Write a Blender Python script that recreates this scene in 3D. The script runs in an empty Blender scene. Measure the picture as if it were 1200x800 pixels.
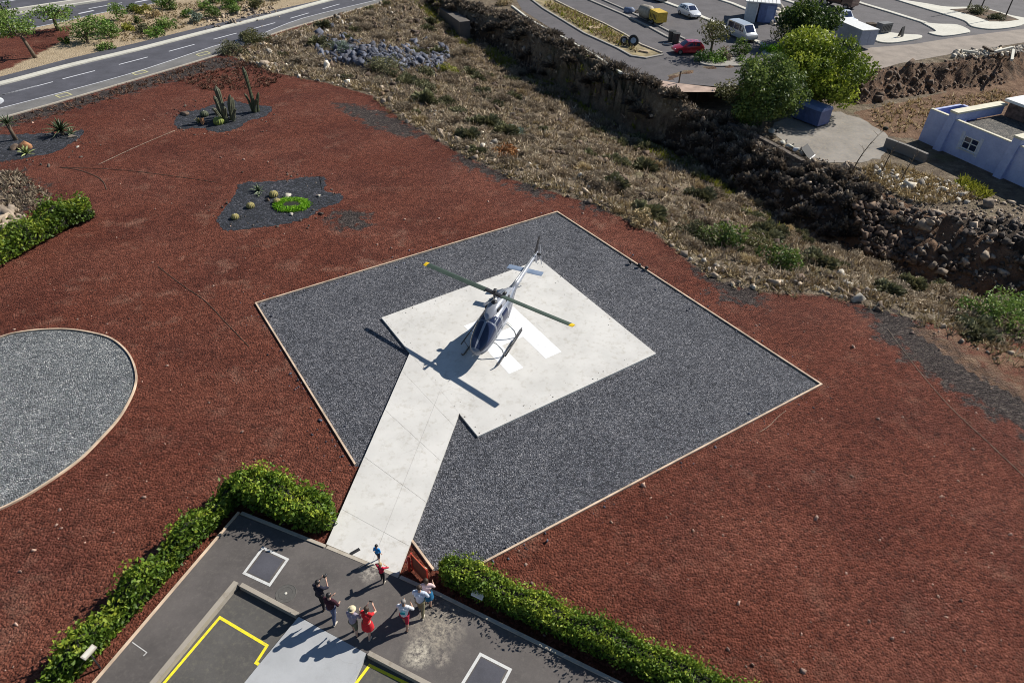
import bpy, bmesh, math, random
import numpy as np
from mathutils import Vector, Matrix

R = math.radians
random.seed(7)
rng = np.random.default_rng(11)
scene = bpy.context.scene
col = scene.collection

# ------------------------------------------------------------------ camera model
CAM_H, PITCH, ROLL, FPX = 25.0, R(38.8), R(1.45), 800.0
def P(px, py, z=0.0):
    """photo pixel (1200x800) -> world point on the plane of height z"""
    x = (px - 600) / FPX; y = -(py - 400) / FPX
    c, s = math.cos(ROLL), math.sin(ROLL)
    x, y = c * x - s * y, s * x + c * y
    dy = math.cos(PITCH) + y * math.sin(PITCH)
    dz = -math.sin(PITCH) + y * math.cos(PITCH)
    t = (z - CAM_H) / dz
    return Vector((x * t, dy * t, z))

cam_d = bpy.data.cameras.new('camera'); cam = bpy.data.objects.new('camera', cam_d); col.objects.link(cam)
cam_d.sensor_fit = 'HORIZONTAL'; cam_d.sensor_width = 36.0; cam_d.lens = 24.0
cam_d.clip_start = 0.1; cam_d.clip_end = 6000
fw = Vector((0, math.cos(PITCH), -math.sin(PITCH))); U = Vector((0, math.sin(PITCH), math.cos(PITCH))); X = Vector((1, 0, 0))
c, s = math.cos(ROLL), math.sin(ROLL)
right = X * c + U * s; up = U * c - X * s
cam.matrix_world = Matrix(((right.x, up.x, -fw.x, 0), (right.y, up.y, -fw.y, 0), (right.z, up.z, -fw.z, CAM_H), (0, 0, 0, 1)))
scene.camera = cam

# ------------------------------------------------------------------ numeric noise
def vnoise(x, y, seed=0):
    xi = np.floor(x).astype(np.int64); yi = np.floor(y).astype(np.int64)
    xf = x - xi; yf = y - yi
    xf = xf * xf * (3 - 2 * xf); yf = yf * yf * (3 - 2 * yf)
    def h(a, b):
        n = (a * 374761393 + b * 668265263 + seed * 974634777) & 0x7fffffff
        n = ((n ^ (n >> 13)) * 1274126177) & 0x7fffffff
        return ((n ^ (n >> 16)) & 0xffff) / 65535.0
    return (h(xi, yi) * (1 - xf) + h(xi + 1, yi) * xf) * (1 - yf) + (h(xi, yi + 1) * (1 - xf) + h(xi + 1, yi + 1) * xf) * yf
def fbm(x, y, seed=0, oct=4):
    r = 0; a = 0.5; tot = 0
    for i in range(oct):
        r = r + a * vnoise(x * 2 ** i, y * 2 ** i, seed + i * 17); tot += a; a *= 0.5
    return r / tot - 0.5

# ------------------------------------------------------------------ objects
def tag(o, label=None, cat=None, group=None, kind=None):
    if label: o['label'] = label
    if cat: o['category'] = cat
    if group: o['group'] = group
    if kind: o['kind'] = kind
    return o
def thing(name, label, cat, loc=(0, 0, 0), rz=0.0, group=None):
    o = bpy.data.objects.new(name, None); col.objects.link(o)
    o.empty_display_size = 0.2
    o.location = loc; o.rotation_euler = (0, 0, rz)
    return tag(o, label, cat, group)
def link(name, me, parent=None, loc=None):
    o = bpy.data.objects.new(name, me); col.objects.link(o)
    if parent is not None: o.parent = parent
    if loc is not None: o.location = loc
    return o
def dup(root, loc=None, rz=None, sc=None, label=None, group=None):
    r = root.copy(); col.objects.link(r)
    if loc is not None: r.location = loc
    if rz is not None: r.rotation_euler = (0, 0, rz)
    if sc is not None: r.scale = sc if hasattr(sc, '__len__') else (sc, sc, sc)
    if label: r['label'] = label
    if group: r['group'] = group
    for ch in list(root.children):
        k = ch.copy(); col.objects.link(k); k.parent = r
        for g in list(ch.children):
            d = g.copy(); col.objects.link(d); d.parent = k
    return r
def fin(name, bm, m, parent=None, smooth=False, loc=None, bevel=0, angle=None):
    """link a bmesh as one mesh object"""
    if bevel:
        ed = [e for e in bm.edges if len(e.link_faces) == 2 and e.calc_face_angle(0) > 0.6]
        bmesh.ops.bevel(bm, geom=ed, offset=bevel, segments=2, affect='EDGES', profile=0.6, clamp_overlap=True)
    bmesh.ops.recalc_face_normals(bm, faces=bm.faces)
    me = bpy.data.meshes.new(name); bm.to_mesh(me); bm.free()
    for mm in (m if isinstance(m, (list, tuple)) else [m]): me.materials.append(mm)
    if smooth:
        me.polygons.foreach_set('use_smooth', [True] * len(me.polygons))
        if angle: me.set_sharp_from_angle(angle=angle)
    return link(name, me, parent, loc)
def np_mesh(name, verts, faces, m, parent=None, tint=None, smooth=False, colors=None, matidx=None):
    me = bpy.data.meshes.new(name)
    verts = np.asarray(verts, np.float32); faces = np.asarray(faces, np.int32)
    k = faces.shape[1]
    me.vertices.add(len(verts)); me.vertices.foreach_set('co', verts.ravel())
    me.loops.add(faces.size); me.loops.foreach_set('vertex_index', faces.ravel())
    me.polygons.add(len(faces)); me.polygons.foreach_set('loop_start', np.arange(0, faces.size, k, dtype=np.int32))
    if smooth: me.polygons.foreach_set('use_smooth', np.ones(len(faces), bool))
    for mm in (m if isinstance(m, (list, tuple)) else [m]): me.materials.append(mm)
    if matidx is not None: me.polygons.foreach_set('material_index', np.asarray(matidx, np.int32))
    me.update(calc_edges=True)
    if tint is not None:
        a = me.attributes.new('tint', 'FLOAT', 'POINT'); a.data.foreach_set('value', np.asarray(tint, np.float32))
    for nm, c4 in (colors or {}).items():
        a = me.attributes.new(nm, 'FLOAT_COLOR', 'POINT'); a.data.foreach_set('color', np.asarray(c4, np.float32).ravel())
    me.validate()
    return link(name, me, parent) if parent is not False else me

# bmesh shapes
def box(bm, x0, x1, y0, y1, z0, z1, mtx=None):
    vs = [bm.verts.new((x, y, z)) for z in (z0, z1) for x, y in ((x0, y0), (x1, y0), (x1, y1), (x0, y1))]
    fs = [(0, 3, 2, 1), (4, 5, 6, 7), (0, 1, 5, 4), (1, 2, 6, 5), (2, 3, 7, 6), (3, 0, 4, 7)]
    for f in fs: bm.faces.new([vs[i] for i in f])
    if mtx is not None: bmesh.ops.transform(bm, matrix=mtx, verts=vs)
    return vs
def tube(bm, pts, rad, n=8, caps=True):
    pts = [Vector(p) for p in pts]
    if not hasattr(rad, '__len__'): rad = [rad] * len(pts)
    rings = []; ref = None
    for i, p in enumerate(pts):
        d = (pts[min(i + 1, len(pts) - 1)] - pts[max(i - 1, 0)]).normalized()
        if ref is None: ref = d.orthogonal().normalized()
        ref = (ref - d * ref.dot(d)); ref = ref.normalized() if ref.length > 1e-6 else d.orthogonal().normalized()
        b = d.cross(ref)
        rings.append([bm.verts.new(p + (ref * math.cos(2 * math.pi * k / n) + b * math.sin(2 * math.pi * k / n)) * rad[i]) for k in range(n)])
    for a, b in zip(rings, rings[1:]):
        for k in range(n): bm.faces.new((a[k], a[(k + 1) % n], b[(k + 1) % n], b[k]))
    if caps: bm.faces.new(rings[0][::-1]); bm.faces.new(rings[-1])
def loft(bm, rings, caps=True, close=True):
    rr = [[bm.verts.new(p) for p in r] for r in rings]; n = len(rr[0])
    for a, b in zip(rr, rr[1:]):
        for k in range(n if close else n - 1): bm.faces.new((a[k], a[(k + 1) % n], b[(k + 1) % n], b[k]))
    if caps: bm.faces.new(rr[0][::-1]); bm.faces.new(rr[-1])
    return rr
def prism(bm, poly, z0, z1):
    a = [bm.verts.new((p[0], p[1], z0)) for p in poly]; b = [bm.verts.new((p[0], p[1], z1)) for p in poly]; n = len(poly)
    bm.faces.new(b); bm.faces.new(a[::-1])
    for k in range(n): bm.faces.new((a[k], a[(k + 1) % n], b[(k + 1) % n], b[k]))
def ball(bm, ctr, r, sub=2, sc=(1, 1, 1)):
    mt = Matrix.Translation(ctr) @ Matrix.Diagonal((sc[0] * r, sc[1] * r, sc[2] * r, 1))
    bmesh.ops.create_icosphere(bm, subdivisions=sub, radius=1, matrix=mt)

# ------------------------------------------------------------------ materials
def new_mat(name):
    m = bpy.data.materials.new(name); m.use_nodes = True
    nt = m.node_tree; b = nt.nodes['Principled BSDF']
    return m, nt, b
def nd(nt, typ, **kw):
    n = nt.nodes.new(typ)
    for k, v in kw.items():
        if k in n.inputs: n.inputs[k].default_value = v
        else: setattr(n, k, v)
    return n
def ramp(nt, src, stops):
    r = nt.nodes.new('ShaderNodeValToRGB'); el = r.color_ramp.elements
    while len(el) < len(stops): el.new(0.5)
    for e, (p, c4) in zip(el, stops):
        e.position = p; e.color = (c4[0], c4[1], c4[2], 1) if hasattr(c4, '__len__') else (c4, c4, c4, 1)
    nt.links.new(src, r.inputs[0]); return r
def mixc(nt, f, a, b, mode='MIX'):
    m = nt.nodes.new('ShaderNodeMix'); m.data_type = 'RGBA'; m.blend_type = mode
    for sock, v in ((m.inputs[0], f), (m.inputs[6], a), (m.inputs[7], b)):
        if hasattr(v, 'links'): nt.links.new(v, sock)
        elif hasattr(v, '__len__'): sock.default_value = (v[0], v[1], v[2], 1)
        else: sock.default_value = v
    return m.outputs[2]
def mth(nt, op, a, b=0.0, clamp=False):
    m = nt.nodes.new('ShaderNodeMath'); m.operation = op; m.use_clamp = clamp
    for sock, v in ((m.inputs[0], a), (m.inputs[1], b)):
        if hasattr(v, 'links'): nt.links.new(v, sock)
        else: sock.default_value = v
    return m.outputs[0]
def pos(nt):
    return nt.nodes.new('ShaderNodeNewGeometry').outputs['Position']
def objc(nt):
    return nt.nodes.new('ShaderNodeTexCoord').outputs['Object']
def noise(nt, vec, scale, detail=4, rough=0.55, out=0):
    n = nd(nt, 'ShaderNodeTexNoise', Scale=scale, Detail=detail, Roughness=rough); nt.links.new(vec, n.inputs['Vector']); return n.outputs[out]
def voro(nt, vec, scale, out='Color', feature='F1'):
    n = nd(nt, 'ShaderNodeTexVoronoi', Scale=scale); n.feature = feature; nt.links.new(vec, n.inputs['Vector']); return n.outputs[out]
def bump(nt, b, h, strength=0.5, dist=0.05, prev=None):
    n = nd(nt, 'ShaderNodeBump', Strength=strength, Distance=dist); nt.links.new(h, n.inputs['Height'])
    if prev is not None: nt.links.new(prev, n.inputs['Normal'])
    nt.links.new(n.outputs[0], b.inputs['Normal']); return n.outputs[0]
def simple(name, c0, rough=0.6, metal=0.0, var=0.12, scale=3.0, spec=0.5, bmp=0.0, coat=0.0, world=False):
    """plain stuff with a little procedural unevenness"""
    m, nt, b = new_mat(name)
    v = pos(nt) if world else objc(nt)
    n = noise(nt, v, scale, 5)
    r = ramp(nt, n, [(0.25, [x * (1 - var * 1.6) for x in c0]), (0.75, [min(1, x * (1 + var)) for x in c0])])
    nt.links.new(r.outputs[0], b.inputs['Base Color'])
    rr = mth(nt, 'MULTIPLY_ADD', n, 0.15); nt.nodes[-1].inputs[2].default_value = rough - 0.07
    nt.links.new(rr, b.inputs['Roughness'])
    b.inputs['Metallic'].default_value = metal; b.inputs['Specular IOR Level'].default_value = spec
    b.inputs['Coat Weight'].default_value = coat
    if bmp: bump(nt, b, noise(nt, v, scale * 6, 3), bmp, 0.02)
    return m
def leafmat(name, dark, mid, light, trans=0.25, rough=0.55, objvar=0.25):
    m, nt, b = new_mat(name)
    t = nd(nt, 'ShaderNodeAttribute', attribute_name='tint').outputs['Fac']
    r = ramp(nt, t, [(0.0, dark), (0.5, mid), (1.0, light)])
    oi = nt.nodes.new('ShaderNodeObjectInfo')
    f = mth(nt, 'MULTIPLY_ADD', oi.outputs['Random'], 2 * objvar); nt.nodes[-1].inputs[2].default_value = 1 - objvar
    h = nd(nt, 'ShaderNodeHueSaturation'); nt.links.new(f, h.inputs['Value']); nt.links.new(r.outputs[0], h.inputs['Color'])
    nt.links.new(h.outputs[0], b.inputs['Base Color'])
    b.inputs['Roughness'].default_value = rough; b.inputs['Specular IOR Level'].default_value = 0.35
    tr = nt.nodes.new('ShaderNodeBsdfTranslucent'); nt.links.new(h.outputs[0], tr.inputs[0])
    mx = nd(nt, 'ShaderNodeMixShader'); mx.inputs[0].default_value = trans
    nt.links.new(b.outputs[0], mx.inputs[1]); nt.links.new(tr.outputs[0], mx.inputs[2])
    nt.links.new(mx.outputs[0], nt.nodes['Material Output'].inputs[0])
    return m

MT = {}
def gravel(name, stops, scale=8.0, bstr=0.8, bdist=0.06):
    m, nt, b = new_mat(name); p = pos(nt)
    jit = mixc(nt, 0.08, p, noise(nt, p, 5.0, 2, out=1), 'ADD')
    cell = voro(nt, jit, scale, 'Color'); sp = nd(nt, 'ShaderNodeSeparateColor'); nt.links.new(cell, sp.inputs[0])
    big = noise(nt, p, 0.35, 4)
    v = mth(nt, 'ADD', mth(nt, 'MULTIPLY', sp.outputs[0], 0.8), mth(nt, 'MULTIPLY', big, 0.4))
    v = mth(nt, 'SUBTRACT', v, 0.1)
    r = ramp(nt, v, stops)
    gap = ramp(nt, voro(nt, jit, scale, 'Distance', 'DISTANCE_TO_EDGE'), [(0.0, 0.2), (0.14, 1.0)])
    cc = mixc(nt, 0.8, r.outputs[0], gap.outputs[0], 'MULTIPLY')
    hue = noise(nt, p, 2.2, 3)
    cc = mixc(nt, mth(nt, 'MULTIPLY', hue, 0.35), cc, mixc(nt, 1.0, cc, (1.15, 0.98, 0.82), 'MULTIPLY'))
    nt.links.new(cc, b.inputs['Base Color']); b.inputs['Roughness'].default_value = 0.9
    d = voro(nt, jit, scale, 'Distance')
    n1 = bump(nt, b, d, -bstr, bdist) if False else None
    hh = mth(nt, 'ADD', mth(nt, 'MULTIPLY', d, -1.0), mth(nt, 'MULTIPLY', sp.outputs[1], 0.5))
    bump(nt, b, hh, bstr, bdist)
    return m
MT['pad_gravel'] = gravel('pad_gravel', [(0.12, (0.03, 0.033, 0.043)), (0.45, (0.085, 0.092, 0.112)), (0.74, (0.165, 0.172, 0.198)), (0.98, (0.27, 0.275, 0.295))], scale=14, bstr=1.0)
MT['round_gravel'] = gravel('round_gravel', [(0.1, (0.07, 0.08, 0.09)), (0.45, (0.17, 0.188, 0.2)), (0.72, (0.28, 0.3, 0.31)), (0.95, (0.52, 0.53, 0.52))], scale=14, bstr=1.0)
MT['dark_gravel'] = gravel('dark_gravel', [(0.1, (0.007, 0.009, 0.013)), (0.5, (0.022, 0.026, 0.037)), (0.8, (0.045, 0.05, 0.066)), (1.0, (0.12, 0.12, 0.14))], scale=7)

def concrete(name, c0=(0.63, 0.615, 0.58), dirt=0.36):
    m, nt, b = new_mat(name); p = pos(nt)
    n1 = noise(nt, p, 0.45, 6, 0.6); n2 = noise(nt, p, 3.0, 6, 0.65); n3 = noise(nt, p, 40, 2)
    r1 = ramp(nt, n1, [(0.35, [x * 0.86 for x in c0]), (0.62, c0)])
    st = ramp(nt, n2, [(0.28, (0.74, 0.71, 0.66)), (0.48, (1, 1, 1))])
    cc = mixc(nt, dirt * 2, r1.outputs[0], st.outputs[0], 'MULTIPLY')
    w = nd(nt, 'ShaderNodeTexVoronoi', Scale=0.7); w.feature = 'DISTANCE_TO_EDGE'
    nt.links.new(mixc(nt, 0.35, p, noise(nt, p, 1.3, 5, out=1), 'ADD'), w.inputs['Vector'])
    crack = ramp(nt, w.outputs['Distance'], [(0.0, 0.7), (0.008, 1.0)])
    msk = ramp(nt, noise(nt, p, 0.25, 2), [(0.52, 0.0), (0.6, 0.55)])
    cc = mixc(nt, msk.outputs[0], cc, mixc(nt, 1.0, cc, crack.outputs[0], 'MULTIPLY'))
    nt.links.new(cc, b.inputs['Base Color']); b.inputs['Roughness'].default_value = 0.85
    bump(nt, b, mth(nt, 'ADD', n3, mth(nt, 'MULTIPLY', n2, 2.0)), 0.25, 0.01)
    return m
MT['concrete'] = concrete('pale_concrete')
MT['concrete_ramp'] = concrete('ramp_concrete', (0.44, 0.45, 0.46), 0.12)
MT['kerb'] = concrete('kerb_concrete', (0.45, 0.4, 0.33), 0.4)
MT['bay_kerb'] = concrete('bay_kerb', (0.36, 0.32, 0.265), 0.5)
MT['white_kerb'] = concrete('white_kerb', (0.62, 0.6, 0.52), 0.4)
MT['grey_kerb'] = concrete('grey_kerb', (0.33, 0.31, 0.28), 0.4)
MT['edging'] = simple('edging_board', (0.62, 0.47, 0.34), 0.8, var=0.3, scale=1.2, world=True)

def asphalt(name, c0=(0.07, 0.065, 0.066), stain=(0.12, 0.11, 0.1), wear=0.5, stains=()):
    m, nt, b = new_mat(name); p = pos(nt)
    n1 = noise(nt, p, 0.5, 6, 0.65); n2 = noise(nt, p, 5, 5, 0.7); n3 = noise(nt, p, 60, 2)
    r = ramp(nt, n1, [(0.3, [x * 0.75 for x in c0]), (0.7, [x * 1.25 for x in c0])])
    f = ramp(nt, n2, [(0.5, 0.0), (0.75, wear)])
    cc = mixc(nt, f.outputs[0], r.outputs[0], stain)
    g = ramp(nt, n3, [(0.35, 0.75), (0.65, 1.25)])
    cc = mixc(nt, 0.5, cc, g.outputs[0], 'MULTIPLY')
    for (ctr, rad, am, cst) in stains:
        vd = nd(nt, 'ShaderNodeVectorMath'); vd.operation = 'DISTANCE'; nt.links.new(mixc(nt, 0.5, p, noise(nt, p, 1.6, 5, 0.7, out=1), 'ADD'), vd.inputs[0]); vd.inputs[1].default_value = (ctr[0] + 0.25, ctr[1] + 0.25, ctr[2] + 0.25)
        dm = ramp(nt, mth(nt, 'DIVIDE', vd.outputs['Value'], rad), [(0.35, 1.0), (1.0, 0.0)])
        sp_ = ramp(nt, mth(nt, 'ADD', mth(nt, 'MULTIPLY', n2, 0.6), mth(nt, 'MULTIPLY', noise(nt, p, 16, 4, 0.75), 0.5)), [(0.46, 0.0), (0.66, 1.0)])
        cc = mixc(nt, mth(nt, 'MULTIPLY', mth(nt, 'MULTIPLY', dm.outputs[0], sp_.outputs[0]), am), cc, cst)
    nt.links.new(cc, b.inputs['Base Color']); b.inputs['Roughness'].default_value = 0.88
    bump(nt, b, n3, 0.35, 0.01)
    return m
MT['yard'] = asphalt('yard_asphalt', (0.1, 0.089, 0.084), (0.15, 0.135, 0.12), 0.6, [(P(512, 736, 0.22), 1.25, 0.75, (0.42, 0.37, 0.29)), (P(490, 766, 0.22), 0.7, 0.95, (0.55, 0.5, 0.4)), (P(519, 772, 0.22), 0.4, 0.6, (0.42, 0.37, 0.3)), (P(434, 670, 0.22), 0.55, 0.8, (0.45, 0.41, 0.35)), (P(580, 800, 0.22), 0.5, 0.5, (0.35, 0.32, 0.26))])
MT['bay'] = asphalt('bay_asphalt', (0.085, 0.08, 0.074), (0.15, 0.14, 0.11), 0.7)
MT['road'] = asphalt('road_asphalt', (0.075, 0.075, 0.09), (0.1, 0.1, 0.115), 0.3)
MT['shoulder'] = asphalt('shoulder_asphalt', (0.16, 0.155, 0.15), (0.2, 0.19, 0.17), 0.4)
MT['lot'] = asphalt('lot_asphalt', (0.095, 0.088, 0.092), (0.17, 0.15, 0.14), 0.6)
MT['yard_paving'] = asphalt('worn_paving', (0.23, 0.21, 0.185), (0.34, 0.28, 0.2), 0.95)
MT['dirt_track'] = asphalt('dirt_track', (0.25, 0.21, 0.175), (0.34, 0.28, 0.22), 0.6)

def paint(name, c0, wear=0.5, scale=6.0):
    m, nt, b = new_mat(name); p = pos(nt)
    n = noise(nt, p, scale, 6, 0.7)
    f = ramp(nt, n, [(0.5, 0.0), (0.8, wear)])
    cc = mixc(nt, f.outputs[0], c0, (0.14, 0.13, 0.12))
    nt.links.new(cc, b.inputs['Base Color']); b.inputs['Roughness'].default_value = 0.7
    return m
MT['white_paint'] = paint('white_paint', (0.6, 0.6, 0.58), 0.55)
MT['h_paint'] = paint('bright_white_paint', (0.82, 0.83, 0.84), 0.35, 4.0)
MT['yellow_paint'] = paint('yellow_paint', (0.85, 0.72, 0.02), 0.75, 9.0)
MT['road_paint'] = paint('road_paint', (0.62, 0.63, 0.66), 0.3)
MT['faded_yellow'] = paint('faded_yellow_paint', (0.5, 0.47, 0.25), 0.5)

def ground_mat():
    m, nt, b = new_mat('ground'); p = pos(nt)
    A = nd(nt, 'ShaderNodeAttribute', attribute_name='zone_a'); sa = nd(nt, 'ShaderNodeSeparateColor'); nt.links.new(A.outputs['Color'], sa.inputs[0])
    B = nd(nt, 'ShaderNodeAttribute', attribute_name='zone_b'); sb = nd(nt, 'ShaderNodeSeparateColor'); nt.links.new(B.outputs['Color'], sb.inputs[0])
    n_edge = noise(nt, p, 1.1, 6, 0.7); n_big = noise(nt, p, 0.13, 5, 0.6); n_mid = noise(nt, p, 0.9, 6, 0.7); n_f = noise(nt, p, 9, 5, 0.7)
    def w(sock, k=0.8):
        v = mth(nt, 'ADD', sock, mth(nt, 'MULTIPLY', mth(nt, 'SUBTRACT', n_edge, 0.5), k))
        return ramp(nt, v, [(0.4, 0.0), (0.6, 1.0)]).outputs[0]
    # red cinder
    jit = mixc(nt, 0.12, p, noise(nt, p, 3.0, 3, out=1), 'ADD')
    cell = voro(nt, jit, 9.0, 'Color'); sc = nd(nt, 'ShaderNodeSeparateColor'); nt.links.new(cell, sc.inputs[0])
    d1 = voro(nt, jit, 9.0, 'Distance'); d2 = voro(nt, jit, 21, 'Distance')
    v = mth(nt, 'ADD', mth(nt, 'MULTIPLY', sc.outputs[0], 0.55), mth(nt, 'MULTIPLY', n_f, 0.5))
    red = ramp(nt, v, [(0.12, (0.038, 0.0115, 0.0075)), (0.5, (0.116, 0.0325, 0.0185)), (0.8, (0.17, 0.054, 0.033)), (1.0, (0.29, 0.135, 0.092))]).outputs[0]
    red = mixc(nt, ramp(nt, n_big, [(0.4, 0.0), (0.62, 0.9)]).outputs[0], red, mixc(nt, 1.0, red, (1.22, 1.4, 1.5), 'MULTIPLY'))
    red = mixc(nt, ramp(nt, noise(nt, p, 0.22, 4), [(0.45, 0.0), (0.65, 0.8)]).outputs[0], red, mixc(nt, 1.0, red, (0.7, 0.66, 0.7), 'MULTIPLY'))
    # pale dusty trails
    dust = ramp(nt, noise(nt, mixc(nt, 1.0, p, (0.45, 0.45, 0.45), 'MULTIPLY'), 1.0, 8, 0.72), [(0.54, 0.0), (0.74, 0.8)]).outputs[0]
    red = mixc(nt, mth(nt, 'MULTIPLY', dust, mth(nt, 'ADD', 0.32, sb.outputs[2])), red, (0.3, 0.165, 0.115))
    mott = noise(nt, p, 2.6, 4, 0.65)
    red = mixc(nt, 0.55, red, mixc(nt, 1.0, red, ramp(nt, mott, [(0.3, (0.5, 0.48, 0.5)), (0.5, (1, 1, 1)), (0.72, (1.5, 1.55, 1.6))]).outputs[0], 'MULTIPLY'))
    # scrub soil
    scr = ramp(nt, n_mid, [(0.2, (0.06, 0.045, 0.033)), (0.38, (0.15, 0.113, 0.08)), (0.58, (0.27, 0.215, 0.15)), (0.78, (0.5, 0.43, 0.33))]).outputs[0]
    scr = mixc(nt, ramp(nt, n_f, [(0.4, 0.0), (0.7, 0.7)]).outputs[0], scr, mixc(nt, 1.0, scr, (0.45, 0.45, 0.45), 'MULTIPLY'))
    scr = mixc(nt, ramp(nt, noise(nt, p, 0.3, 4), [(0.55, 0.0), (0.7, 0.5)]).outputs[0], scr, (0.14, 0.135, 0.055))
    rock = ramp(nt, n_mid, [(0.25, (0.02, 0.015, 0.011)), (0.5, (0.06, 0.044, 0.033)), (0.78, (0.14, 0.105, 0.078))]).outputs[0]  # tone lowered to paint in the far bank's shade
    soil = ramp(nt, n_mid, [(0.25, (0.10, 0.055, 0.033)), (0.5, (0.2, 0.12, 0.075)), (0.8, (0.34, 0.23, 0.15))]).outputs[0]
    sand = ramp(nt, n_mid, [(0.25, (0.32, 0.24, 0.15)), (0.7, (0.5, 0.4, 0.27))]).outputs[0]
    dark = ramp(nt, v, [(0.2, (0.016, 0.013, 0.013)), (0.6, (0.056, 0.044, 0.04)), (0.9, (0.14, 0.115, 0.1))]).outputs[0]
    cc = mixc(nt, w(sb.outputs[0]), red, sand)
    cc = mixc(nt, w(sa.outputs[0]), cc, scr)
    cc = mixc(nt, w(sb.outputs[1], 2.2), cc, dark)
    cc = mixc(nt, w(sa.outputs[2]), cc, soil)
    cc = mixc(nt, w(sa.outputs[1]), cc, rock)
    nt.links.new(cc, b.inputs['Base Color']); b.inputs['Roughness'].default_value = 0.95; b.inputs['Specular IOR Level'].default_value = 0.2
    hh = mth(nt, 'ADD', mth(nt, 'MULTIPLY', d1, -1.0), mth(nt, 'ADD', mth(nt, 'MULTIPLY', d2, -0.35), mth(nt, 'MULTIPLY', n_f, 0.7)))
    n1 = bump(nt, b, hh, 0.9, 0.085)
    rough_amt = mth(nt, 'MULTIPLY', mth(nt, 'MAXIMUM', sa.outputs[0], sa.outputs[1]), n_mid)
    bump(nt, b, rough_amt, 1.0, 0.5, n1)
    return m
MT['ground'] = ground_mat()

MT['hedge'] = leafmat('hedge_leaf', (0.025, 0.06, 0.01), (0.135, 0.23, 0.02), (0.48, 0.53, 0.06))
MT['hedge_light'] = leafmat('bush_leaf_light', (0.03, 0.075, 0.012), (0.11, 0.22, 0.03), (0.32, 0.4, 0.07))
MT['tree_dark'] = leafmat('tree_leaf_dark', (0.018, 0.04, 0.01), (0.07, 0.125, 0.025), (0.22, 0.29, 0.05))
MT['tree_mid'] = leafmat('tree_leaf_mid', (0.025, 0.05, 0.012), (0.1, 0.155, 0.035), (0.3, 0.37, 0.08))
MT['tree_yellow'] = leafmat('tree_leaf_yellow', (0.04, 0.065, 0.01), (0.16, 0.22, 0.022), (0.44, 0.48, 0.06))
MT['tree_olive'] = leafmat('tree_leaf_olive', (0.05, 0.06, 0.02), (0.13, 0.13, 0.05), (0.25, 0.24, 0.09))
MT['verge_leaf'] = leafmat('verge_leaf', (0.04, 0.085, 0.015), (0.13, 0.22, 0.04), (0.3, 0.38, 0.1))
MT['dry_grey'] = leafmat('dry_grey_twig', (0.08, 0.06, 0.04), (0.31, 0.245, 0.17), (0.62, 0.52, 0.37), 0.1, 0.8)
MT['bank_bush'] = leafmat('bank_twig_shaded', (0.045, 0.035, 0.027), (0.165, 0.13, 0.098), (0.4, 0.33, 0.245), 0.1, 0.8)  # dry grey twig darkened, the bank's shade put into the colour
MT['dry_tan'] = leafmat('dry_tan_grass', (0.13, 0.09, 0.042), (0.36, 0.27, 0.14), (0.66, 0.54, 0.32), 0.15, 0.8)
MT['dry_olive'] = leafmat('dry_olive_leaf', (0.04, 0.042, 0.02), (0.135, 0.135, 0.065), (0.3, 0.29, 0.15), 0.15, 0.7)
MT['dry_rust'] = leafmat('dry_rust_leaf', (0.13, 0.045, 0.015), (0.28, 0.11, 0.035), (0.42, 0.22, 0.08), 0.15, 0.8)
MT['grey_green'] = leafmat('grey_green_leaf', (0.06, 0.08, 0.06), (0.16, 0.2, 0.15), (0.32, 0.38, 0.3), 0.1, 0.6)
MT['lime'] = leafmat('lime_ground_cover', (0.06, 0.16, 0.005), (0.18, 0.42, 0.01), (0.38, 0.6, 0.05), 0.3)
MT['yellow_grass'] = leafmat('yellow_green_grass', (0.1, 0.11, 0.01), (0.25, 0.26, 0.03), (0.42, 0.4, 0.08), 0.25)
MT['red_grass'] = leafmat('reddish_dry_grass', (0.06, 0.025, 0.018), (0.13, 0.065, 0.043), (0.24, 0.15, 0.095), 0.15, 0.8)
MT['core'] = simple('twig_core', (0.018, 0.02, 0.01), 0.9, var=0.4, scale=4)
MT['bark'] = simple('bark', (0.13, 0.095, 0.065), 0.9, var=0.4, scale=6, bmp=0.5)
MT['twig'] = simple('dry_twig', (0.2, 0.16, 0.12), 0.9, var=0.4, scale=6)
MT['rock_dark'] = simple('dark_basalt', (0.12, 0.097, 0.08), 0.9, var=0.5, scale=2.5, bmp=0.6)
MT['rock_blue'] = simple('blue_grey_rock', (0.11, 0.12, 0.16), 0.85, var=0.5, scale=2.0, bmp=0.6)
MT['rock_tan'] = simple('tan_rock', (0.36, 0.29, 0.22), 0.9, var=0.4, scale=2.5, bmp=0.5)
MT['rock_brown'] = simple('brown_rock', (0.165, 0.115, 0.082), 0.9, var=0.5, scale=2.0, bmp=0.6)
MT['rock_white'] = simple('white_rock', (0.55, 0.5, 0.42), 0.9, var=0.3, scale=2.5, bmp=0.4)
MT['rock_orange'] = simple('orange_rock', (0.42, 0.2, 0.09), 0.9, var=0.45, scale=2.5, bmp=0.4)
def tinted(m0):
    k = 'tinted_' + m0.name
    if k in MT: return MT[k]
    m = m0.copy(); m.name = k; nt = m.node_tree; b = nt.nodes['Principled BSDF']; src = b.inputs['Base Color'].links[0].from_socket
    t = nd(nt, 'ShaderNodeAttribute', attribute_name='tint').outputs['Fac']
    nt.links.new(mixc(nt, 1.0, src, ramp(nt, t, [(0.0, (0.4, 0.38, 0.38)), (0.5, (1, 1, 1)), (1.0, (1.9, 1.85, 1.75))]).outputs[0], 'MULTIPLY'), b.inputs['Base Color'])
    MT[k] = m; return m
MT['cactus'] = simple('cactus_skin', (0.075, 0.09, 0.045), 0.7, var=0.35, scale=5, bmp=0.3)
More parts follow.
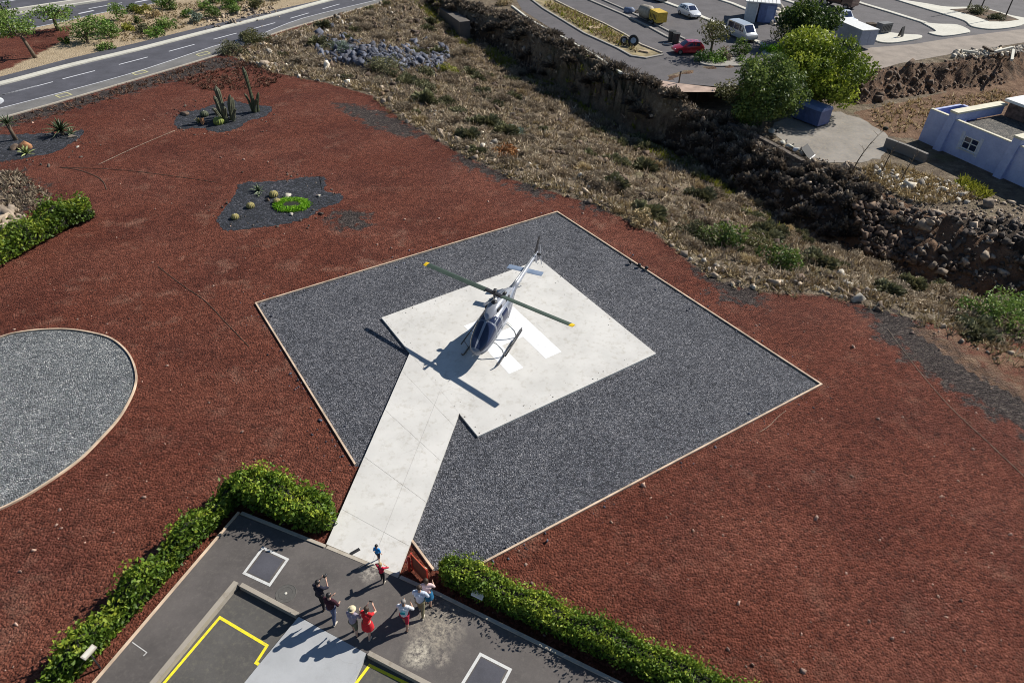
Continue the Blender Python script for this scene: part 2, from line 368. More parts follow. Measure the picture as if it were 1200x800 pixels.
MT['cactus_yellow'] = simple('golden_cactus_skin', (0.33, 0.28, 0.1), 0.8, var=0.4, scale=9, bmp=0.6)
MT['agave'] = simple('agave_leaf', (0.16, 0.2, 0.11), 0.6, var=0.3, scale=4)
MT['palm'] = simple('palm_leaf', (0.055, 0.085, 0.03), 0.6, var=0.35, scale=4)
# ------------------------------------------------------------------ terrain
LOW = -2.5
def pl(pts, z=0.0): return np.array([list(P(q[0], q[1], q[2] if len(q) > 2 else z)) for q in pts])
E_ = pl([(470, -22), (449, 3), (330, 39), (264, 63), (316, 84), (385, 98), (436, 112), (470, 140), (545, 184), (610, 214), (690, 238), (770, 275), (835, 330), (900, 344), (965, 345), (1040, 366), (1110, 392), (1180, 430), (1300, 520)])
B_ = pl([(478, -14, -0.5), (507, 12, -2), (552, 47, -3.5), (594, 70, -4.5), (634, 100, -5.3), (690, 125, -5.6), (722, 145, -5.8), (776, 178, -6.1), (820, 203, -6.3), (862, 228, -6.5), (900, 252, -6.5), (955, 285, -6.5), (1008, 309, -6.5), (1064, 331, -6.5), (1120, 346, -6.5), (1180, 362, -6.5), (1330, 400, -6.5)])
R_ = pl([(484, -20, 0), (512, 2, 0), (545, 10, 0), (590, 25, 0), (624, 39, 0), (655, 59, 0), (693, 75, 0), (724, 89, 0), (745, 99, 0), (797, 129, -1.5), (848, 146, LOW), (890, 168, LOW), (945, 199, LOW), (1008, 216, LOW), (1085, 243, LOW), (1155, 252, LOW), (1200, 262, LOW), (1380, 300, LOW)])
TERR = pl([(797, 129), (848, 146), (890, 168), (945, 199), (1008, 216), (1085, 243), (1155, 252), (1200, 262), (1380, 300), (1420, 180), (1300, 66), (1200, 91), (1169, 101), (1114, 107), (1058, 114), (1012, 124), (975, 116), (935, 106), (890, 112), (840, 116)], LOW)
def seg_dist(q, poly):
    """distance to a polyline and the interpolated third coordinate there"""
    best = np.full(len(q), 1e9); zz = np.zeros(len(q))
    for a, b in zip(poly[:-1], poly[1:]):
        ab = b[:2] - a[:2]; t = np.clip(((q - a[:2]) @ ab) / (ab @ ab), 0, 1)
        d = np.hypot(*(q - (a[:2] + t[:, None] * ab)).T)
        k = d < best; best[k] = d[k]; zz[k] = (a[2] + t * (b[2] - a[2]))[k]
    return best, zz
def inside(q, poly):
    r = np.zeros(len(q), bool); n = len(poly)
    for i in range(n):
        a, b = poly[i], poly[(i + 1) % n]
        if a[1] == b[1]: continue
        k = ((a[1] > q[:, 1]) != (b[1] > q[:, 1])) & (q[:, 0] < (b[0] - a[0]) * (q[:, 1] - a[1]) / (b[1] - a[1]) + a[0])
        r ^= k
    return r
SCRUB = np.concatenate([E_, B_[::-1]]); WALL = np.concatenate([B_, R_[::-1]])
MOUND = P(447, 62)
def terrain(q):
    q = np.asarray(q, float).reshape(-1, 2)
    x, y = q.T
    inS = inside(q, SCRUB); inW = inside(q, WALL); inT = inside(q, TERR)
    dE, _ = seg_dist(q, E_); dB, zB = seg_dist(q, B_); dR, _ = seg_dist(q, R_)
    dT, _ = seg_dist(q, np.concatenate([TERR, TERR[:1]]))
    t = np.clip(dT / 3.2, 0, 1); t = t * t * (3 - 2 * t)
    bank = (~inT) & (dT < 3.2) & (dR > 0.01)
    L = np.where(inT, LOW, LOW * (1 - t))
    z = np.where(inS | inW, 0, L)
    tS = np.clip(dE / (dE + dB + 1e-6), 0, 1)
    zs = zB * tS ** 1.35
    tW = np.clip(dB / (dB + dR + 1e-6), 0, 1)
    zw = zB + (L - zB) * tW ** 0.8
    z = np.where(inS, zs, z); z = np.where(inW, zw, z)
    # relief
    lo = fbm(x * 0.25, y * 0.25, 3, 4); mi = fbm(x * 0.9, y * 0.9, 5, 4)
    edge = np.clip(dE / 3.0, 0, 1)
    z = z + np.where(inS, (lo * 1.3 + mi * 0.55 + 0.1) * edge, 0)
    g = np.clip(np.minimum(dB, dR) / 1.2, 0.15, 1)
    z = z + np.where(inW, (np.abs(fbm(x * 0.6, y * 0.6, 8, 4)) * 2.2 + mi * 1.2 - 0.45) * g, 0)
    near_rim = (~inW) & (~inS) & (dR < 3.0) & (x < 60)
    z = z + np.where(near_rim, (lo * 0.5 + mi * 0.25) * np.clip(1 - dR / 3.0, 0, 1), 0)
    z = z + np.where((~inS) & (~inW) & (dT < 4.0), (fbm(x * 0.8, y * 0.8, 9, 4) * 1.9) * np.clip(np.sin(np.clip(dT / 4.0, 0, 1) * math.pi), 0, 1) * (~inT), 0)
    z = z + np.where(inS, 1.5 * np.exp(-(((x - MOUND.x) / 6.5) ** 2 + ((y - MOUND.y) / 4.5) ** 2)), 0)
    w = dict(inS=inS, inW=inW, inT=inT, dE=dE, dB=dB, dR=dR, dT=dT, tW=tW)
    return z, w
def axis(lo, hi, step, far):
    a = list(np.arange(lo, hi + 1e-6, step)); st = step
    left = []; x = lo
    while x > -far: st *= 1.35; x -= st; left.append(x)
    st = step; x = hi; rightv = []
    while x < far: st *= 1.35; x += st; rightv.append(x)
    return np.array(left[::-1] + a + rightv)
ax = axis(-62, 68, 0.36, 2500); ay = axis(28, 128, 0.36, 2500)
gx, gy = np.meshgrid(ax, ay); Q = np.stack([gx.ravel(), gy.ravel()], 1)
z, W = terrain(Q)
HG = z.reshape(gx.shape)
def height(x, y):
    i = int(np.clip(np.searchsorted(ax, x) - 1, 0, len(ax) - 2)); j = int(np.clip(np.searchsorted(ay, y) - 1, 0, len(ay) - 2))
    u = (x - ax[i]) / (ax[i + 1] - ax[i]); v = (y - ay[j]) / (ay[j + 1] - ay[j])
    return float((HG[j, i] * (1 - u) + HG[j, i + 1] * u) * (1 - v) + (HG[j + 1, i] * (1 - u) + HG[j + 1, i + 1] * u) * v)
def at(px, py, dz=0.0):
    """where the photo pixel's ray meets the modelled ground"""
    zt = 3.0; prev = None
    while zt > -9:
        p = P(px, py, zt)
        h = height(p.x, p.y)
        if h >= zt:
            if prev is not None:
                a, b = prev; t = a / (a + (h - zt) + 1e-9)
                p = P(px, py, zt + (1 - t) * 0.1)
                return Vector((p.x, p.y, height(p.x, p.y) + dz))
            return Vector((p.x, p.y, h + dz))
        prev = (zt - h, p); zt -= 0.1
    return P(px, py, dz)
# zones of different ground
x, y = Q.T
za = np.zeros((len(Q), 4)); zb = np.zeros((len(Q), 4)); za[:, 3] = zb[:, 3] = 1
sd = np.where(W['inS'], W['dE'], -W['dE'])
beyond_all = (~W['inS']) & (~W['inW'])
za[:, 0] = np.where(W['inS'], np.clip(0.5 + W['dE'] / 1.6, 0, 1), np.clip(0.5 - W['dE'] / 1.6, 0, 1))
far_side = beyond_all & (inside(Q, np.concatenate([R_, pl([(1500, 300), (1900, -150), (480, -150)], 0)])))
ROADN = pl([(-120, 170), (0, 139), (133, 101), (256, 64), (320, 40), (362, 27), (450, 2), (520, -16), (640, -46)])
ROADF = pl([(-120, 118), (0, 90), (80, 69), (160, 50.5), (240, 31), (320, 12.5), (377, 0), (450, -16), (560, -40)])
north = inside(Q, np.concatenate([ROADN, pl([(480, -60), (-400, -120)])]))
za[:, 0] = np.where(far_side, 0.95, za[:, 0])
za[:, 1] = np.where(W['inW'], np.clip(W['tW'] * 6, 0, 1) * np.clip(W['dR'] / 1.2, 0.3, 1), 0)
za[:, 0] = np.where(W['inW'], 1.0, za[:, 0])
za[:, 1] = np.where(W['inS'], np.clip(1 - W['dB'] / 2.0, 0, 1) * 0.35, za[:, 1])
bankm = far_side & (W['dT'] < 3.4) & (~W['inT']) & (W['dR'] > 1)
za[:, 2] = np.where(bankm, 0.7, 0); za[:, 1] = np.where(bankm, 0.47, za[:, 1])
za[:, 2] = np.where(W['inT'] & (inside(Q, pl([(1000, 132), (1200, 88), (1300, 70), (1300, 120), (1200, 130), (1090, 165), (1040, 160)], LOW))), 0.8, za[:, 2])
mud = inside(Q, pl([(975, 280), (1060, 328), (1180, 362), (1215, 366), (1200, 335), (1120, 308), (1020, 262)], -5.8)); za[:, 2] = np.where(mud, 1.0, za[:, 2]); za[:, 1] = np.where(mud, 0.1, za[:, 1])
za[:, 0] = np.where(inside(Q, pl([(1010, 372), (1080, 384), (1240, 500), (1400, 620), (1400, 420), (1180, 385), (1100, 376)])), 0.35, za[:, 0])
za[:, 2] = np.maximum(za[:, 2], 0.52 * inside(Q, pl([(1060, 384), (1140, 440), (1210, 480), (1320, 520), (1320, 420), (1180, 392), (1110, 378)])))
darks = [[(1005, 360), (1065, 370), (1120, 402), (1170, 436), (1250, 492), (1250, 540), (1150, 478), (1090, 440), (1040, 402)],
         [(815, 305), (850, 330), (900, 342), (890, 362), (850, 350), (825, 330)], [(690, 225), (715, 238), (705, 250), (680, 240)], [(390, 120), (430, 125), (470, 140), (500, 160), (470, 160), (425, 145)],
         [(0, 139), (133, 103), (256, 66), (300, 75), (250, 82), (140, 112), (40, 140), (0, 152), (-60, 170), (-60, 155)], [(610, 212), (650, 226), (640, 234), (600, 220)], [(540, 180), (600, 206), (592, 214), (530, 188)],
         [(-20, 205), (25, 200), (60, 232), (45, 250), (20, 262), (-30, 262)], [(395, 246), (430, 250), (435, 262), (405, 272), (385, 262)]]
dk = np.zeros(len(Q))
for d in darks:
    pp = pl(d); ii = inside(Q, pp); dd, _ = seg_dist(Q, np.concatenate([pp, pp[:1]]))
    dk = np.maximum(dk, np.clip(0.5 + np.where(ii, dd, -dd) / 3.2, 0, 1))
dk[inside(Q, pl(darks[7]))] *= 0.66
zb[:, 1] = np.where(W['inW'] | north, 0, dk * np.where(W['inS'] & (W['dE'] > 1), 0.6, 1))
zb[:, 0] = np.where(north, 0.95, 0)
for rp in ([(-60, 45), (0, 38), (40, 36), (85, 30), (82, 44), (40, 66), (10, 80), (-60, 100)],):
    pp = pl(rp); ii = inside(Q, pp); dd, _ = seg_dist(Q, np.concatenate([pp, pp[:1]]))
    zb[:, 0] = np.where(north, np.clip(0.5 - np.where(ii, dd, -dd) / 3.0, 0, 0.95), zb[:, 0])
# dusty, trodden cinder; the left patches also paint in brighter light
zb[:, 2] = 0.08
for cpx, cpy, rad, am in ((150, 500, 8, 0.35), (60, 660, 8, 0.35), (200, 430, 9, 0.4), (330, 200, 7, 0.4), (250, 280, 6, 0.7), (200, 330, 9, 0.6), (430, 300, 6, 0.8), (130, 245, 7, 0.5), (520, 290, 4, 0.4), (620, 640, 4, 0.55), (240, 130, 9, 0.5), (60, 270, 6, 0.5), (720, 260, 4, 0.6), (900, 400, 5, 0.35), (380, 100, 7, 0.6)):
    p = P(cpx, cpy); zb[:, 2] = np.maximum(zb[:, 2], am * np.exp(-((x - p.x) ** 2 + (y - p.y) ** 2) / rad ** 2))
nx, ny = len(ax), len(ay)
idx = np.arange(nx * ny).reshape(ny, nx)
F = np.stack([idx[:-1, :-1], idx[:-1, 1:], idx[1:, 1:], idx[1:, :-1]], -1).reshape(-1, 4)
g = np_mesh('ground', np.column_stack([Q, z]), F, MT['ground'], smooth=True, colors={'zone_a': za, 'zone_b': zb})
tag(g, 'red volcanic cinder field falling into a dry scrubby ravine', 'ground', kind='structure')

# ------------------------------------------------------------------ flat sheets on the ground
def sheet(name, pts, zv, m, label, cat, kind='structure', parent=None, thick=0.0, px=True):
    bm = bmesh.new()
    w = [tuple(P(a[0], a[1], zv)) if px else (a[0], a[1], zv) for a in pts]
    if thick: prism(bm, w, zv - thick, zv)
    else: bm.faces.new([bm.verts.new(v) for v in w])
    bmesh.ops.triangulate(bm, faces=bm.faces[:])
    o = fin(name, bm, m, parent)
    if not thick and o.data.polygons[0].normal.z < 0: o.data.flip_normals()
    if label: tag(o, label, cat, kind=kind)
    return o
def ragged(pts, k=9, ax_=0.9, ay_=0.55):
    q = spline(pts, k)[:-1]; return [(a + random.gauss(0, ax_), b + random.gauss(0, ay_)) for a, b in q]
def ribbon(bm, pts, wid, zv):
    pts = [Vector((p[0], p[1])) for p in pts]; prev = None
    for i, p in enumerate(pts):
        d = (pts[min(i + 1, len(pts) - 1)] - pts[max(i - 1, 0)]).normalized(); n = Vector((-d.y, d.x)) * wid / 2
        cur = (bm.verts.new((p.x + n.x, p.y + n.y, zv)), bm.verts.new((p.x - n.x, p.y - n.y, zv)))
        if prev: bm.faces.new((prev[0], prev[1], cur[1], cur[0]))
        prev = cur
def strip(bm, pts, wid, z0, z1, closed=False):
    """a solid strip (kerb, board, wall) along a polyline with mitred corners"""
    pts = [Vector((p[0], p[1])) for p in pts]; n = len(pts); rings = []
    for i, p in enumerate(pts):
        a = pts[(i - 1) % n] if (closed or i) else None; b = pts[(i + 1) % n] if (closed or i < n - 1) else None
        d1 = (p - a).normalized() if a is not None else (b - p).normalized(); d2 = (b - p).normalized() if b is not None else d1
        n1 = Vector((-d1.y, d1.x)); n2 = Vector((-d2.y, d2.x)); mm = (n1 + n2); mm = mm / max(mm.length_squared / 2, 0.3)
        o = mm * wid / 2
        rings.append([(p.x + o.x, p.y + o.y, z0), (p.x - o.x, p.y - o.y, z0), (p.x - o.x, p.y - o.y, z1), (p.x + o.x, p.y + o.y, z1)])
    if closed: loft(bm, rings + [rings[0]], caps=False)
    else: loft(bm, rings)
    if closed: bmesh.ops.remove_doubles(bm, verts=bm.verts[:], dist=1e-5)
def pxs(pts, zv=0.0): return [P(a, b, zv) for a, b in pts]

GB = [(300, 356), (653, 249), (962, 451), (553, 667), (522, 690), (483, 636), (467, 672), (382, 637), (416, 543)]
GBq = [(300, 356), (653, 249), (962, 451), (540, 675), (495, 660)]
sheet('gravel_bed', [(300, 356), (653, 249), (962, 451), (551, 667), (505, 668), (482, 637), (530, 500), (462, 530), (440, 546), (416, 546)], 0.012, MT['pad_gravel'], 'dark grey gravel square around the concrete helipad', 'gravel')
bm = bmesh.new(); strip(bm, pxs([(416.5, 545), (300, 356), (653, 249), (962, 451), (551, 668)]), 0.09, -0.05, 0.10)
strip(bm, pxs([(483, 634), (508, 668)]), 0.09, -0.05, 0.10)
fin('kerb', bm, MT['edging']); tag(bpy.data.objects['kerb'], 'thin pale edging board framing the grey gravel square', 'edging', kind='structure')
# round bed at the left
RB = [(-140, 470), (-60, 420), (0, 396), (30, 389), (60, 386.5), (85, 387), (110, 391), (130, 397), (145, 408), (155, 422), (160, 440), (158, 456), (150, 474), (138, 493), (120, 513), (95, 538), (65, 560), (30, 582), (0, 597), (-60, 622), (-160, 640)]
def spline(pts, k=6):
    out = []; n = len(pts)
    for i in range(n - 1):
        p0, p1, p2, p3 = [np.array(pts[min(max(j, 0), n - 1)], float) for j in (i - 1, i, i + 1, i + 2)]
        for t in np.linspace(0, 1, k, endpoint=False):
            out.append(tuple(0.5 * ((2 * p1) + (-p0 + p2) * t + (2 * p0 - 5 * p1 + 4 * p2 - p3) * t * t + (-p0 + 3 * p1 - 3 * p2 + p3) * t ** 3)))
    out.append(tuple(pts[-1])); return out
RBs = spline(RB, 5)
sheet('gravel_bed', RBs, 0.012, MT['round_gravel'], 'pale grey gravel oval with a curved edge at the left', 'gravel')
bm = bmesh.new(); strip(bm, pxs(RBs), 0.09, -0.05, 0.10)
tag(fin('kerb', bm, MT['edging']), 'thin pale edging board curving round the gravel oval', 'edging', kind='structure')

# helipad and its letter
pad = sheet('helipad', [(447, 372), (633, 304), (769, 414), (560, 511)], 0.13, MT['concrete'], 'pale square concrete helipad with a painted white H', 'helipad', thick=0.2)
Lp, Tp, Rp, Bp = [P(*q, 0.13) for q in ((447, 372), (633, 304), (769, 414), (560, 511))]
pc = (Lp + Tp + Rp + Bp) / 4; pu = ((Rp - Tp) + (Bp - Lp)) / 2; pv = ((Tp - Lp) + (Rp - Bp)) / 2
def padp(a, b): q = pc + pu * a + pv * b; return (q.x, q.y)
bm = bmesh.new()
for r_ in ((-0.2, 0.24, 0.025, 0.12), (-0.2, 0.235, -0.18, -0.10)):
    bm.faces.new([bm.verts.new((*padp(a, b), 0.134)) for a, b in ((r_[0], r_[2]), (r_[1], r_[2]), (r_[1], r_[3]), (r_[0], r_[3]))])
bm.faces.new([bm.verts.new((*padp(a, b), 0.134)) for a, b in ((-0.06, -0.0995), (0.04, -0.0995), (0.04, 0.0245), (-0.06, 0.0245))])
for f in bm.faces:
    f.normal_update()
    if f.normal.z < 0: f.normal_flip()
me = bpy.data.meshes.new('painted_letter'); bm.to_mesh(me); bm.free(); me.materials.append(MT['h_paint'])
o = link('painted_letter', me, pad)
# path from the yard to the pad, cast in slabs
def lerp(a, b, t): return a + (b - a) * t
pa, pb = P(487, 397.5, 0.121), P(382, 637, 0.19); pcx, pd = P(545, 466, 0.121), P(467, 673, 0.19)
path = thing('path', 'pale concrete path from the yard up to the helipad', 'path', pb); path['kind'] = 'structure'
cuts = [0, 0.2, 0.42, 0.65, 0.87, 1.0]
for i in range(5):
    for (s0, s1) in ((0.0, 0.64), (0.64, 1.0)):
        q = []
        for t, s_ in ((cuts[i], s0), (cuts[i], s1), (cuts[i + 1], s1), (cuts[i + 1], s0)):
            q.append(lerp(lerp(pa, pb, t), lerp(pcx, pd, t), s_))
        ctr = sum(q, Vector()) / 4; q = [v + (ctr - v).normalized() * 0.008 for v in q]
        bm = bmesh.new()
        dzz = random.uniform(-0.002, 0.002)
        a = [bm.verts.new(v - pb + Vector((0, 0, dzz))) for v in q]; b = [bm.verts.new(v - pb + Vector((0, 0, -0.15))) for v in q]
        bm.faces.new(a); bm.faces.new(b[::-1])
        for k in range(4): bm.faces.new((a[k], a[(k + 1) % 4], b[(k + 1) % 4], b[k]))
        fin('slab', bm, MT['concrete'], path)

# yard: a raised asphalt walk around sunken parking bays
YZ = 0.22
yard = [(279, 603), (380, 640), (470, 676), (515, 697), (725, 801), (900, 885), (900, 1000), (760, 940), (520, 812), (430, 766), (350, 721), (276, 684), (181, 800), (60, 950), (-40, 950), (108, 803)]
sheet('pavement', yard, YZ, MT['yard'], 'raised dark asphalt walk around the sunken parking bays', 'pavement', thick=0.3)
sheet('parking_bay', [(276, 684), (350, 721), (430, 766), (520, 812), (760, 940), (500, 1050), (60, 950), (181, 800)], 0.014, MT['bay'], 'sunken worn asphalt parking bays with yellow lines', 'parking bay')
def kerb(pts, zv, wid, z0, z1, m, label):
    bm = bmesh.new(); strip(bm, pxs(pts, zv), wid, z0, z1)
    o = fin('kerb', bm, m, bevel=0.012); return tag(o, label, 'kerb', kind='structure')
kerb([(55, 868), (108, 802), (280, 600)], YZ, 0.12, -0.1, YZ + 0.03, MT['edging'], 'pale kerb between the hedge bed and the left asphalt walk')
kerb([(283, 601), (381, 640)], YZ, 0.14, -0.1, YZ + 0.05, MT['kerb'], 'short kerb at the foot of the shaded corner hedge')
kerb([(383, 640.5), (467, 675)], YZ, 0.14, -0.1, YZ + 0.014, MT['kerb'], 'low kerb across the foot of the concrete path')
kerb([(469, 676), (514, 696), (727, 801), (900, 884)], YZ, 0.14, -0.1, YZ + 0.05, MT['kerb'], 'long kerb at the foot of the straight hedge')
kerb([(62, 946), (181, 798.5), (277, 682)], YZ, 0.21, -0.1, YZ + 0.06, MT['bay_kerb'], 'wide sand coloured kerb beside the yellow parking line')
kerb([(282.5, 685), (349, 720)], YZ, 0.17, -0.1, YZ + 0.05, MT['bay_kerb'], 'short kerb casting a shadow into the parking bay')
kerb([(432, 765), (520, 811), (760, 938)], YZ, 0.17, -0.1, YZ + 0.05, MT['bay_kerb'], 'kerb between the right parking bay and the stained asphalt')
# concrete ramp between walk and bays
bm = bmesh.new()
a0, a1 = P(350, 722, YZ + 0.006), P(429, 765, YZ + 0.006); b0, b1 = P(306, 775, 0.10), P(405, 822, 0.10); c0, c1 = P(268, 822, 0.03), P(368, 880, 0.03)
top = [a0, a1, b1, c1, c0, b0]
vt = [bm.verts.new(v) for v in top]; vb = [bm.verts.new((v.x, v.y, -0.15)) for v in top]
bm.faces.new((vt[0], vt[5], vt[2], vt[1])); bm.faces.new((vt[5], vt[4], vt[3], vt[2]))
for k in range(6): bm.faces.new((vt[k], vt[(k + 1) % 6], vb[(k + 1) % 6], vb[k]))
bm.faces.new(vb)
tag(fin('ramp', bm, MT['concrete_ramp']), 'smooth light concrete ramp joining the asphalt walk to the parking bays', 'ramp', kind='structure')
# painted lines
def lines(name, segs, wid, zv, m, label):
    bm = bmesh.new()
    for s_ in segs:
        w = pxs(s_, zv)
        if len(w) > 2 and (w[0] - w[-1]).length < 0.01: strip_flat(bm, w[:-1], wid, zv, True)
        else: strip_flat(bm, w, wid, zv, False)
    for f in bm.faces:
        f.normal_update()
        if f.normal.z < 0: f.normal_flip()
    me = bpy.data.meshes.new(name); bm.to_mesh(me); bm.free(); me.materials.append(m)
    return tag(link(name, me), label, 'road marking', kind='structure')
def strip_flat(bm, pts, wid, zv, closed):
    n = len(pts); pr_ = []
    for i, p in enumerate(pts):
        p = Vector((p.x, p.y)); a = pts[(i - 1) % n] if (closed or i) else None; b = pts[(i + 1) % n] if (closed or i < n - 1) else None
        d1 = (p - Vector((a.x, a.y))).normalized() if a is not None else (Vector((b.x, b.y)) - p).normalized()
        d2 = (Vector((b.x, b.y)) - p).normalized() if b is not None else d1
        n1 = Vector((-d1.y, d1.x)); n2 = Vector((-d2.y, d2.x)); mm = n1 + n2; mm = mm / max(mm.length_squared / 2, 0.3) * wid / 2
        pr_.append((bm.verts.new((p.x + mm.x, p.y + mm.y, zv)), bm.verts.new((p.x - mm.x, p.y - mm.y, zv))))
    for i in range(n if closed else n - 1):
        a, b = pr_[i], pr_[(i + 1) % n]; bm.faces.new((a[0], a[1], b[1], b[0]))
lines('road_marking', [[(110, 895), (192, 800), (257.5, 723), (313, 756), (300, 776), (400, 835)]], 0.11, 0.02, MT['yellow_paint'], 'yellow stepped parking line beside the wide kerb')
lines('road_marking', [[(395, 830), (433, 779), (482, 803), (560, 845)]], 0.11, 0.02, MT['yellow_paint'], 'yellow parking line corner right of the ramp')
lines('road_marking', [[(308, 641.5), (337, 655), (316, 685), (286, 671), (308, 641.5)]], 0.11, YZ + 0.008, MT['white_paint'], 'white painted square around the dark cover by the manhole')
lines('road_marking', [[(563, 766), (598, 784), (575, 828), (535, 812), (563, 766)]], 0.11, YZ + 0.008, MT['white_paint'], 'white painted square around the dark cover near the right hedge')
sheet('access_cover', [(308.5, 645.5), (332, 656), (314.5, 681), (291, 670)], YZ + 0.004, MT['dark_cover'] if 'dark_cover' in MT else MT['road'], 'dark square access cover framed by white paint at the left', 'cover', kind='thing')
sheet('access_cover', [(564, 770), (593, 785), (574, 822), (541, 809)], YZ + 0.004, MT['road'], 'dark square access cover framed by white paint at the right', 'cover', kind='thing')
lines('road_marking', [[(155, 752), (172, 764), (168, 768)]], 0.03, YZ + 0.006, MT['white_paint'], 'thin white chalk tick on the left asphalt walk')
# manhole ring cover
mh = thing('manhole', 'round manhole cover with pale rings in the dark asphalt', 'manhole', P(335, 695, YZ))
bm = bmesh.new()
prof = [(0.0, 0.012), (0.06, 0.012), (0.061, 0.008), (0.26, 0.008), (0.262, 0.014), (0.275, 0.014), (0.277, 0.008), (0.38, 0.008), (0.382, 0.016), (0.40, 0.016), (0.41, 0.0)]
rings = [[(max(r_, 1e-4) * math.cos(2 * math.pi * k / 40), max(r_, 1e-4) * math.sin(2 * math.pi * k / 40), h) for k in range(40)] for r_, h in prof]
loft(bm, rings, caps=False); fin('cover', bm, asphalt('iron_cover', (0.1, 0.095, 0.088), (0.16, 0.15, 0.13)), mh)
bm = bmesh.new(); bmesh.ops.create_uvsphere(bm, u_segments=12, v_segments=6, radius=0.055, matrix=Matrix.Translation((0, 0, 0.012)) @ Matrix.Diagonal((1, 1, 0.3, 1)))
fin('cap', bm, MT['white_kerb'], mh)
# ------------------------------------------------------------------ the road at upper left
sheet('road', [tuple(q) for q in ((-120, 170), (0, 139), (133, 101), (256, 64), (320, 40), (362, 27), (450, 2), (520, -16), (640, -46), (700, -90), (560, -40), (450, -16), (377, 0), (320, 12.5), (240, 31), (160, 50.5), (80, 69), (0, 90), (-120, 118))], 0.01, MT['road'], 'two lane asphalt road with a dashed centre line crossing the upper left', 'road')
def rline(pts, wid, m, zv=0.016):
    return (pts, wid, m, zv)
sheet('road_shoulder', [(-120, 170), (0, 139), (133, 101), (256, 64), (320, 40), (362, 27), (450, 2), (445, -1), (355, 21), (300, 42), (250, 54), (147, 88), (0, 127), (-120, 156)], 0.014, MT['shoulder'], 'grey paved shoulder of the road beside the red field', 'shoulder')
def pline(label, pts, wid, m, zv=0.02, dash=None, name='road_marking'):
    bm = bmesh.new(); w = pxs(spline(pts, 4), zv)
    if dash is None: ribbon(bm, w, wid, zv)
    else:
        acc = 0; seg = []; 
        # resample evenly
        L = [0]
        for a, b in zip(w, w[1:]): L.append(L[-1] + (b - a).length)
        def pt(s_):
            k = min(max(np.searchsorted(L, s_) - 1, 0), len(w) - 2); t = (s_ - L[k]) / (L[k + 1] - L[k]); return w[k].lerp(w[k + 1], t)
        s_ = 0
        while s_ + dash[0] < L[-1]:
            ribbon(bm, [pt(s_), pt(s_ + dash[0] / 2), pt(s_ + dash[0])], wid, zv); s_ += dash[0] + dash[1]
    for f in bm.faces:
        f.normal_update()
        if f.normal.z < 0: f.normal_flip()
    me = bpy.data.meshes.new(name); bm.to_mesh(me); bm.free(); me.materials.append(m)
    return tag(link(name, me), label, 'road marking', kind='structure')
pline('dashed white centre line of the road', [(0, 112), (80, 91), (160, 70.5), (240, 49), (320, 27.5), (412, 1), (470, -14)], 0.2, MT['road_paint'], dash=(3.6, 2.8))
pline('solid white line at the start of the centre line', [(-110, 138), (0, 112), (62, 96)], 0.18, MT['road_paint'])
pline('white edge line beside the grey shoulder', [(-120, 157), (0, 127), (147, 88), (250, 54.5), (300, 42), (355, 21.5), (447, -1)], 0.14, MT['road_paint'], zv=0.024)
bm = bmesh.new(); strip(bm, pxs(spline([(-120, 127), (0, 99), (80, 78), (160, 59), (240, 38.5), (320, 18.5), (385, 1), (460, -16)], 4)), 1.0, 0, 0.14)
tag(fin('kerb', bm, MT['white_kerb']), 'wide pale concrete kerb along the far side of the road', 'kerb', kind='structure')
bm = bmesh.new(); strip(bm, pxs(spline([(-120, 170.5), (0, 139.5), (133, 101.5), (256, 64.5), (320, 40.5), (362, 27.5), (450, 2.5)], 4)), 0.22, -0.1, 0.1)
tag(fin('kerb', bm, MT['kerb']), 'narrow kerb between the shoulder and the red field', 'kerb', kind='structure')
for k, q in enumerate(([(65, 112), (78, 108.5), (84, 111), (70, 114.5)], [(155, 86), (168, 82.5), (173, 84.5), (159, 88)], [(230, 64), (242, 60.5), (247, 62.5), (234, 66)])):
    lines('road_marking', [q + [q[0]]], 0.16, 0.03, MT['faded_yellow'], ('faded yellow box on the shoulder nearest the left edge', 'middle faded yellow box on the shoulder', 'faded yellow box on the shoulder beside the dark bushes')[k])
# dual carriageway beyond
sheet('road', [(-150, 77), (0, 41), (40, 33), (110, 17), (190, 2), (260, -10), (420, -38), (420, -90), (-150, -30)], 0.012, MT['road'], 'wide dual carriageway at the far upper left corner', 'road')
pline('short thick white dashes along the near edge of the dual carriageway', [(-60, 50), (0, 36), (70, 21), (120, 10.5), (190, -3), (260, -16)], 0.42, MT['road_paint'], dash=(2.2, 2.0))
pline('long white lane line on the dual carriageway', [(104, 10.5), (143, 3.5)], 0.25, MT['road_paint'])
pline('white verge line of the dual carriageway', [(-100, 62), (0, 40), (60, 28.5), (130, 13), (200, 1)], 0.2, MT['road_paint'])
bm = bmesh.new(); strip(bm, pxs([(-60, 29), (0, 18), (60, 8.5), (110, 1), (200, -14)]), 2.2, 0, 0.16)
tag(fin('kerb', bm, MT['grey_kerb']), 'grey raised median between the far carriageways', 'kerb', kind='structure')
for dy, lb in ((2.4, 'pale near kerb of the far median'), (-2.4, 'pale far kerb of the far median')):
    bm = bmesh.new(); strip(bm, pxs([(-60, 29 + dy * 1.3), (0, 18 + dy * 1.15), (60, 8.5 + dy), (110, 1 + dy * 0.9), (200, -14 + dy * 0.8)]), 0.5, 0, 0.24)
    tag(fin('kerb', bm, MT['white_kerb']), lb, 'kerb', kind='structure')
pline('white line beyond the far median', [(-60, 8), (0, 3), (40, -4)], 0.3, MT['road_paint'])

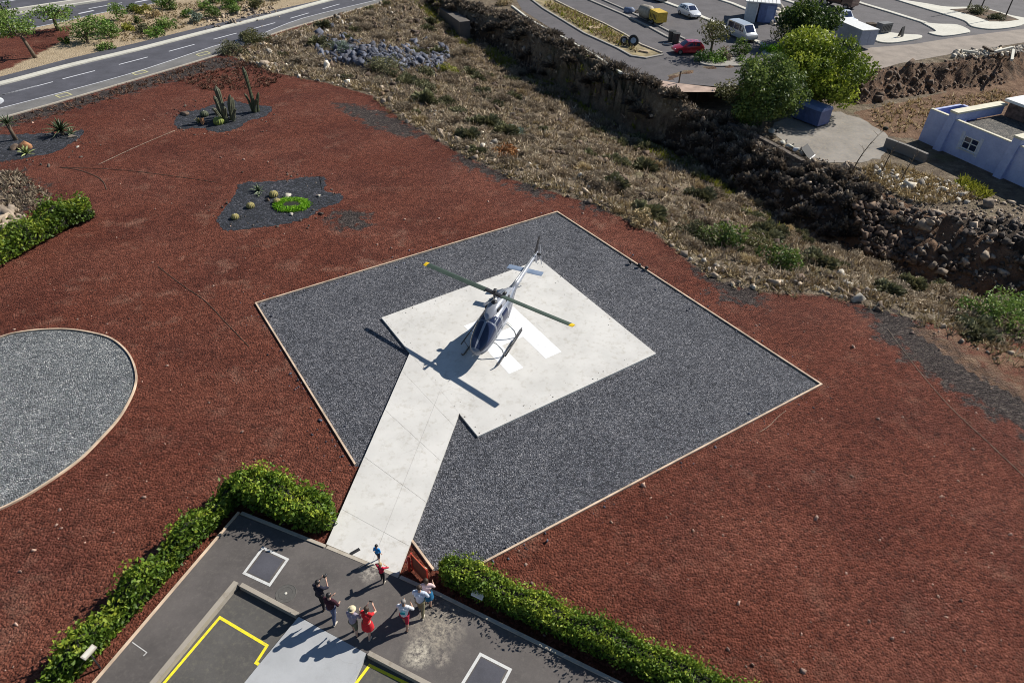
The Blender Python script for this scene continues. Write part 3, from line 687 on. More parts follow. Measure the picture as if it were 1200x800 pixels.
# ------------------------------------------------------------------ car park at the upper right
sheet('parking_lot', [(598, -12), (612, 12), (640, 30), (700, 67), (728, 86), (775, 96), (845, 102), (900, 96), (960, 94), (1006, 84), (1050, 70), (1110, 62), (1200, 46), (1400, 15), (1300, -120), (560, -120)], 0.012, MT['lot'], 'wide worn asphalt car park beyond the ravine', 'car park')
sheet('dirt_track', [(1000, 90), (1054, 74.5), (1112, 64), (1200, 50), (1400, 18), (1400, 0), (1200, 34), (1120, 44), (1070, 52), (1020, 56), (985, 70)], 0.02, MT['dirt_track'], 'dusty track along the top of the earth bank', 'track')
sheet('dirt_track', [(760, 92), (790, 97), (840, 103), (838, 108), (800, 108), (775, 101)], 0.021, simple('pink_paving', (0.42, 0.31, 0.25), 0.9, var=0.3, scale=0.8, world=True), 'pale pinkish apron at the end of the driveway', 'apron')
sheet('planting_strip', [(618, -3), (637, 10), (657, 22), (685, 39), (724, 56), (740, 65), (757, 67), (776, 64), (751, 54), (732, 42), (707, 29), (674, 14), (642, -2), (632, -8)], 0.11, simple('dry_strip_soil', (0.3, 0.24, 0.13), 0.95, var=0.5, scale=0.9, bmp=0.6, world=True), 'dry grassy planting strip between the driveway and the car park', 'planting strip', thick=0.12)
def k2(pts, wid, h, m, label):
    bm = bmesh.new(); strip(bm, pxs(pts), wid, -0.05, h); return tag(fin('kerb', bm, m), label, 'kerb', kind='structure')
k2([(612, -8), (637, 11), (657, 23), (685, 40), (724, 57.5), (740, 66.5), (757, 69), (777, 65)], 0.3, 0.16, MT['grey_kerb'], 'worn kerb on the driveway side of the dry planting strip')
k2([(776, 63), (751, 53), (732, 41), (707, 28), (674, 13), (642, -3)], 0.25, 0.16, MT['kerb'], 'broken kerb on the car park side of the dry planting strip')
k2([(600, 8), (622, 25), (660, 45), (697, 66), (728, 86.5)], 0.28, 0.18, MT['white_kerb'], 'pale kerb between the driveway and the ravine rim')
k2([(680, -4), (689, 0), (730, 17.5), (760, 32), (781, 43.5), (803, 54)], 0.4, 0.16, MT['grey_kerb'], 'near one of the two parallel kerbs by the yellow machine')
k2([(705, 0), (730, 11), (760, 25), (785, 38), (803, 47)], 0.3, 0.16, MT['grey_kerb'], 'far one of the two parallel kerbs by the yellow machine')
k2([(765, -2), (800, 11), (828, 23), (858, 37), (890, 51), (905, 58)], 0.7, 0.16, MT['white_kerb'], 'pale concrete strip running under the silver van')
k2([(830, -4), (858, 5), (880, 14)], 0.7, 0.16, MT['white_kerb'], 'pale concrete strip ending at the white roofed shed')
k2([(905, -4), (945, 9), (985, 20)], 0.7, 0.16, MT['white_kerb'], 'pale concrete strip behind the dark round tree')
k2([(985, -4), (1010, 5), (1045, 15.5), (1085, 28)], 0.8, 0.16, MT['white_kerb'], 'long pale concrete strip in the open car park')
def island(pts, label, m=MT['white_kerb']):
    sheet('traffic_island', spline(pts + [pts[0]], 4)[:-1], 0.16, m, label, 'traffic island', thick=0.2)
island([(1019, 40), (1040, 38), (1060, 40), (1078, 41), (1080, 44), (1068, 47), (1045, 50), (1028, 48)], 'pale concrete island beside the white box truck')
island([(1080, 26), (1100, 28), (1122, 29), (1137, 36), (1130, 39), (1105, 42), (1088, 38), (1097, 36)], 'pointed pale concrete island in the middle of the car park')
island([(1045, -2), (1085, 4), (1110, 8), (1150, 9), (1185, 18), (1202, 22), (1196, 30), (1165, 34), (1140, 31), (1130, 24), (1105, 16), (1078, 8)], 'large pale concrete island around the planted bed and poles')
sheet('planting_bed', [(1113, 11), (1150, 9), (1172, 15), (1194, 23), (1180, 25), (1160, 25), (1140, 18)], 0.2, simple('bed_soil', (0.13, 0.085, 0.05), 0.95, var=0.6, scale=0.8, bmp=0.6, world=True), 'brown planted bed with poles on the large island', 'planting bed', thick=0.06)
# terrace below with worn paving
def tsheet(pts, m, label, cat, dz=0.03): return sheet('paving', ragged(pts + [pts[0]], 6, 1.2, 0.8), LOW + dz, m, label, cat)
tsheet([(900, 152), (922, 138), (955, 130), (1000, 136), (1040, 160), (1030, 186), (985, 190), (950, 184)], MT['yard_paving'], 'worn grey paving around the blue container', 'paving')
# ------------------------------------------------------------------ leaves
def leaf_quads(C, size, seed, tint=None, flat=0.0, asp=0.55, upbias=0.35):
    """small folded leaf cards round the points C"""
    r_ = np.random.default_rng(seed); n = len(C)
    d = r_.normal(size=(n, 3)); d[:, 2] = d[:, 2] * (1 - flat) + upbias * 0.3; d /= np.linalg.norm(d, axis=1)[:, None]
    e = r_.normal(size=(n, 3)); e -= d * (e * d).sum(1)[:, None]; e /= np.linalg.norm(e, axis=1)[:, None]
    s_ = size * r_.uniform(0.6, 1.4, n)[:, None]
    nn = np.cross(d, e)
    a = C - d * s_ * 0.5; b = C + e * s_ * asp * 0.5 + nn * s_ * 0.08; c_ = C + d * s_ * 0.5; f = C - e * s_ * asp * 0.5 + nn * s_ * 0.08
    V = np.stack([a, b, c_, f], 1).reshape(-1, 3); Fc = np.arange(4 * n).reshape(n, 4)
    if tint is None: tint = r_.uniform(0, 1, n)
    tt = np.repeat(np.clip(tint + r_.normal(0, 0.13, n), 0, 1), 4)
    return V, Fc, tt
def clump_points(centres, radii, per, seed, squash=0.75):
    r_ = np.random.default_rng(seed); out = []; tn = []
    for c_, ra in zip(centres, radii):
        k = int(per * (ra ** 2)); v = r_.normal(size=(k, 3)); v /= np.linalg.norm(v, axis=1)[:, None]
        v *= (r_.uniform(0.25, 1, k) ** 0.5)[:, None] * ra; v[:, 2] *= squash
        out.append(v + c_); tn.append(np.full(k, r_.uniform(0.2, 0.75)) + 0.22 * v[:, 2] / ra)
    return np.concatenate(out), np.concatenate(tn)
def tree(name, label, loc, rad, h_, m, seed, n_cl=34, leaf=0.3, per=70, trunk_h=None, cat='tree', group=None, squash=0.8, lean=(0, 0), clump=1.0):
    """tapered trunk with limbs, uneven crown of leaf clumps"""
    r_ = np.random.default_rng(seed); root = thing(name, label, cat, loc, 0, group)
    th = trunk_h if trunk_h is not None else h_ * 0.3
    cz = th + (h_ - th) * 0.5; hz = (h_ - th) * 0.5
    cs = []; rs = []
    for i in range(n_cl):
        v = r_.normal(size=3); v /= np.linalg.norm(v); k = r_.uniform(0.35, 0.95)
        c_ = np.array([lean[0] + v[0] * rad * k, lean[1] + v[1] * rad * k, cz + v[2] * hz * k * 0.9]); cs.append(c_); rs.append(rad * r_.uniform(0.2, 0.38) * clump)
    if cat == 'bush':
        for c_ in cs: c_[2] = max(0.12 * h_, c_[2] - 0.16 * h_)
    C, t = clump_points(cs, rs, per / max(rad, 0.3) ** 0.6, seed + 1, squash)
    V, Fc, tt = leaf_quads(C, leaf, seed + 2, t)
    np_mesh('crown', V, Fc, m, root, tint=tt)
    bm = bmesh.new(); tr = max(0.06, rad * 0.07)
    top = Vector((lean[0] * 0.6, lean[1] * 0.6, th + (h_ - th) * 0.25))
    tube(bm, [(0, 0, -0.2), (lean[0] * 0.2, lean[1] * 0.2, th * 0.5), top], [tr * 1.25, tr, tr * 0.75], 8)
    for c_ in cs[:9]:
        c_ = Vector(c_); mid = top.lerp(c_, 0.5) + Vector(r_.normal(0, 0.12 * rad, 3))
        tube(bm, [top * 0.9, mid, c_], [tr * 0.5, tr * 0.3, tr * 0.1], 5)
    fin('trunk', bm, MT['bark'], root, smooth=True)
    return root
def hedge(label, path, width, hgt, m, seed, leaf=0.13, dens=520, lump=0.25, holes=0.0, group=None, z0=0.0):
    """a clipped hedge: leaves over a lumpy long body, with a dark twig core"""
    r_ = np.random.default_rng(seed); path = [Vector((p[0], p[1], 0)) for p in path]; o0 = path[0]
    root = thing('hedge', label, 'hedge', (o0.x, o0.y, z0), 0, group)
    Cs = []; tn = []; bm = bmesh.new(); rings = []
    L = [0]
    for a, b in zip(path, path[1:]): L.append(L[-1] + (b - a).length)
    def pt(s_):
        k = min(max(int(np.searchsorted(L, s_)) - 1, 0), len(path) - 2); t = (s_ - L[k]) / (L[k + 1] - L[k])
        d = (path[k + 1] - path[k]).normalized(); return path[k].lerp(path[k + 1], t), d
    def prof(s_):
        k = 1 + lump * 1.6 * float(fbm(np.array([s_ * 0.55]), np.array([seed * 3.1]), seed, 3)[0]) + lump * 0.7 * math.sin(s_ * 2.3 + seed)
        e = min(s_, L[-1] - s_); ec = math.sqrt(max(0.05, min(1, e / (width * 0.45)))) ; return k, ec
    n = int(dens * L[-1] * (width + 2 * hgt))
    S = r_.uniform(0, L[-1], n)
    for s_ in S:
        p, d = pt(s_); k, ec = prof(s_); nrm = Vector((-d.y, d.x, 0))
        u = r_.uniform(-1, 1); a = u * 1.9
        # superellipse outline
        ca, sa_ = math.sin(a), math.cos(a)
        ex = 2 / 3.2
        ox = math.copysign(abs(ca) ** ex, ca) * width / 2 * ec; oz = hgt * (0.46 + 0.54 * math.copysign(abs(sa_) ** ex, sa_)) * (0.75 + 0.25 * ec)
        j = (1.08 + 0.22 * r_.uniform() if r_.uniform() < 0.07 else 1 - abs(r_.normal(0, 0.17))) + (0.14 * float(vnoise(np.array([s_ * 2.1]), np.array([u * 2.5]), seed)[0]) - 0.05)
        q = p + nrm * ox * j * (0.6 + 0.4 * k); zq = max(0.03, oz * j * k)
        Cs.append((q.x - o0.x + r_.normal(0, 0.03), q.y - o0.y + r_.normal(0, 0.03), zq))
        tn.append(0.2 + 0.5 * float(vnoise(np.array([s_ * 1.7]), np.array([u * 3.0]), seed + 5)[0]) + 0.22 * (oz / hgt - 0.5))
    V, Fc, tt = leaf_quads(np.array(Cs), leaf, seed, np.array(tn), upbias=0.6)
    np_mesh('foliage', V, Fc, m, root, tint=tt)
    for s_ in np.linspace(0.08, L[-1] - 0.08, max(4, int(L[-1] * 2))):
        p, d = pt(s_); k, ec = prof(s_); nrm = Vector((-d.y, d.x, 0)); rr = []
        for i in range(8):
            a = 2 * math.pi * i / 8 + math.pi / 8
            ca, sa_ = math.sin(a), math.cos(a)
            q = p + nrm * ca * width / 2 * ec * 0.8 * (0.6 + 0.4 * k)
            rr.append((q.x - o0.x, q.y - o0.y, max(0.0, hgt * k * (0.42 + 0.5 * sa_) * 0.95 * ec)))
        rings.append(rr)
    loft(bm, rings); fin('branches', bm, MT['core'], root)
    return root
# hedges of the yard
def offs(a, b, d):
    v = (b - a).normalized(); return Vector((-v.y, v.x, 0)) * d
k0, k1 = P(283, 601, 0), P(60, 862, 0)
nl = offs(k1, k0, 1.0)
path_l = [k1 + nl * 1.15, k1.lerp(k0, 0.3) + nl * 1.1, k1.lerp(k0, 0.6) + nl * 1.0, k1.lerp(k0, 0.8) + nl * 0.95, k1.lerp(k0, 1.0) + nl * 0.8, k0 + (k0 - k1).normalized() * 0.9 + nl * 0.6]
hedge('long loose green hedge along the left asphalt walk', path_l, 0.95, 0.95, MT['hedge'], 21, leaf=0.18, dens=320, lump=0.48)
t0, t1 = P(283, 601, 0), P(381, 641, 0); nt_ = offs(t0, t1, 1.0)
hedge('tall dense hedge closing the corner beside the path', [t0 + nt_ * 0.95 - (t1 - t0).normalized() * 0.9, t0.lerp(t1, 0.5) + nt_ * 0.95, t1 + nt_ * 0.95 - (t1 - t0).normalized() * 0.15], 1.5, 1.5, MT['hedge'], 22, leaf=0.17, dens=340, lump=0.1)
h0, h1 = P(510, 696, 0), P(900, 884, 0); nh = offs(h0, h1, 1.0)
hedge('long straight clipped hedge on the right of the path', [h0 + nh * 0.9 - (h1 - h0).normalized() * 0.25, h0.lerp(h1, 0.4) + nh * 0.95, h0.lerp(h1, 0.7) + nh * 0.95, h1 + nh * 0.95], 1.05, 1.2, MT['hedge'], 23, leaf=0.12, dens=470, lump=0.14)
hedge('green hedge crossing the red cinder at the left edge', [P(-70, 350), P(0, 306), P(45, 281), P(80, 262), P(112, 254)], 2.0, 1.6, MT['hedge'], 24, leaf=0.2, dens=170, lump=0.2)

# ------------------------------------------------------------------ trees
tree('tree', 'largest yellow-green tree behind the blue container', P(949, 122, LOW + 0.3), 5.3, 7.4, MT['tree_yellow'], 31, 84, 0.34, 400, 0.1)
tree('tree', 'round dark green tree behind the largest tree', P(943, 55, 0), 4.0, 5.6, MT['tree_dark'], 32, 54, 0.36, 300, 0.5)
tree('tree', 'mid green tree at the ravine rim left of the blue container', P(891, 150, LOW), 4.2, 7.6, MT['tree_mid'], 33, 70, 0.3, 330, 0.0)
tree('tree', 'low leafy tree beside the mid green tree on the rim', P(862, 128, -1.6), 2.6, 3.2, MT['tree_olive'], 34, 24, 0.27, 180, 0.3)
tree('tree', 'small olive tree beside the red car', P(832, 66, 0), 2.4, 4.6, MT['tree_olive'], 35, 30, 0.27, 150, 1.2)
tree('tree', 'sparse olive tree in front of the junk heap', P(913, 60, 0), 2.3, 3.4, MT['tree_olive'], 36, 22, 0.26, 90, 1.0)
def bush(label, loc, rad, h_, m, seed, group=None, leaf=0.22, n_cl=16, per=60, name='bush'):
    return tree(name, label, loc, rad * 0.85, h_, m, seed, n_cl, leaf, per * 4.2, 0.04, 'bush', group, clump=1.4)
bush('bright green low bush in front of the small olive tree', P(836, 73, 0), 2.3, 1.2, MT['hedge_light'], 41)
bush('dark green bush behind the silver van', P(866, 66, 0), 1.6, 2.8, MT['tree_dark'], 42)
bush('bright round bush on its own kerbed island', P(903, 62, 0), 1.6, 1.4, MT['lime'], 43)
bush('yellowish low bush at the end of the olive tree island', P(872, 74, 0), 1.1, 0.8, MT['hedge_light'], 44)
bush('grey leafless bush between the green ones', P(850, 70, 0), 1.3, 2.0, MT['dry_grey'], 45, per=40)
island([(820, 74), (836, 77), (858, 77), (877, 76), (880, 71), (860, 67), (826, 68)], 'kerbed island under the small olive tree', MT['grey_kerb'])
island([(893, 61), (898, 64.5), (908, 65), (916, 62), (908, 58), (898, 58)], 'round kerbed island with one bright bush', MT['white_kerb'])

# upper left verge
tree('tree', 'young leaning tree on the sandy corner at the far left', P(42, 68, 0), 2.9, 5.6, MT['verge_leaf'], 51, 34, 0.28, 130, 1.5, lean=(-1.4, 0.3))
tree('tree', 'small flat crowned tree at the edge of the dual carriageway', P(68, 36, 0), 3.1, 2.9, MT['verge_leaf'], 52, 26, 0.28, 100, 1.3, squash=0.5)
tree('tree', 'dark small tree behind the leaning tree', P(10, 38, 0), 1.8, 3.6, MT['tree_dark'], 53, 18, 0.3, 130, 0.8)
vb = [((103, 50), 2.9, 3.3, 'verge_leaf', 'biggest round bush on the verge above the road'), ((118, 41), 2.2, 2.6, 'hedge_light', 'bright bush right behind the biggest verge bush'),
      ((131, 43), 1.7, 2.3, 'verge_leaf', 'upright bush right of the bright bush pair'), ((138, 24), 1.7, 2.4, 'verge_leaf', 'tall bush nearest the white dashes of the carriageway'),
      ((124, 58), 1.4, 0.6, 'verge_leaf', 'low spreading bush closest to the road kerb'), ((152, 35), 1.2, 0.9, 'yellow_grass', 'pale yellowish bush left of the round green cushion'),
      ((168, 38), 1.5, 0.9, 'dry_olive', 'olive grey cushion bush in the middle of the verge'), ((182, 42), 1.6, 1.5, 'hedge_light', 'round bright green cushion bush near the road'),
      ((194, 33), 2.0, 1.6, 'verge_leaf', 'broad green bush above the round bright cushion'), ((161, 28), 0.8, 1.3, 'tree_dark', 'single small dark bush in the open verge'),
      ((168, 15), 1.8, 1.2, 'yellow_grass', 'broad yellow-green bush at the carriageway edge'), ((156, 13), 1.2, 1.0, 'verge_leaf', 'small green bush beside the broad yellow-green bush'),
      ((179, 20), 1.3, 1.1, 'dry_tan', 'dry tan cushion below the yellow-green bush'), ((190, 10), 1.5, 2.1, 'verge_leaf', 'left one of two tall bushes at the top of the verge'),
      ((201, 11), 1.4, 2.2, 'tree_dark', 'right darker one of two tall bushes at the top of the verge'), ((221, 20), 1.1, 1.3, 'hedge_light', 'small bright bush touching a grey-green one'),
      ((231, 26), 1.5, 1.6, 'grey_green', 'grey-green bush touching a small bright one'), ((241, 11), 1.4, 1.6, 'verge_leaf', 'green bush left of the rocky patch'),
      ((254, 20), 1.7, 1.9, 'verge_leaf', 'round bush standing among pale rocks'), ((252, 4), 1.5, 1.8, 'verge_leaf', 'bush at the top frame edge above the round bush'),
      ((270, 9), 1.9, 1.9, 'hedge_light', 'bright bush right of the bush at the top edge'), ((276, 16), 1.3, 1.3, 'verge_leaf', 'low green bush in front of the bright top bush'),
      ((299, 11), 1.5, 1.7, 'tree_olive', 'olive bush nearest the upper right end of the verge'), ((283, 1), 1.3, 1.4, 'tree_dark', 'dark bush cut by the top edge of the frame'),
      ((77, 51), 0.8, 0.8, 'tree_dark', 'little dark shrub at the edge of the red corner'), ((327, 0), 1.4, 1.3, 'dry_olive', 'last olive bush beside the far kerb')]
for i, (q, ra, hh, mm, lb) in enumerate(vb):
    bush(lb, P(*q, 0), ra * 0.95, hh * 1.1, MT[mm], 60 + i * 3, leaf=0.23, n_cl=12, per=60)
# bushes with a look of their own on the scrub
sb_ = [((273, 63), 1.9, 1.5, 'dry_olive', 'dark olive bush on the corner between road and red field'), ((298, 51), 2.0, 1.7, 'tree_olive', 'rounded green bush right by the road shoulder'),
       ((288, 47), 1.1, 1.2, 'dry_olive', 'small dull bush behind the rounded green roadside bush'), ((454, 82), 2.6, 1.6, 'dry_olive', 'broad dark green bush below the rock heap'),
       ((500, 88), 1.6, 1.2, 'dry_olive', 'olive bush at the right foot of the rock heap'), ((524, 85), 1.5, 1.0, 'yellow_grass', 'yellow-green bush right of the rock heap'),
       ((404, 60), 1.8, 1.5, 'grey_green', 'grey-green bush at the left end of the rock heap'), ((386, 58), 1.6, 1.3, 'dry_olive', 'dark bush left of the grey-green bush'),
       ((498, 107), 1.7, 1.3, 'dry_olive', 'dark bush alone on the tan slope'), ((536, 132), 1.0, 0.9, 'dry_olive', 'small dark bush on the middle of the tan slope'),
       ((602, 158), 1.5, 1.0, 'grey_green', 'pale bluish grey succulent bush on the scrub'), ((592, 182), 1.5, 0.8, 'dry_rust', 'rust coloured patch of dry bush at the cinder edge'),
       ((820, 286), 2.2, 1.8, 'dry_olive', 'left one of the dark green bushes near the pad corner'), ((846, 288), 2.1, 1.8, 'tree_dark', 'middle dark green bush near the pad corner'),
       ((882, 292), 1.7, 1.4, 'tree_olive', 'green bush with yellow shoots near the ravine'), ((915, 310), 1.9, 1.6, 'tree_dark', 'dense green bush lowest on the scrub slope'),
       ((750, 262), 1.1, 1.3, 'dry_tan', 'tall straw coloured tuft above the pad corner'), ((1168, 374), 2.5, 2.0, 'verge_leaf', 'leafy green bush at the right end of the ravine'),
       ((1200, 374), 2.4, 2.2, 'verge_leaf', 'leafy green bush cut by the right frame edge'), ((700, 214), 1.3, 1.0, 'dry_grey', 'grey twiggy bush just above the cinder edge'),
       ((808, 196), 1.8, 1.4, 'dry_olive', 'olive bush on the dark far bank of the ravine'), ((590, 6), 1.6, 1.2, 'dry_tan', 'tan bush on the ravine rim at the top')]
for i, (q, ra, hh, mm, lb) in enumerate(sb_):
    p = at(*q); p.z -= 0.1
    bush(lb, p, ra, hh, MT[mm], 160 + i * 3, leaf=0.2, n_cl=14, per=75)

# ------------------------------------------------------------------ the dry scrub: repeated bushes and a cover of tufts
def dry_proto(m, seed, spiky):
    r_ = np.random.default_rng(seed); n = 1500
    az = r_.uniform(0, 6.283, n); el = np.arccos(r_.uniform(0.05, 1, n)); rr = r_.uniform(0.45, 1.05, n) * (1 + 0.25 * np.sin(az * 3 + seed))
    d = np.stack([np.sin(el) * np.cos(az), np.sin(el) * np.sin(az), np.cos(el) * 0.8], 1); tip = d * rr[:, None]
    sd_ = np.cross(d, r_.normal(size=(n, 3))); sd_ /= np.linalg.norm(sd_, axis=1)[:, None]
    wd = 0.035 if spiky else 0.07
    base = tip * r_.uniform(0.1, 0.6, n)[:, None]
    V = np.stack([base - sd_ * wd * 0.5, base + sd_ * wd * 0.5, tip + sd_ * wd * (0.15 if spiky else 0.8), tip - sd_ * wd * (0.15 if spiky else 0.8)], 1).reshape(-1, 3)
    Fc = np.arange(4 * n).reshape(n, 4); tt = np.repeat(np.clip(0.15 + 0.7 * tip[:, 2] + r_.normal(0, 0.18, n), 0, 1), 4)  # tint rises with height, painting in lit tops and shaded lower twigs
    C = tip * r_.uniform(0.75, 1.0, n)[:, None]
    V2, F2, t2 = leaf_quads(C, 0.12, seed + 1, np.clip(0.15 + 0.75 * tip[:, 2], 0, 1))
    return np_mesh('bush', np.concatenate([V, V2]), np.concatenate([Fc, F2 + len(V)]), m, False, tint=np.concatenate([tt, t2]))
protos = [(dry_proto(MT['dry_grey'], 1, True), 'grey leafless bush among the dry scrub above the red field', 'grey dry bushes of the scrub'),
          (dry_proto(MT['dry_tan'], 2, True), 'straw coloured grassy tuft among the dry scrub above the red field', 'straw tufts of the scrub'),
          (dry_proto(MT['dry_olive'], 3, False), 'dull olive bush among the dry scrub above the red field', 'olive bushes of the scrub'),
          (dry_proto(MT['bank_bush'], 4, False), 'brown-grey rounded bush on the shaded bank of the ravine', 'bushes on the ravine bank')]
xs = rng.uniform(-40, 62, 60000); ys = rng.uniform(30, 118, 60000); C2 = np.stack([xs, ys], 1)
zc, Wc = terrain(C2)
def pick(mask, n, mind, seed):
    r_ = np.random.default_rng(seed); ii = np.where(mask)[0]; r_.shuffle(ii); out = []
    for i in ii:
        if all((C2[i][0] - C2[j][0]) ** 2 + (C2[i][1] - C2[j][1]) ** 2 > mind ** 2 for j in out): out.append(i)
        if len(out) >= n: break
    return out
def to_px(p):
    v = Vector(p) - Vector((0, 0, CAM_H)); dd = v.dot(fw); return 600 + FPX * v.dot(right) / dd, 400 - FPX * v.dot(up) / dd
def put(i, which, s_):
    me, lb, gr = protos[which]; q = C2[i]; zq = height(*q)
    o = link('bush', me); o.location = (q[0], q[1], zq - 0.08); o.rotation_euler = (0, 0, rng.uniform(0, 6.28)); o.scale = (s_, s_ * rng.uniform(0.8, 1.2), s_ * rng.uniform(0.6, 1.0))
    tag(o, lb, 'bush', gr)
inview = np.array([(lambda t: -10 < t[0] < 1210 and -8 < t[1] < 480)(to_px((a, b, c_))) for a, b, c_ in zip(xs, ys, zc)])
heap_off = (((xs - MOUND.x) / 9.0) ** 2 + ((ys - MOUND.y) / 4.5) ** 2) > 1
def by_distance(ii): return sorted(ii, key=lambda i: C2[i][0] ** 2 + C2[i][1] ** 2)
masses = []
for n_, i in enumerate(by_distance(pick(Wc['inS'] & (Wc['dE'] > 1.0) & inview & heap_off, 330, 1.0, 5))):
    k = rng.choice([0, 1, 2], p=[0.58, 0.2, 0.22]); s_ = rng.uniform(0.55, 1.45) * (0.7 if k == 1 else 1)
    if n_ < 150: put(i, k, s_)
    else: masses.append((i, k, s_))
for n_, i in enumerate(by_distance(pick((Wc['inW'] | ((Wc['dR'] < 1.8) & (~Wc['inS']))) & (ys > 40) & inview & (xs < 33), 150, 1.15, 6))):
    s_ = rng.uniform(0.6, 1.5)
    if n_ < 70: put(i, 3, s_)
    else: masses.append((i, 3, s_))
mv = []; mf = []; mt_ = []; mi = []; n0 = 0
for i, k, s_ in masses:
    me = protos[k][0]; nv = len(me.vertices); v = np.empty(nv * 3, np.float32); me.vertices.foreach_get('co', v); v = v.reshape(-1, 3, )
    f = np.empty(nv, np.int32); me.loops.foreach_get('vertex_index', f); t = np.empty(nv, np.float32); me.attributes['tint'].data.foreach_get('value', t)
    f = f.reshape(-1, 4)[::2]; a = rng.uniform(0, 6.28); ca, sa_ = math.cos(a), math.sin(a)
    w = np.column_stack([(v[:, 0] * ca - v[:, 1] * sa_) * s_ + C2[i][0], (v[:, 0] * sa_ + v[:, 1] * ca) * s_ + C2[i][1], v[:, 2] * s_ * 0.8 + height(*C2[i]) - 0.08])
    u = np.unique(f); remap = np.full(nv, -1); remap[u] = np.arange(len(u)); mv.append(w[u]); mf.append(remap[f] + n0); mt_.append(t[u] * rng.uniform(0.75, 1.15)); mi.append(np.full(len(f), k)); n0 += len(u)
tag(np_mesh('dry_scrub', np.concatenate(mv), np.concatenate(mf), [MT['dry_grey'], MT['dry_tan'], MT['dry_olive'], MT['bank_bush']], tint=np.concatenate(mt_), matidx=np.concatenate(mi)), 'farther dry bushes merging into scrub along the ravine', 'scrub', kind='stuff')
# tufts and twigs: uncountable cover
def tufts(name, mask, n, m, size, label, seed, blades=6):
    r_ = np.random.default_rng(seed); ii = np.where(mask)[0]; ii = r_.choice(ii, min(n, len(ii)), replace=False)
    q = C2[ii] + r_.normal(0, 0.3, (len(ii), 2)); zz = np.array([height(a, b) for a, b in q])
    base = np.repeat(np.column_stack([q, zz - 0.03]), blades, 0); k = len(base)
    d = r_.normal(size=(k, 3)); d[:, 2] = np.abs(d[:, 2]) + 0.6; d /= np.linalg.norm(d, axis=1)[:, None]
    ln = size * r_.uniform(0.5, 1.5, k)[:, None]; sd_ = np.cross(d, r_.normal(size=(k, 3))); sd_ /= np.linalg.norm(sd_, axis=1)[:, None]
    base = base + r_.normal(0, size * 0.25, (k, 3)) * np.array([1, 1, 0]); tip = base + d * ln; wd = size * 0.12
    V = np.stack([base - sd_ * wd, base + sd_ * wd, tip + sd_ * wd * 0.4, tip - sd_ * wd * 0.4], 1).reshape(-1, 3)
    tt = np.repeat(np.clip(np.repeat(r_.uniform(0.15, 0.85, len(ii)), blades) + r_.normal(0, 0.12, k), 0, 1), 4)
    return tag(np_mesh(name, V, np.arange(4 * k).reshape(k, 4), m, tint=tt), label, 'dry grass', kind='stuff')
tufts('dry_grass', Wc['inS'] & (Wc['dE'] > 0.3) & inview, 5200, MT['dry_tan'], 0.3, 'straw coloured grass covering the scrub slope', 1)
tufts('dry_scrub', Wc['inS'] & (Wc['dE'] > 0.6) & inview, 8500, MT['dry_grey'], 0.42, 'low grey twigs covering the scrub slope', 2)
tufts('dry_scrub', (Wc['inW'] | ((Wc['dR'] < 3) & ~Wc['inS'])) & inview & (xs < 26), 4200, MT['bank_bush'], 0.42, 'grey twigs on the far bank of the ravine', 3)
tufts('green_grass', Wc['inS'] & (Wc['dB'] < 3.4) & (Wc['dB'] > 0.2) & (xs < 24) & inview & (vnoise(xs * 0.35, ys * 0.35, 4) > 0.36), 1700, MT['yellow_grass'], 0.42, 'yellow-green grass along the foot of the dark ravine bank', 4, 10)
tufts('dry_grass', Wc['inS'] & (Wc['dE'] > 0.2) & (Wc['dE'] < 2.6) & inview, 1700, MT['dry_tan'], 0.34, 'pale straw grass along the edge of the cinder field', 6)
strip_poly = pl([(637, 8), (657, 20), (685, 37), (724, 54), (750, 64), (730, 44), (705, 31), (674, 16), (645, 3)])
m_strip = inside(C2, strip_poly)
hs = HG.copy()
def flat_tufts(poly, n, m, size, zv, label, seed, name='dry_grass'):
    r_ = np.random.default_rng(seed); lo = poly[:, :2].min(0); hi = poly[:, :2].max(0); q = r_.uniform(lo, hi, (n * 6, 2)); q = q[inside(q, poly)][:n]
    k = len(q) * 5; base = np.repeat(np.column_stack([q, np.full(len(q), zv)]), 5, 0)
    d = r_.normal(size=(k, 3)); d[:, 2] = np.abs(d[:, 2]) + 0.5; d /= np.linalg.norm(d, axis=1)[:, None]
    ln = size * r_.uniform(0.5, 1.5, k)[:, None]; sd_ = np.cross(d, r_.normal(size=(k, 3))); sd_ /= np.linalg.norm(sd_, axis=1)[:, None]; tip = base + d * ln; wd = size * 0.14
    V = np.stack([base - sd_ * wd, base + sd_ * wd, tip + sd_ * wd * 0.4, tip - sd_ * wd * 0.4], 1).reshape(-1, 3)
    return tag(np_mesh(name, V, np.arange(4 * k).reshape(k, 4), m, tint=np.repeat(r_.uniform(0.1, 0.9, k), 4)), label, 'dry grass', kind='stuff')
flat_tufts(strip_poly, 420, MT['dry_tan'], 0.4, 0.11, 'dry straw grass on the planting strip', 7)
flat_tufts(strip_poly, 160, MT['yellow_grass'], 0.45, 0.11, 'yellow-green weeds on the planting strip', 8)
flat_tufts(pl([(0, 143), (133, 105), (256, 68), (290, 74), (240, 84), (140, 114), (0, 154)]), 260, MT['red_grass'], 0.28, 0.0, 'thin brown grass along the dark strip below the road', 9)
flat_tufts(pl([(210, 95), (290, 72), (330, 90), (318, 102), (250, 108)]), 380, MT['red_grass'], 0.3, 0.0, 'reddish dry weeds on the corner of the cinder field', 10)
flat_tufts(pl([(150, 50), (330, 4), (300, -5), (150, 10), (110, 52)]), 800, MT['dry_tan'], 0.3, 0.0, 'pale dry grass on the verge above the road', 11)
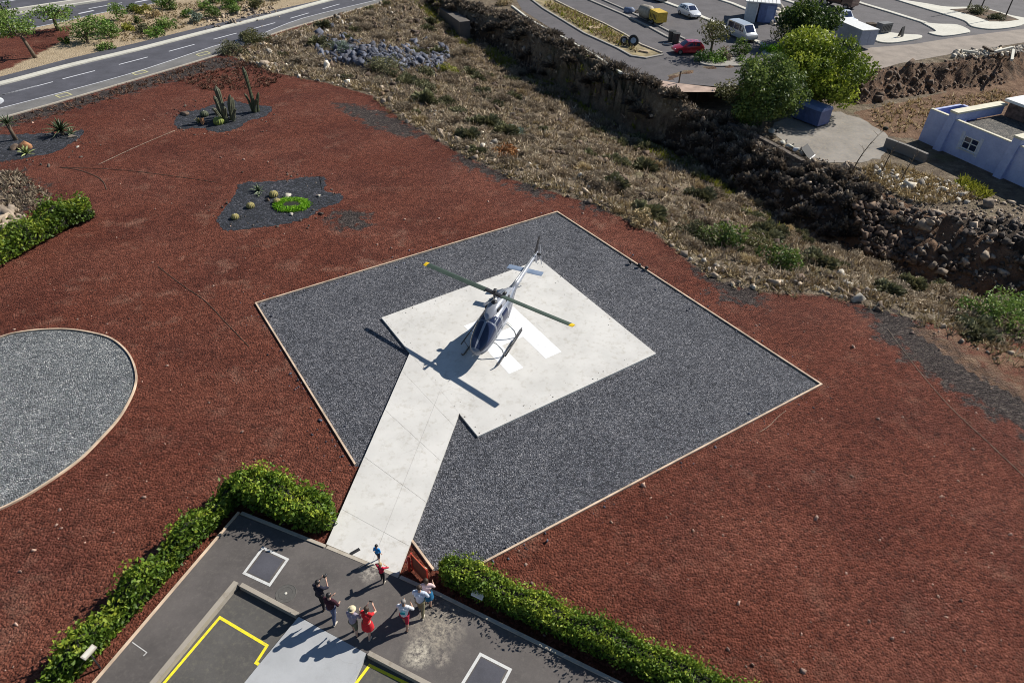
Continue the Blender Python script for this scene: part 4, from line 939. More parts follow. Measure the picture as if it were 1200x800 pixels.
flat_tufts(pl([(-20, 205), (25, 200), (60, 232), (45, 250), (10, 252), (-30, 255)]), 500, MT['dry_grey'], 0.3, 0.0, 'brown twiggy cover on the mound at the left edge', 12, 'dry_scrub')
tr_poly = pl([(990, 205), (1035, 190), (1110, 215), (1150, 235), (1080, 240), (1010, 214)], LOW)
flat_tufts(tr_poly, 500, MT['dry_tan'], 0.45, LOW + 0.02, 'dry grass on the terrace in front of the blue building', 13)
flat_tufts(pl([(1125, 208), (1160, 228), (1150, 236), (1120, 218)], LOW), 160, MT['yellow_grass'], 0.5, LOW + 0.02, 'yellow-green weeds on the terrace edge', 14)

# ------------------------------------------------------------------ rocks
def rock_shape(seed, sub=1):
    r_ = np.random.default_rng(seed); bm = bmesh.new(); bmesh.ops.create_icosphere(bm, subdivisions=sub, radius=1)
    V = np.array([v.co for v in bm.verts]); bm.verts.index_update(); Fc = np.array([[v.index for v in f.verts] for f in bm.faces]); bm.free()
    for _ in range(13):
        d = r_.normal(size=3); d /= np.linalg.norm(d); k = r_.uniform(0.36, 0.72); dd = V @ d; V = V - np.outer(np.maximum(dd - k, 0), d)
    return V * r_.uniform(0.7, 1.2, 3), Fc
def block_shape(seed):
    r_ = np.random.default_rng(seed); V = np.array([(x, y, z) for z in (-1, 1) for x, y in ((-1, -1), (1, -1), (1, 1), (-1, 1))], float)
    V = V * np.array([1.1, 0.75, 0.55]) * r_.uniform(0.75, 1.25, 3) + r_.normal(0, 0.2, (8, 3))
    q = [(0, 3, 2, 1), (4, 5, 6, 7), (0, 1, 5, 4), (1, 2, 6, 5), (2, 3, 7, 6), (3, 0, 4, 7)]
    return V * 0.8, np.array([t for a, b, c_, d in q for t in ((a, b, c_), (a, c_, d))])
BLOCKS = [block_shape(i) for i in range(10)]
ROCKS = [rock_shape(i) for i in range(8)]; ROCKS2 = [rock_shape(i + 30, 2) for i in range(6)]
def rocks_np(name, pts, sizes, m, label, seed, cat='rocks', kind='stuff', parent=None, sink=0.25, shapes=None):
    r_ = np.random.default_rng(seed); V = []; Fc = []; n0 = 0; T_ = []; shapes = shapes or (ROCKS + BLOCKS)
    for p, s_ in zip(pts, sizes):
        v, f = shapes[r_.integers(len(shapes))]; ang = r_.normal(size=3); a = np.linalg.norm(ang); k = ang / a
        K = np.array([[0, -k[2], k[1]], [k[2], 0, -k[0]], [-k[1], k[0], 0]]); Rm = np.eye(3) + math.sin(a * 2) * K + (1 - math.cos(a * 2)) * K @ K
        w = (v * s_) @ Rm.T; V.append(w + np.array(p) + np.array([0, 0, s_ * (0.5 - sink)])); Fc.append(f + n0); n0 += len(v); T_.append(np.full(len(v), np.clip(r_.normal(0.42, 0.24), 0, 1)))
    o = np_mesh(name, np.concatenate(V), np.concatenate(Fc), tinted(m), parent, tint=np.concatenate(T_))
    return tag(o, label, cat, kind=kind) if label else o
def scatter(mask, n, seed):
    r_ = np.random.default_rng(seed); ii = np.where(mask)[0]; ii = r_.choice(ii, min(n, len(ii)), replace=False)
    return [(C2[i][0], C2[i][1], height(*C2[i])) for i in ii]
q = scatter(Wc['inW'] & inview & (Wc['dR'] > 0.3), 2600, 1)
rocks_np('rocks', q, np.minimum(np.random.default_rng(1).gamma(1.6, 0.07, len(q)) + 0.06, 0.5), MT['rock_dark'], 'dark basalt rocks covering the far bank of the ravine', 1)
q = scatter(Wc['inW'] & inview, 420, 2)
rocks_np('rocks', q, np.random.default_rng(2).gamma(1.6, 0.09, len(q)) + 0.06, MT['rock_tan'], 'lighter rocks strewn over the far bank of the ravine', 2)
q = scatter(Wc['inS'] & (Wc['dE'] < 2.2) & (Wc['dE'] > 0.0) & inview, 700, 3)
qq = scatter(Wc['inS'] & (Wc['dE'] < 5) & inview & (vnoise(xs * 0.3, ys * 0.3, 14) > 0.52), 420, 33); rocks_np('rocks', qq, np.random.default_rng(33).gamma(2.0, 0.06, len(qq)) + 0.04, MT['rock_white'], 'whitish stones in patches along the lower scrub', 33)
rocks_np('rocks', q, np.random.default_rng(3).gamma(2.0, 0.055, len(q)) + 0.04, MT['rock_tan'], 'pale stones along the edge between cinder and scrub', 3)
q = scatter(Wc['inS'] & inview & (vnoise(xs * 0.15, ys * 0.15, 9) > 0.5), 1300, 4)
rocks_np('rocks', q, np.random.default_rng(4).gamma(2.0, 0.07, len(q)) + 0.04, MT['rock_brown'], 'brown stones scattered over the scrub slope', 4)
# the heap of blue grey blocks
r_ = np.random.default_rng(5); hp = []
for i in range(800):
    t = r_.uniform(0, 1); px = 372 + 152 * t; py = 53 + 12 * math.sin(t * 2.4) + r_.normal(0, 7.5) + 6 * t
    hp.append(tuple(at(px, py)))
rocks_np('rock_heap', hp, np.minimum(r_.gamma(2.0, 0.085, len(hp)) + 0.13, 0.55), MT['rock_blue'], 'heap of broken blue-grey rock blocks in the scrub', 5, 'rock heap', shapes=BLOCKS)
# spoil on the upper bank
bk = (Wc['dT'] < 3.3) & (~Wc['inT']) & (~Wc['inW']) & (~Wc['inS']) & (xs > 38) & inview
q = scatter(bk, 420, 6); rocks_np('rocks', q, np.random.default_rng(6).gamma(1.6, 0.07, len(q)) + 0.05, MT['rock_brown'], 'brown earth clods on the cut bank behind the building', 6)
q = scatter(Wc['inT'] & (Wc['dR'] < 4) & (xs > 26) & (ys < 64), 700, 7); rocks_np('rubble', q, np.random.default_rng(7).gamma(1.6, 0.06, len(q)) + 0.05, MT['rock_tan'], 'pale broken rubble on the terrace above the stone wall', 7, 'rubble')
q = [tuple(P(1020 + 110 * t + r_.normal(0, 4), 203 + 26 * t + r_.normal(0, 5), LOW)) for t in r_.uniform(0, 1, 260)]
rocks_np('rubble', q, r_.gamma(1.5, 0.09, len(q)) + 0.05, MT['rock_white'], 'white broken blocks tipped in front of the blue building', 8, 'rubble')
q = [tuple(P(1118 + 80 * t + r_.normal(0, 2), 65 - 6 * t + r_.normal(0, 2.2), 0.1)) for t in r_.uniform(0, 1, 300)]
rocks_np('rubble', q, np.minimum(r_.gamma(1.5, 0.1, len(q)) + 0.06, 0.35), MT['rock_white'], 'line of white rubble along the top of the earth bank', 9, 'rubble')
q = [tuple(P(240 + 80 * t + r_.normal(0, 8), 20 - 18 * t + r_.normal(0, 5) + 10 * r_.uniform(0, 1), 0)) for t in r_.uniform(0, 1, 300)]
rocks_np('rocks', q, r_.gamma(1.5, 0.07, len(q)) + 0.04, MT['rock_tan'], 'pale rocks between the bushes of the upper verge', 10)
q = [tuple(P(r_.uniform(-10, 27), 262 + r_.normal(0, 6), 0)) for t in range(130)]
rocks_np('rock_heap', q, r_.gamma(3.0, 0.08, len(q)) + 0.06, MT['rock_tan'], 'heap of pale stones behind the hedge at the left edge', 11, 'rock heap')
q = [tuple(P(r_.uniform(0, 1200), r_.uniform(130, 790), 0)) for t in range(800)]
fq = np.array([(a[0], a[1]) for a in q]); zf, Wf = terrain(fq); bad = inside(fq, pl([(295, 356), (653, 245), (966, 451), (551, 672), (380, 650)])) | inside(fq, pl(RB)) | Wf['inS'] | Wf['inW'] | inside(fq, pl([(270, 600), (900, 884), (900, 1000), (60, 950), (100, 800)])) | (zf < -0.05)
q = [a for a, b in zip(q, bad) if not b]
rocks_np('stones', q, r_.gamma(2.0, 0.016, len(q)) + 0.015, simple('pale_pebble', (0.42, 0.28, 0.22), 0.9, var=0.4), 'small pale stones lying on the red cinder', 12)
q = []
for a, b in (((300, 356), (653, 249)), ((653, 249), (962, 451)), ((962, 451), (551, 668)), ((300, 356), (416, 545))):
    for t in r_.uniform(0, 1, 110): q.append(tuple(P(a[0] + (b[0] - a[0]) * t, a[1] + (b[1] - a[1]) * t, 0) + Vector((r_.normal(0, 0.45), r_.normal(0, 0.45), 0))))
rocks_np('stones', q, r_.gamma(2.0, 0.012, len(q)) + 0.018, MT['rock_blue'], 'grey stones spilt over the edging of the gravel square', 14)
q = []
for a, b in ((Lp, Tp), (Tp, Rp), (Rp, Bp), (Bp, Lp)):
    for t in r_.uniform(0, 1, 26):
        v = a.lerp(b, t); v = v.lerp(pc, abs(r_.normal(0, 0.06)) + 0.01); q.append((v.x, v.y, 0.131))
rocks_np('stones', q, np.minimum(r_.gamma(2.0, 0.006, len(q)) + 0.01, 0.03), MT['rock_dark'], 'small dark stones blown onto the edges of the helipad', 15)
flat_tufts(pl([(1010, 128), (1060, 120), (1170, 106), (1200, 108), (1090, 150), (1040, 158)], LOW), 320, MT['dry_tan'], 0.4, LOW, 'dry grass in the earth pit behind the building', 16)
# big stones of the walled part of the ravine
wl = []; ws = []
for t in np.linspace(0, 1, 66):
    top = np.array([1000 + 215 * t, 240 + 26 * t]); bot = np.array([1020 + 205 * t, 296 + 40 * t])
    a = P(top[0], top[1], LOW - 0.05); b = P(bot[0], bot[1], -5.0)
    for k in range(12):
        u = k / 11 + r_.uniform(-0.04, 0.04); q_ = a.lerp(b, u); wl.append((q_.x + r_.normal(0, 0.12), q_.y + r_.normal(0, 0.12), q_.z)); ws.append(r_.uniform(0.17, 0.38))
rocks_np('stone_wall', wl, ws, MT['rock_brown'], 'rough dry stone wall holding the right end of the terrace', 13, 'stone wall', None, shapes=ROCKS2 + BLOCKS, sink=0.5)
# ------------------------------------------------------------------ helicopter
MT['heli'] = simple('silver_paint', (0.2, 0.22, 0.27), 0.3, 0.3, var=0.06, scale=1.5, coat=0.6)
MT['heli_white'] = simple('white_paint_gloss', (0.34, 0.36, 0.41), 0.3, 0.2, var=0.1, scale=1.5, coat=0.5)
MT['heli_blue'] = simple('blue_paint_sky_tint', (0.03, 0.045, 0.13), 0.25, 0.1, var=0.1, scale=1.5, coat=0.6)
MT['glass'] = simple('dark_glass', (0.022, 0.032, 0.075), 0.06, 0.0, var=0.1, scale=1.0, spec=0.8)  # blue base paints the sky's reflection into the glass
MT['blade'] = simple('blade_olive', (0.055, 0.08, 0.06), 0.5, 0.0, var=0.15, scale=2)
MT['tip'] = simple('tip_yellow', (0.75, 0.5, 0.01), 0.5, var=0.1)
MT['steel'] = simple('brushed_steel', (0.4, 0.41, 0.42), 0.35, 0.8, var=0.15, scale=8)
MT['black'] = simple('black_rubber', (0.02, 0.02, 0.022), 0.7, var=0.3, scale=5)
MT['dark_metal'] = simple('dark_metal', (0.06, 0.06, 0.065), 0.45, 0.5, var=0.2, scale=6)
MT['seat'] = simple('blue_grey_seat', (0.09, 0.11, 0.17), 0.8, var=0.2)
HEAD = R(-110.8); RZ = 2.87; TILT = 0.04
heli = thing('helicopter', 'silver helicopter with dark cockpit glass and two long rotor blades parked on the white H', 'helicopter', (-1.04, 30.95, 0.428), HEAD); heli.scale = (1.07, 1.07, 1.07)
ST = [(2.62, 0.86, 0.10, 0.09), (2.52, 0.86, 0.27, 0.20), (2.3, 0.88, 0.44, 0.33), (2.0, 0.93, 0.56, 0.43), (1.6, 1.02, 0.635, 0.55), (1.2, 1.11, 0.66, 0.66), (0.8, 1.17, 0.67, 0.72), (0.3, 1.19, 0.67, 0.73), (-0.3, 1.19, 0.66, 0.71), (-0.8, 1.2, 0.62, 0.65), (-1.3, 1.25, 0.54, 0.54), (-1.8, 1.33, 0.42, 0.40), (-2.3, 1.42, 0.29, 0.28), (-2.75, 1.48, 0.21, 0.2)]
def st(xv):
    S = sorted(ST); X_ = [s_[0] for s_ in S]; z_, w_, h_ = [float(np.interp(xv, X_, [s_[i] for s_ in S])) for i in (1, 2, 3)]; return z_, w_ * 0.88, h_
def skin(xv, a, off=0.0):
    z0, w_, h_ = st(xv); ca, sa_ = math.cos(a), math.sin(a); e = 2 / 2.7
    return Vector((xv, math.copysign(abs(ca) ** e, ca) * (w_ + off), z0 + math.copysign(abs(sa_) ** e, sa_) * (h_ + off)))
bm = bmesh.new(); xs_ = np.concatenate([np.linspace(2.62, 2.2, 6), np.linspace(2.1, -2.75, 34)])
loft(bm, [[skin(xv, 2 * math.pi * k / 40) for k in range(40)] for xv in xs_]); fin('fuselage', bm, MT['heli'], heli, smooth=True)
def patch(name, m, f, nu=10, nv=8, parent=heli, thick=0.02):
    """a curved panel lying 8 mm proud of the fuselage; f(u,v) -> (x, angle)"""
    bm = bmesh.new(); gv = []
    for i in range(nu + 1):
        gv.append([bm.verts.new(skin(*f(i / nu, j / nv), 0.008)) for j in range(nv + 1)])
    for i in range(nu):
        for j in range(nv): bm.faces.new((gv[i][j], gv[i + 1][j], gv[i + 1][j + 1], gv[i][j + 1]))
    o = fin(name, bm, m, parent, smooth=True); return o
# two windscreen panes either side of a silver post, from the nose to the roof
for sgn in (1, -1):
    def fws(u, v, sgn=sgn):
        xv = 2.47 - 1.37 * u
        lo_, hi_ = R(2), R(86.5)
        a = lo_ + (hi_ - lo_) * v + R(6) * (1 - u) * (1 - v)
        return xv, (a if sgn > 0 else math.pi - a)
    patch('windscreen', MT['glass'], fws)
    def froof(u, v, sgn=sgn):
        a = R(50 + 32 * v); return 1.02 - 0.5 * u, (a if sgn > 0 else math.pi - a)
    patch('roof_window', MT['glass'], froof, 6, 5)
    def fchin(u, v, sgn=sgn):
        a = R(-12 - 38 * v); return 2.42 - 0.5 * u, (a if sgn > 0 else math.pi - a)
    patch('chin_window', MT['glass'], fchin, 5, 5)
    # doors: a seam-thin panel with a window in it
    for (xa, xb, wa) in ((1.04, 0.3, 14), (0.24, -0.72, 12)):
        def fdoor(u, v, sgn=sgn, xa=xa, xb=xb):
            a = R(-52 + 100 * v); return xa + (xb - xa) * u, (a if sgn > 0 else math.pi - a)
        d_ = patch('door', MT['heli_white'], fdoor, 8, 10)
        bm = bmesh.new(); gv = []
        for i in range(7):
            row = []
            for j in range(6):
                a = R(0 + 44 * j / 5); xv = xa + (xb - xa) * (0.1 + 0.8 * i / 6); row.append(bm.verts.new(skin(xv, a if sgn > 0 else math.pi - a, 0.016)))
            gv.append(row)
        for i in range(6):
            for j in range(5): bm.faces.new((gv[i][j], gv[i + 1][j], gv[i + 1][j + 1], gv[i][j + 1]))
        fin('window', bm, MT['glass'], d_, smooth=True)
        bm = bmesh.new(); p_ = skin(xa + (xb - xa) * 0.85, R(-4) if sgn > 0 else math.pi - R(-4), 0.02); box(bm, p_.x - 0.07, p_.x + 0.07, p_.y - 0.012, p_.y + 0.012, p_.z - 0.015, p_.z + 0.015); fin('handle', bm, MT['dark_metal'], d_)
# nose underside: sky reflection painted in as blue; belly stripe in blue paint
patch('nose_sky_tint', MT['heli_blue'], lambda u, v: (2.6 - 0.75 * u, R(-60) - R(60) * v), 8, 8)
for sgn in (1, -1):
    patch('stripe', MT['heli_blue'], lambda u, v, sgn=sgn: (-0.78 - 1.9 * u, (R(-14 + 22 * v) if sgn > 0 else math.pi - R(-14 + 22 * v))), 10, 4)
# engine cowling and roof fairing
bm = bmesh.new()
CW = [(1.05, 1.86, 0.05, 0.03), (0.85, 1.93, 0.22, 0.1), (0.5, 2.0, 0.33, 0.2), (0.1, 2.04, 0.38, 0.27), (-0.4, 2.03, 0.4, 0.28), (-0.9, 1.98, 0.39, 0.27), (-1.4, 1.88, 0.34, 0.25), (-1.9, 1.76, 0.25, 0.2), (-2.4, 1.64, 0.12, 0.1), (-2.7, 1.6, 0.03, 0.03)]
rr = []
for (xv, z0, w_, h_) in CW:
    rr.append([(xv, math.copysign(abs(math.cos(2 * math.pi * k / 24)) ** 0.75, math.cos(2 * math.pi * k / 24)) * w_ * 0.92, z0 + math.copysign(abs(math.sin(2 * math.pi * k / 24)) ** 0.75, math.sin(2 * math.pi * k / 24)) * h_) for k in range(24)])
loft(bm, rr); cw = fin('engine_cowling', bm, MT['heli_white'], heli, smooth=True)
for sgn in (1, -1):
    bm = bmesh.new(); box(bm, -0.15, 0.35, sgn * 0.342 - 0.03, sgn * 0.342 + 0.03, 1.98, 2.16); fin('air_intake', bm, MT['black'], cw, bevel=0.01)
    bm = bmesh.new(); box(bm, -1.25, -0.75, sgn * 0.345 - 0.03, sgn * 0.345 + 0.03, 1.92, 2.06); fin('louvre', bm, MT['dark_metal'], cw, bevel=0.008)
    bm = bmesh.new(); tube(bm, [(-0.62, sgn * 0.2, 2.22), (-0.72, sgn * 0.26, 2.42), (-0.85, sgn * 0.29, 2.5)], [0.095, 0.1, 0.105], 12); fin('exhaust', bm, MT['dark_metal'], cw, smooth=True)
# mast, hub, two blades, control rods
bm = bmesh.new(); tube(bm, [(0, 0, 2.2), (0, 0, 2.36), (0, 0, 2.37), (0, 0, RZ + 0.02)], [0.2, 0.15, 0.065, 0.055], 14); fin('mast', bm, MT['dark_metal'], heli, smooth=True)
bm = bmesh.new(); ball(bm, (0, 0, 2.52), 0.17, 2, (1, 1, 0.3)); fin('swashplate', bm, MT['steel'], heli, smooth=True)
ba = R(-36.6) - HEAD; bd = Vector((math.cos(ba), math.sin(ba), 0)); bn = Vector((-bd.y, bd.x, 0))


def bladepts(r0, r1, c0, c1, droop0, droop1, sgn, th=0.035):
    rings = []
    for t in np.linspace(0, 1, 9):
        r_ = r0 + (r1 - r0) * t; ch = c0 + (c1 - c0) * t; dz = droop0 + (droop1 - droop0) * t * t
        o_ = bd * sgn * r_ + Vector((0, 0, RZ + dz + TILT * sgn * r_)); rg = []
        for (cu, cz) in ((-0.5, 0), (-0.3, 0.45), (-0.05, 0.5), (0.5, 0.05), (0.5, -0.05), (-0.05, -0.5), (-0.3, -0.45)):
            rg.append(o_ + bn * sgn * cu * ch + Vector((0, 0, cz * th * 2 + cu * -0.04)))
        rings.append(rg)
    return rings
bm = bmesh.new(); box(bm, -0.55, 0.55, -0.09, 0.09, RZ - 0.07, RZ + 0.07, Matrix.Rotation(ba, 4, 'Z')); tube(bm, [(0, 0, RZ + 0.05), (0, 0, RZ + 0.18)], [0.1, 0.07], 12)
hub = fin('rotor_hub', bm, MT['dark_metal'], heli, bevel=0.02)
bm = bmesh.new(); box(bm, -0.07, 0.07, -0.85, 0.85, RZ - 0.3, RZ - 0.27, Matrix.Rotation(ba, 4, 'Z')); fin('balance_bar', bm, MT['steel'], hub)
for sgn in (1, -1):
    bm = bmesh.new(); loft(bm, bladepts(0.5, 4.66, 0.33, 0.33, 0.0, 0.03, sgn)); b_ = fin('rotor_blade', bm, MT['blade'], heli, smooth=True, angle=R(40))
    bm = bmesh.new(); loft(bm, bladepts(4.662, 4.87, 0.33, 0.31, 0.03, 0.035, sgn)); fin('blade_tip', bm, MT['tip'], b_, smooth=True, angle=R(40))
    bm = bmesh.new(); tube(bm, [bn * 0.17 * sgn + Vector((0, 0, 2.52)), bn * 0.17 * sgn + bd * 0.12 + Vector((0, 0, RZ - 0.02))], 0.016, 6); fin('pitch_link', bm, MT['steel'], hub)
# tail boom
bm = bmesh.new(); tube(bm, [(-2.5, 0, 1.46), (-3.4, 0, 1.51), (-5.0, 0, 1.58), (-6.5, 0, 1.64), (-6.62, 0, 1.645)], [0.2, 0.165, 0.125, 0.095, 0.06], 20); boom = fin('tail_boom', bm, MT['heli_white'], heli, smooth=True)
bm = bmesh.new(); tube(bm, [(-2.4, 0.0, 1.74), (-3.5, 0.0, 1.75), (-6.3, 0.0, 1.79)], [0.06, 0.05, 0.035], 8); fin('drive_shaft_cover', bm, MT['steel'], boom, smooth=True)
def foil(bm, quad, th, axis):
    """tapered plate: quad = root le, root te, tip te, tip le"""
    rings = []
    a, b, c_, d = [Vector(v) for v in quad]
    for t in np.linspace(0, 1, 5):
        le = a.lerp(d, t); te = b.lerp(c_, t); w_ = th * (1 - 0.35 * t); rg = []
        for (u, k) in ((0, 0), (0.08, 0.7), (0.35, 1), (0.98, 0.15), (0.98, -0.15), (0.35, -1), (0.08, -0.7)):
            rg.append(le.lerp(te, u) + Vector(axis) * w_ * 0.5 * k)
        rings.append(rg)
    loft(bm, rings)
bm = bmesh.new(); foil(bm, [(-6.0, 0, 1.68), (-6.62, 0, 1.68), (-7.02, 0, 2.62), (-6.66, 0, 2.62)], 0.07, (0, 1, 0)); fn = fin('tail_fin', bm, MT['dark_metal'], heli, smooth=True, angle=R(35))
bm = bmesh.new(); foil(bm, [(-6.05, 0, 1.6), (-6.55, 0, 1.6), (-6.72, 0, 0.95), (-6.42, 0, 0.95)], 0.06, (0, 1, 0)); fin('tail_fin', bm, MT['heli_white'], heli, smooth=True, angle=R(35))
bm = bmesh.new(); tube(bm, [(-6.45, 0, 1.05), (-6.75, 0, 0.72), (-6.95, 0, 0.68)], 0.018, 6); fin('tail_skid', bm, MT['steel'], heli)
bm = bmesh.new()
for sgn in (1, -1): foil(bm, [(-4.35, sgn * 0.12, 1.55), (-4.82, sgn * 0.12, 1.55), (-4.82, sgn * 1.06, 1.55), (-4.35, sgn * 1.06, 1.55)], 0.06, (0, 0, 1))
fin('stabiliser', bm, simple('stab_blue_grey', (0.22, 0.28, 0.38), 0.35, 0.1, var=0.1, coat=0.4), heli, smooth=True, angle=R(35))
tr_ = [(-6.36, 0.1, 1.66)]
bm = bmesh.new(); tube(bm, [(-6.36, 0.05, 1.66), (-6.36, 0.32, 1.66)], [0.07, 0.05], 10); trh = fin('tail_rotor', bm, MT['black'], heli, smooth=True)
for sgn in (1, -1):
    bm = bmesh.new(); foil(bm, [(-6.28, 0.3, 1.66 + sgn * 0.1), (-6.44, 0.3, 1.66 + sgn * 0.1), (-6.44 + 0.24 * sgn, 0.3, 1.66 + sgn * 0.82), (-6.30 + 0.24 * sgn, 0.3, 1.66 + sgn * 0.82)], 0.025, (0, 1, 0)); fin('tail_rotor_blade', bm, MT['heli_white'], trh, smooth=True, angle=R(35))
# landing skids
for sgn in (1, -1):
    bm = bmesh.new(); y_ = sgn * 1.0
    tube(bm, [(2.0, y_, 0.03), (1.92, y_, -0.12), (1.74, y_, -0.21), (1.5, y_, -0.23), (0, y_, -0.23), (-1.55, y_, -0.23), (-1.62, y_, -0.23)], [0.03, 0.04, 0.045, 0.045, 0.045, 0.045, 0.02], 10)
    sk_ = fin('skid', bm, MT['dark_metal'], heli, smooth=True)
    bm = bmesh.new(); tube(bm, [(1.5, sgn * 1.26, 0.2), (0.6, sgn * 1.27, 0.2), (-0.9, sgn * 1.26, 0.2)], 0.035, 8)
    for xv in (1.15, 0.2, -0.7): tube(bm, [(xv, sgn * 1.0, -0.22), (xv, sgn * 1.14, 0.02), (xv, sgn * 1.27, 0.2)], 0.018, 6)
    fin('boarding_step', bm, MT['dark_metal'], sk_, smooth=True)
for xv in (1.0, -0.75):
    bm = bmesh.new(); tube(bm, [(xv, -1.0, -0.22), (xv, -0.88, 0.12), (xv, -0.55, 0.45), (xv, 0, 0.52), (xv, 0.55, 0.45), (xv, 0.88, 0.12), (xv, 1.0, -0.22)], 0.035, 10); fin('cross_tube', bm, MT['steel'], heli, smooth=True)
bm = bmesh.new(); tube(bm, [(2.55, 0, 0.8), (2.9, 0, 0.84)], [0.018, 0.008], 6); fin('pitot_tube', bm, MT['steel'], heli)
bm = bmesh.new(); ball(bm, (2.35, 0, 0.6), 0.09, 2, (0.8, 1, 0.6)); fin('landing_light', bm, MT['heli_white'], heli, smooth=True)
bm = bmesh.new(); tube(bm, [(-1.6, 0, 0.85), (-1.7, 0, 0.62)], [0.012, 0.006], 6); fin('antenna', bm, MT['black'], heli)
patch('windscreen_post', MT['heli_white'], lambda u, v: (2.5 - 1.4 * u, R(87 + 6 * v)), 10, 2)

# ------------------------------------------------------------------ people
def cloth(name, c0): return simple(name, c0, 0.9, var=0.18, scale=14, spec=0.2, bmp=0.3)
SKIN = {'light': simple('skin_light', (0.55, 0.34, 0.25), 0.5, var=0.06), 'tan': simple('skin_tan', (0.42, 0.25, 0.17), 0.5, var=0.06)}
HAIRM = {'brown': simple('hair_brown', (0.05, 0.03, 0.018), 0.6, var=0.3, scale=20), 'black': simple('hair_black', (0.012, 0.01, 0.01), 0.5, var=0.3, scale=20), 'blond': simple('hair_blond', (0.4, 0.28, 0.13), 0.6, var=0.25, scale=20), 'grey': simple('hair_grey', (0.25, 0.23, 0.21), 0.6, var=0.25, scale=20)}
EYE = simple('eye_dark', (0.02, 0.015, 0.012), 0.2); LIP = simple('lip', (0.35, 0.12, 0.1), 0.5)
def capsule(bm, p0, r0, p1, r1, n=12):
    p0, p1 = Vector(p0), Vector(p1); d = (p1 - p0); L = d.length
    d = d / L if L > 1e-6 else Vector((0, 0, 1))
    pts = []; rad = []
    for t in (-0.999, -0.87, -0.5, 0): pts.append(p0 + d * r0 * t); rad.append(r0 * math.sqrt(max(1e-4, 1 - t * t)))
    for t in (0, 0.5, 0.87, 0.999): pts.append(p1 + d * r1 * t); rad.append(r1 * math.sqrt(max(1e-4, 1 - t * t)))
    tube(bm, pts, rad, n)
def hand_caps(wrist, d, palm_n, k, sgn, curl=0.5):
    """palm and five fingers from the wrist along d"""
    d = d.normalized(); side = palm_n.cross(d).normalized() * sgn; palm_n = side.cross(d).normalized() * sgn
    caps = []
    for o_ in (-0.028, 0.0, 0.028): caps.append((wrist + side * o_ * k * 0.7, 0.017 * k, wrist + d * 0.085 * k + side * o_ * k, 0.014 * k))
    for i, (o_, ln) in enumerate(((0.034, 0.07), (0.012, 0.08), (-0.011, 0.075), (-0.033, 0.058))):
        a = wrist + d * 0.09 * k + side * o_ * k; b = a + (d * (1 - 0.3 * curl) - palm_n * 0.6 * curl).normalized() * ln * 0.55 * k + side * o_ * 0.15 * k
        c_ = b + (d * (1 - curl) - palm_n * 1.2 * curl + d * 0.1).normalized() * ln * 0.5 * k
        caps += [(a, 0.0095 * k, b, 0.0085 * k), (b, 0.0085 * k, c_, 0.0075 * k)]
    a = wrist + d * 0.03 * k + side * 0.036 * k; b = a + (side * 0.8 + d * 0.7).normalized() * 0.04 * k; c_ = b + (d + side * 0.1 - palm_n * 0.3).normalized() * 0.03 * k
    caps += [(a, 0.012 * k, b, 0.0105 * k), (b, 0.0105 * k, c_, 0.0085 * k)]
    return caps
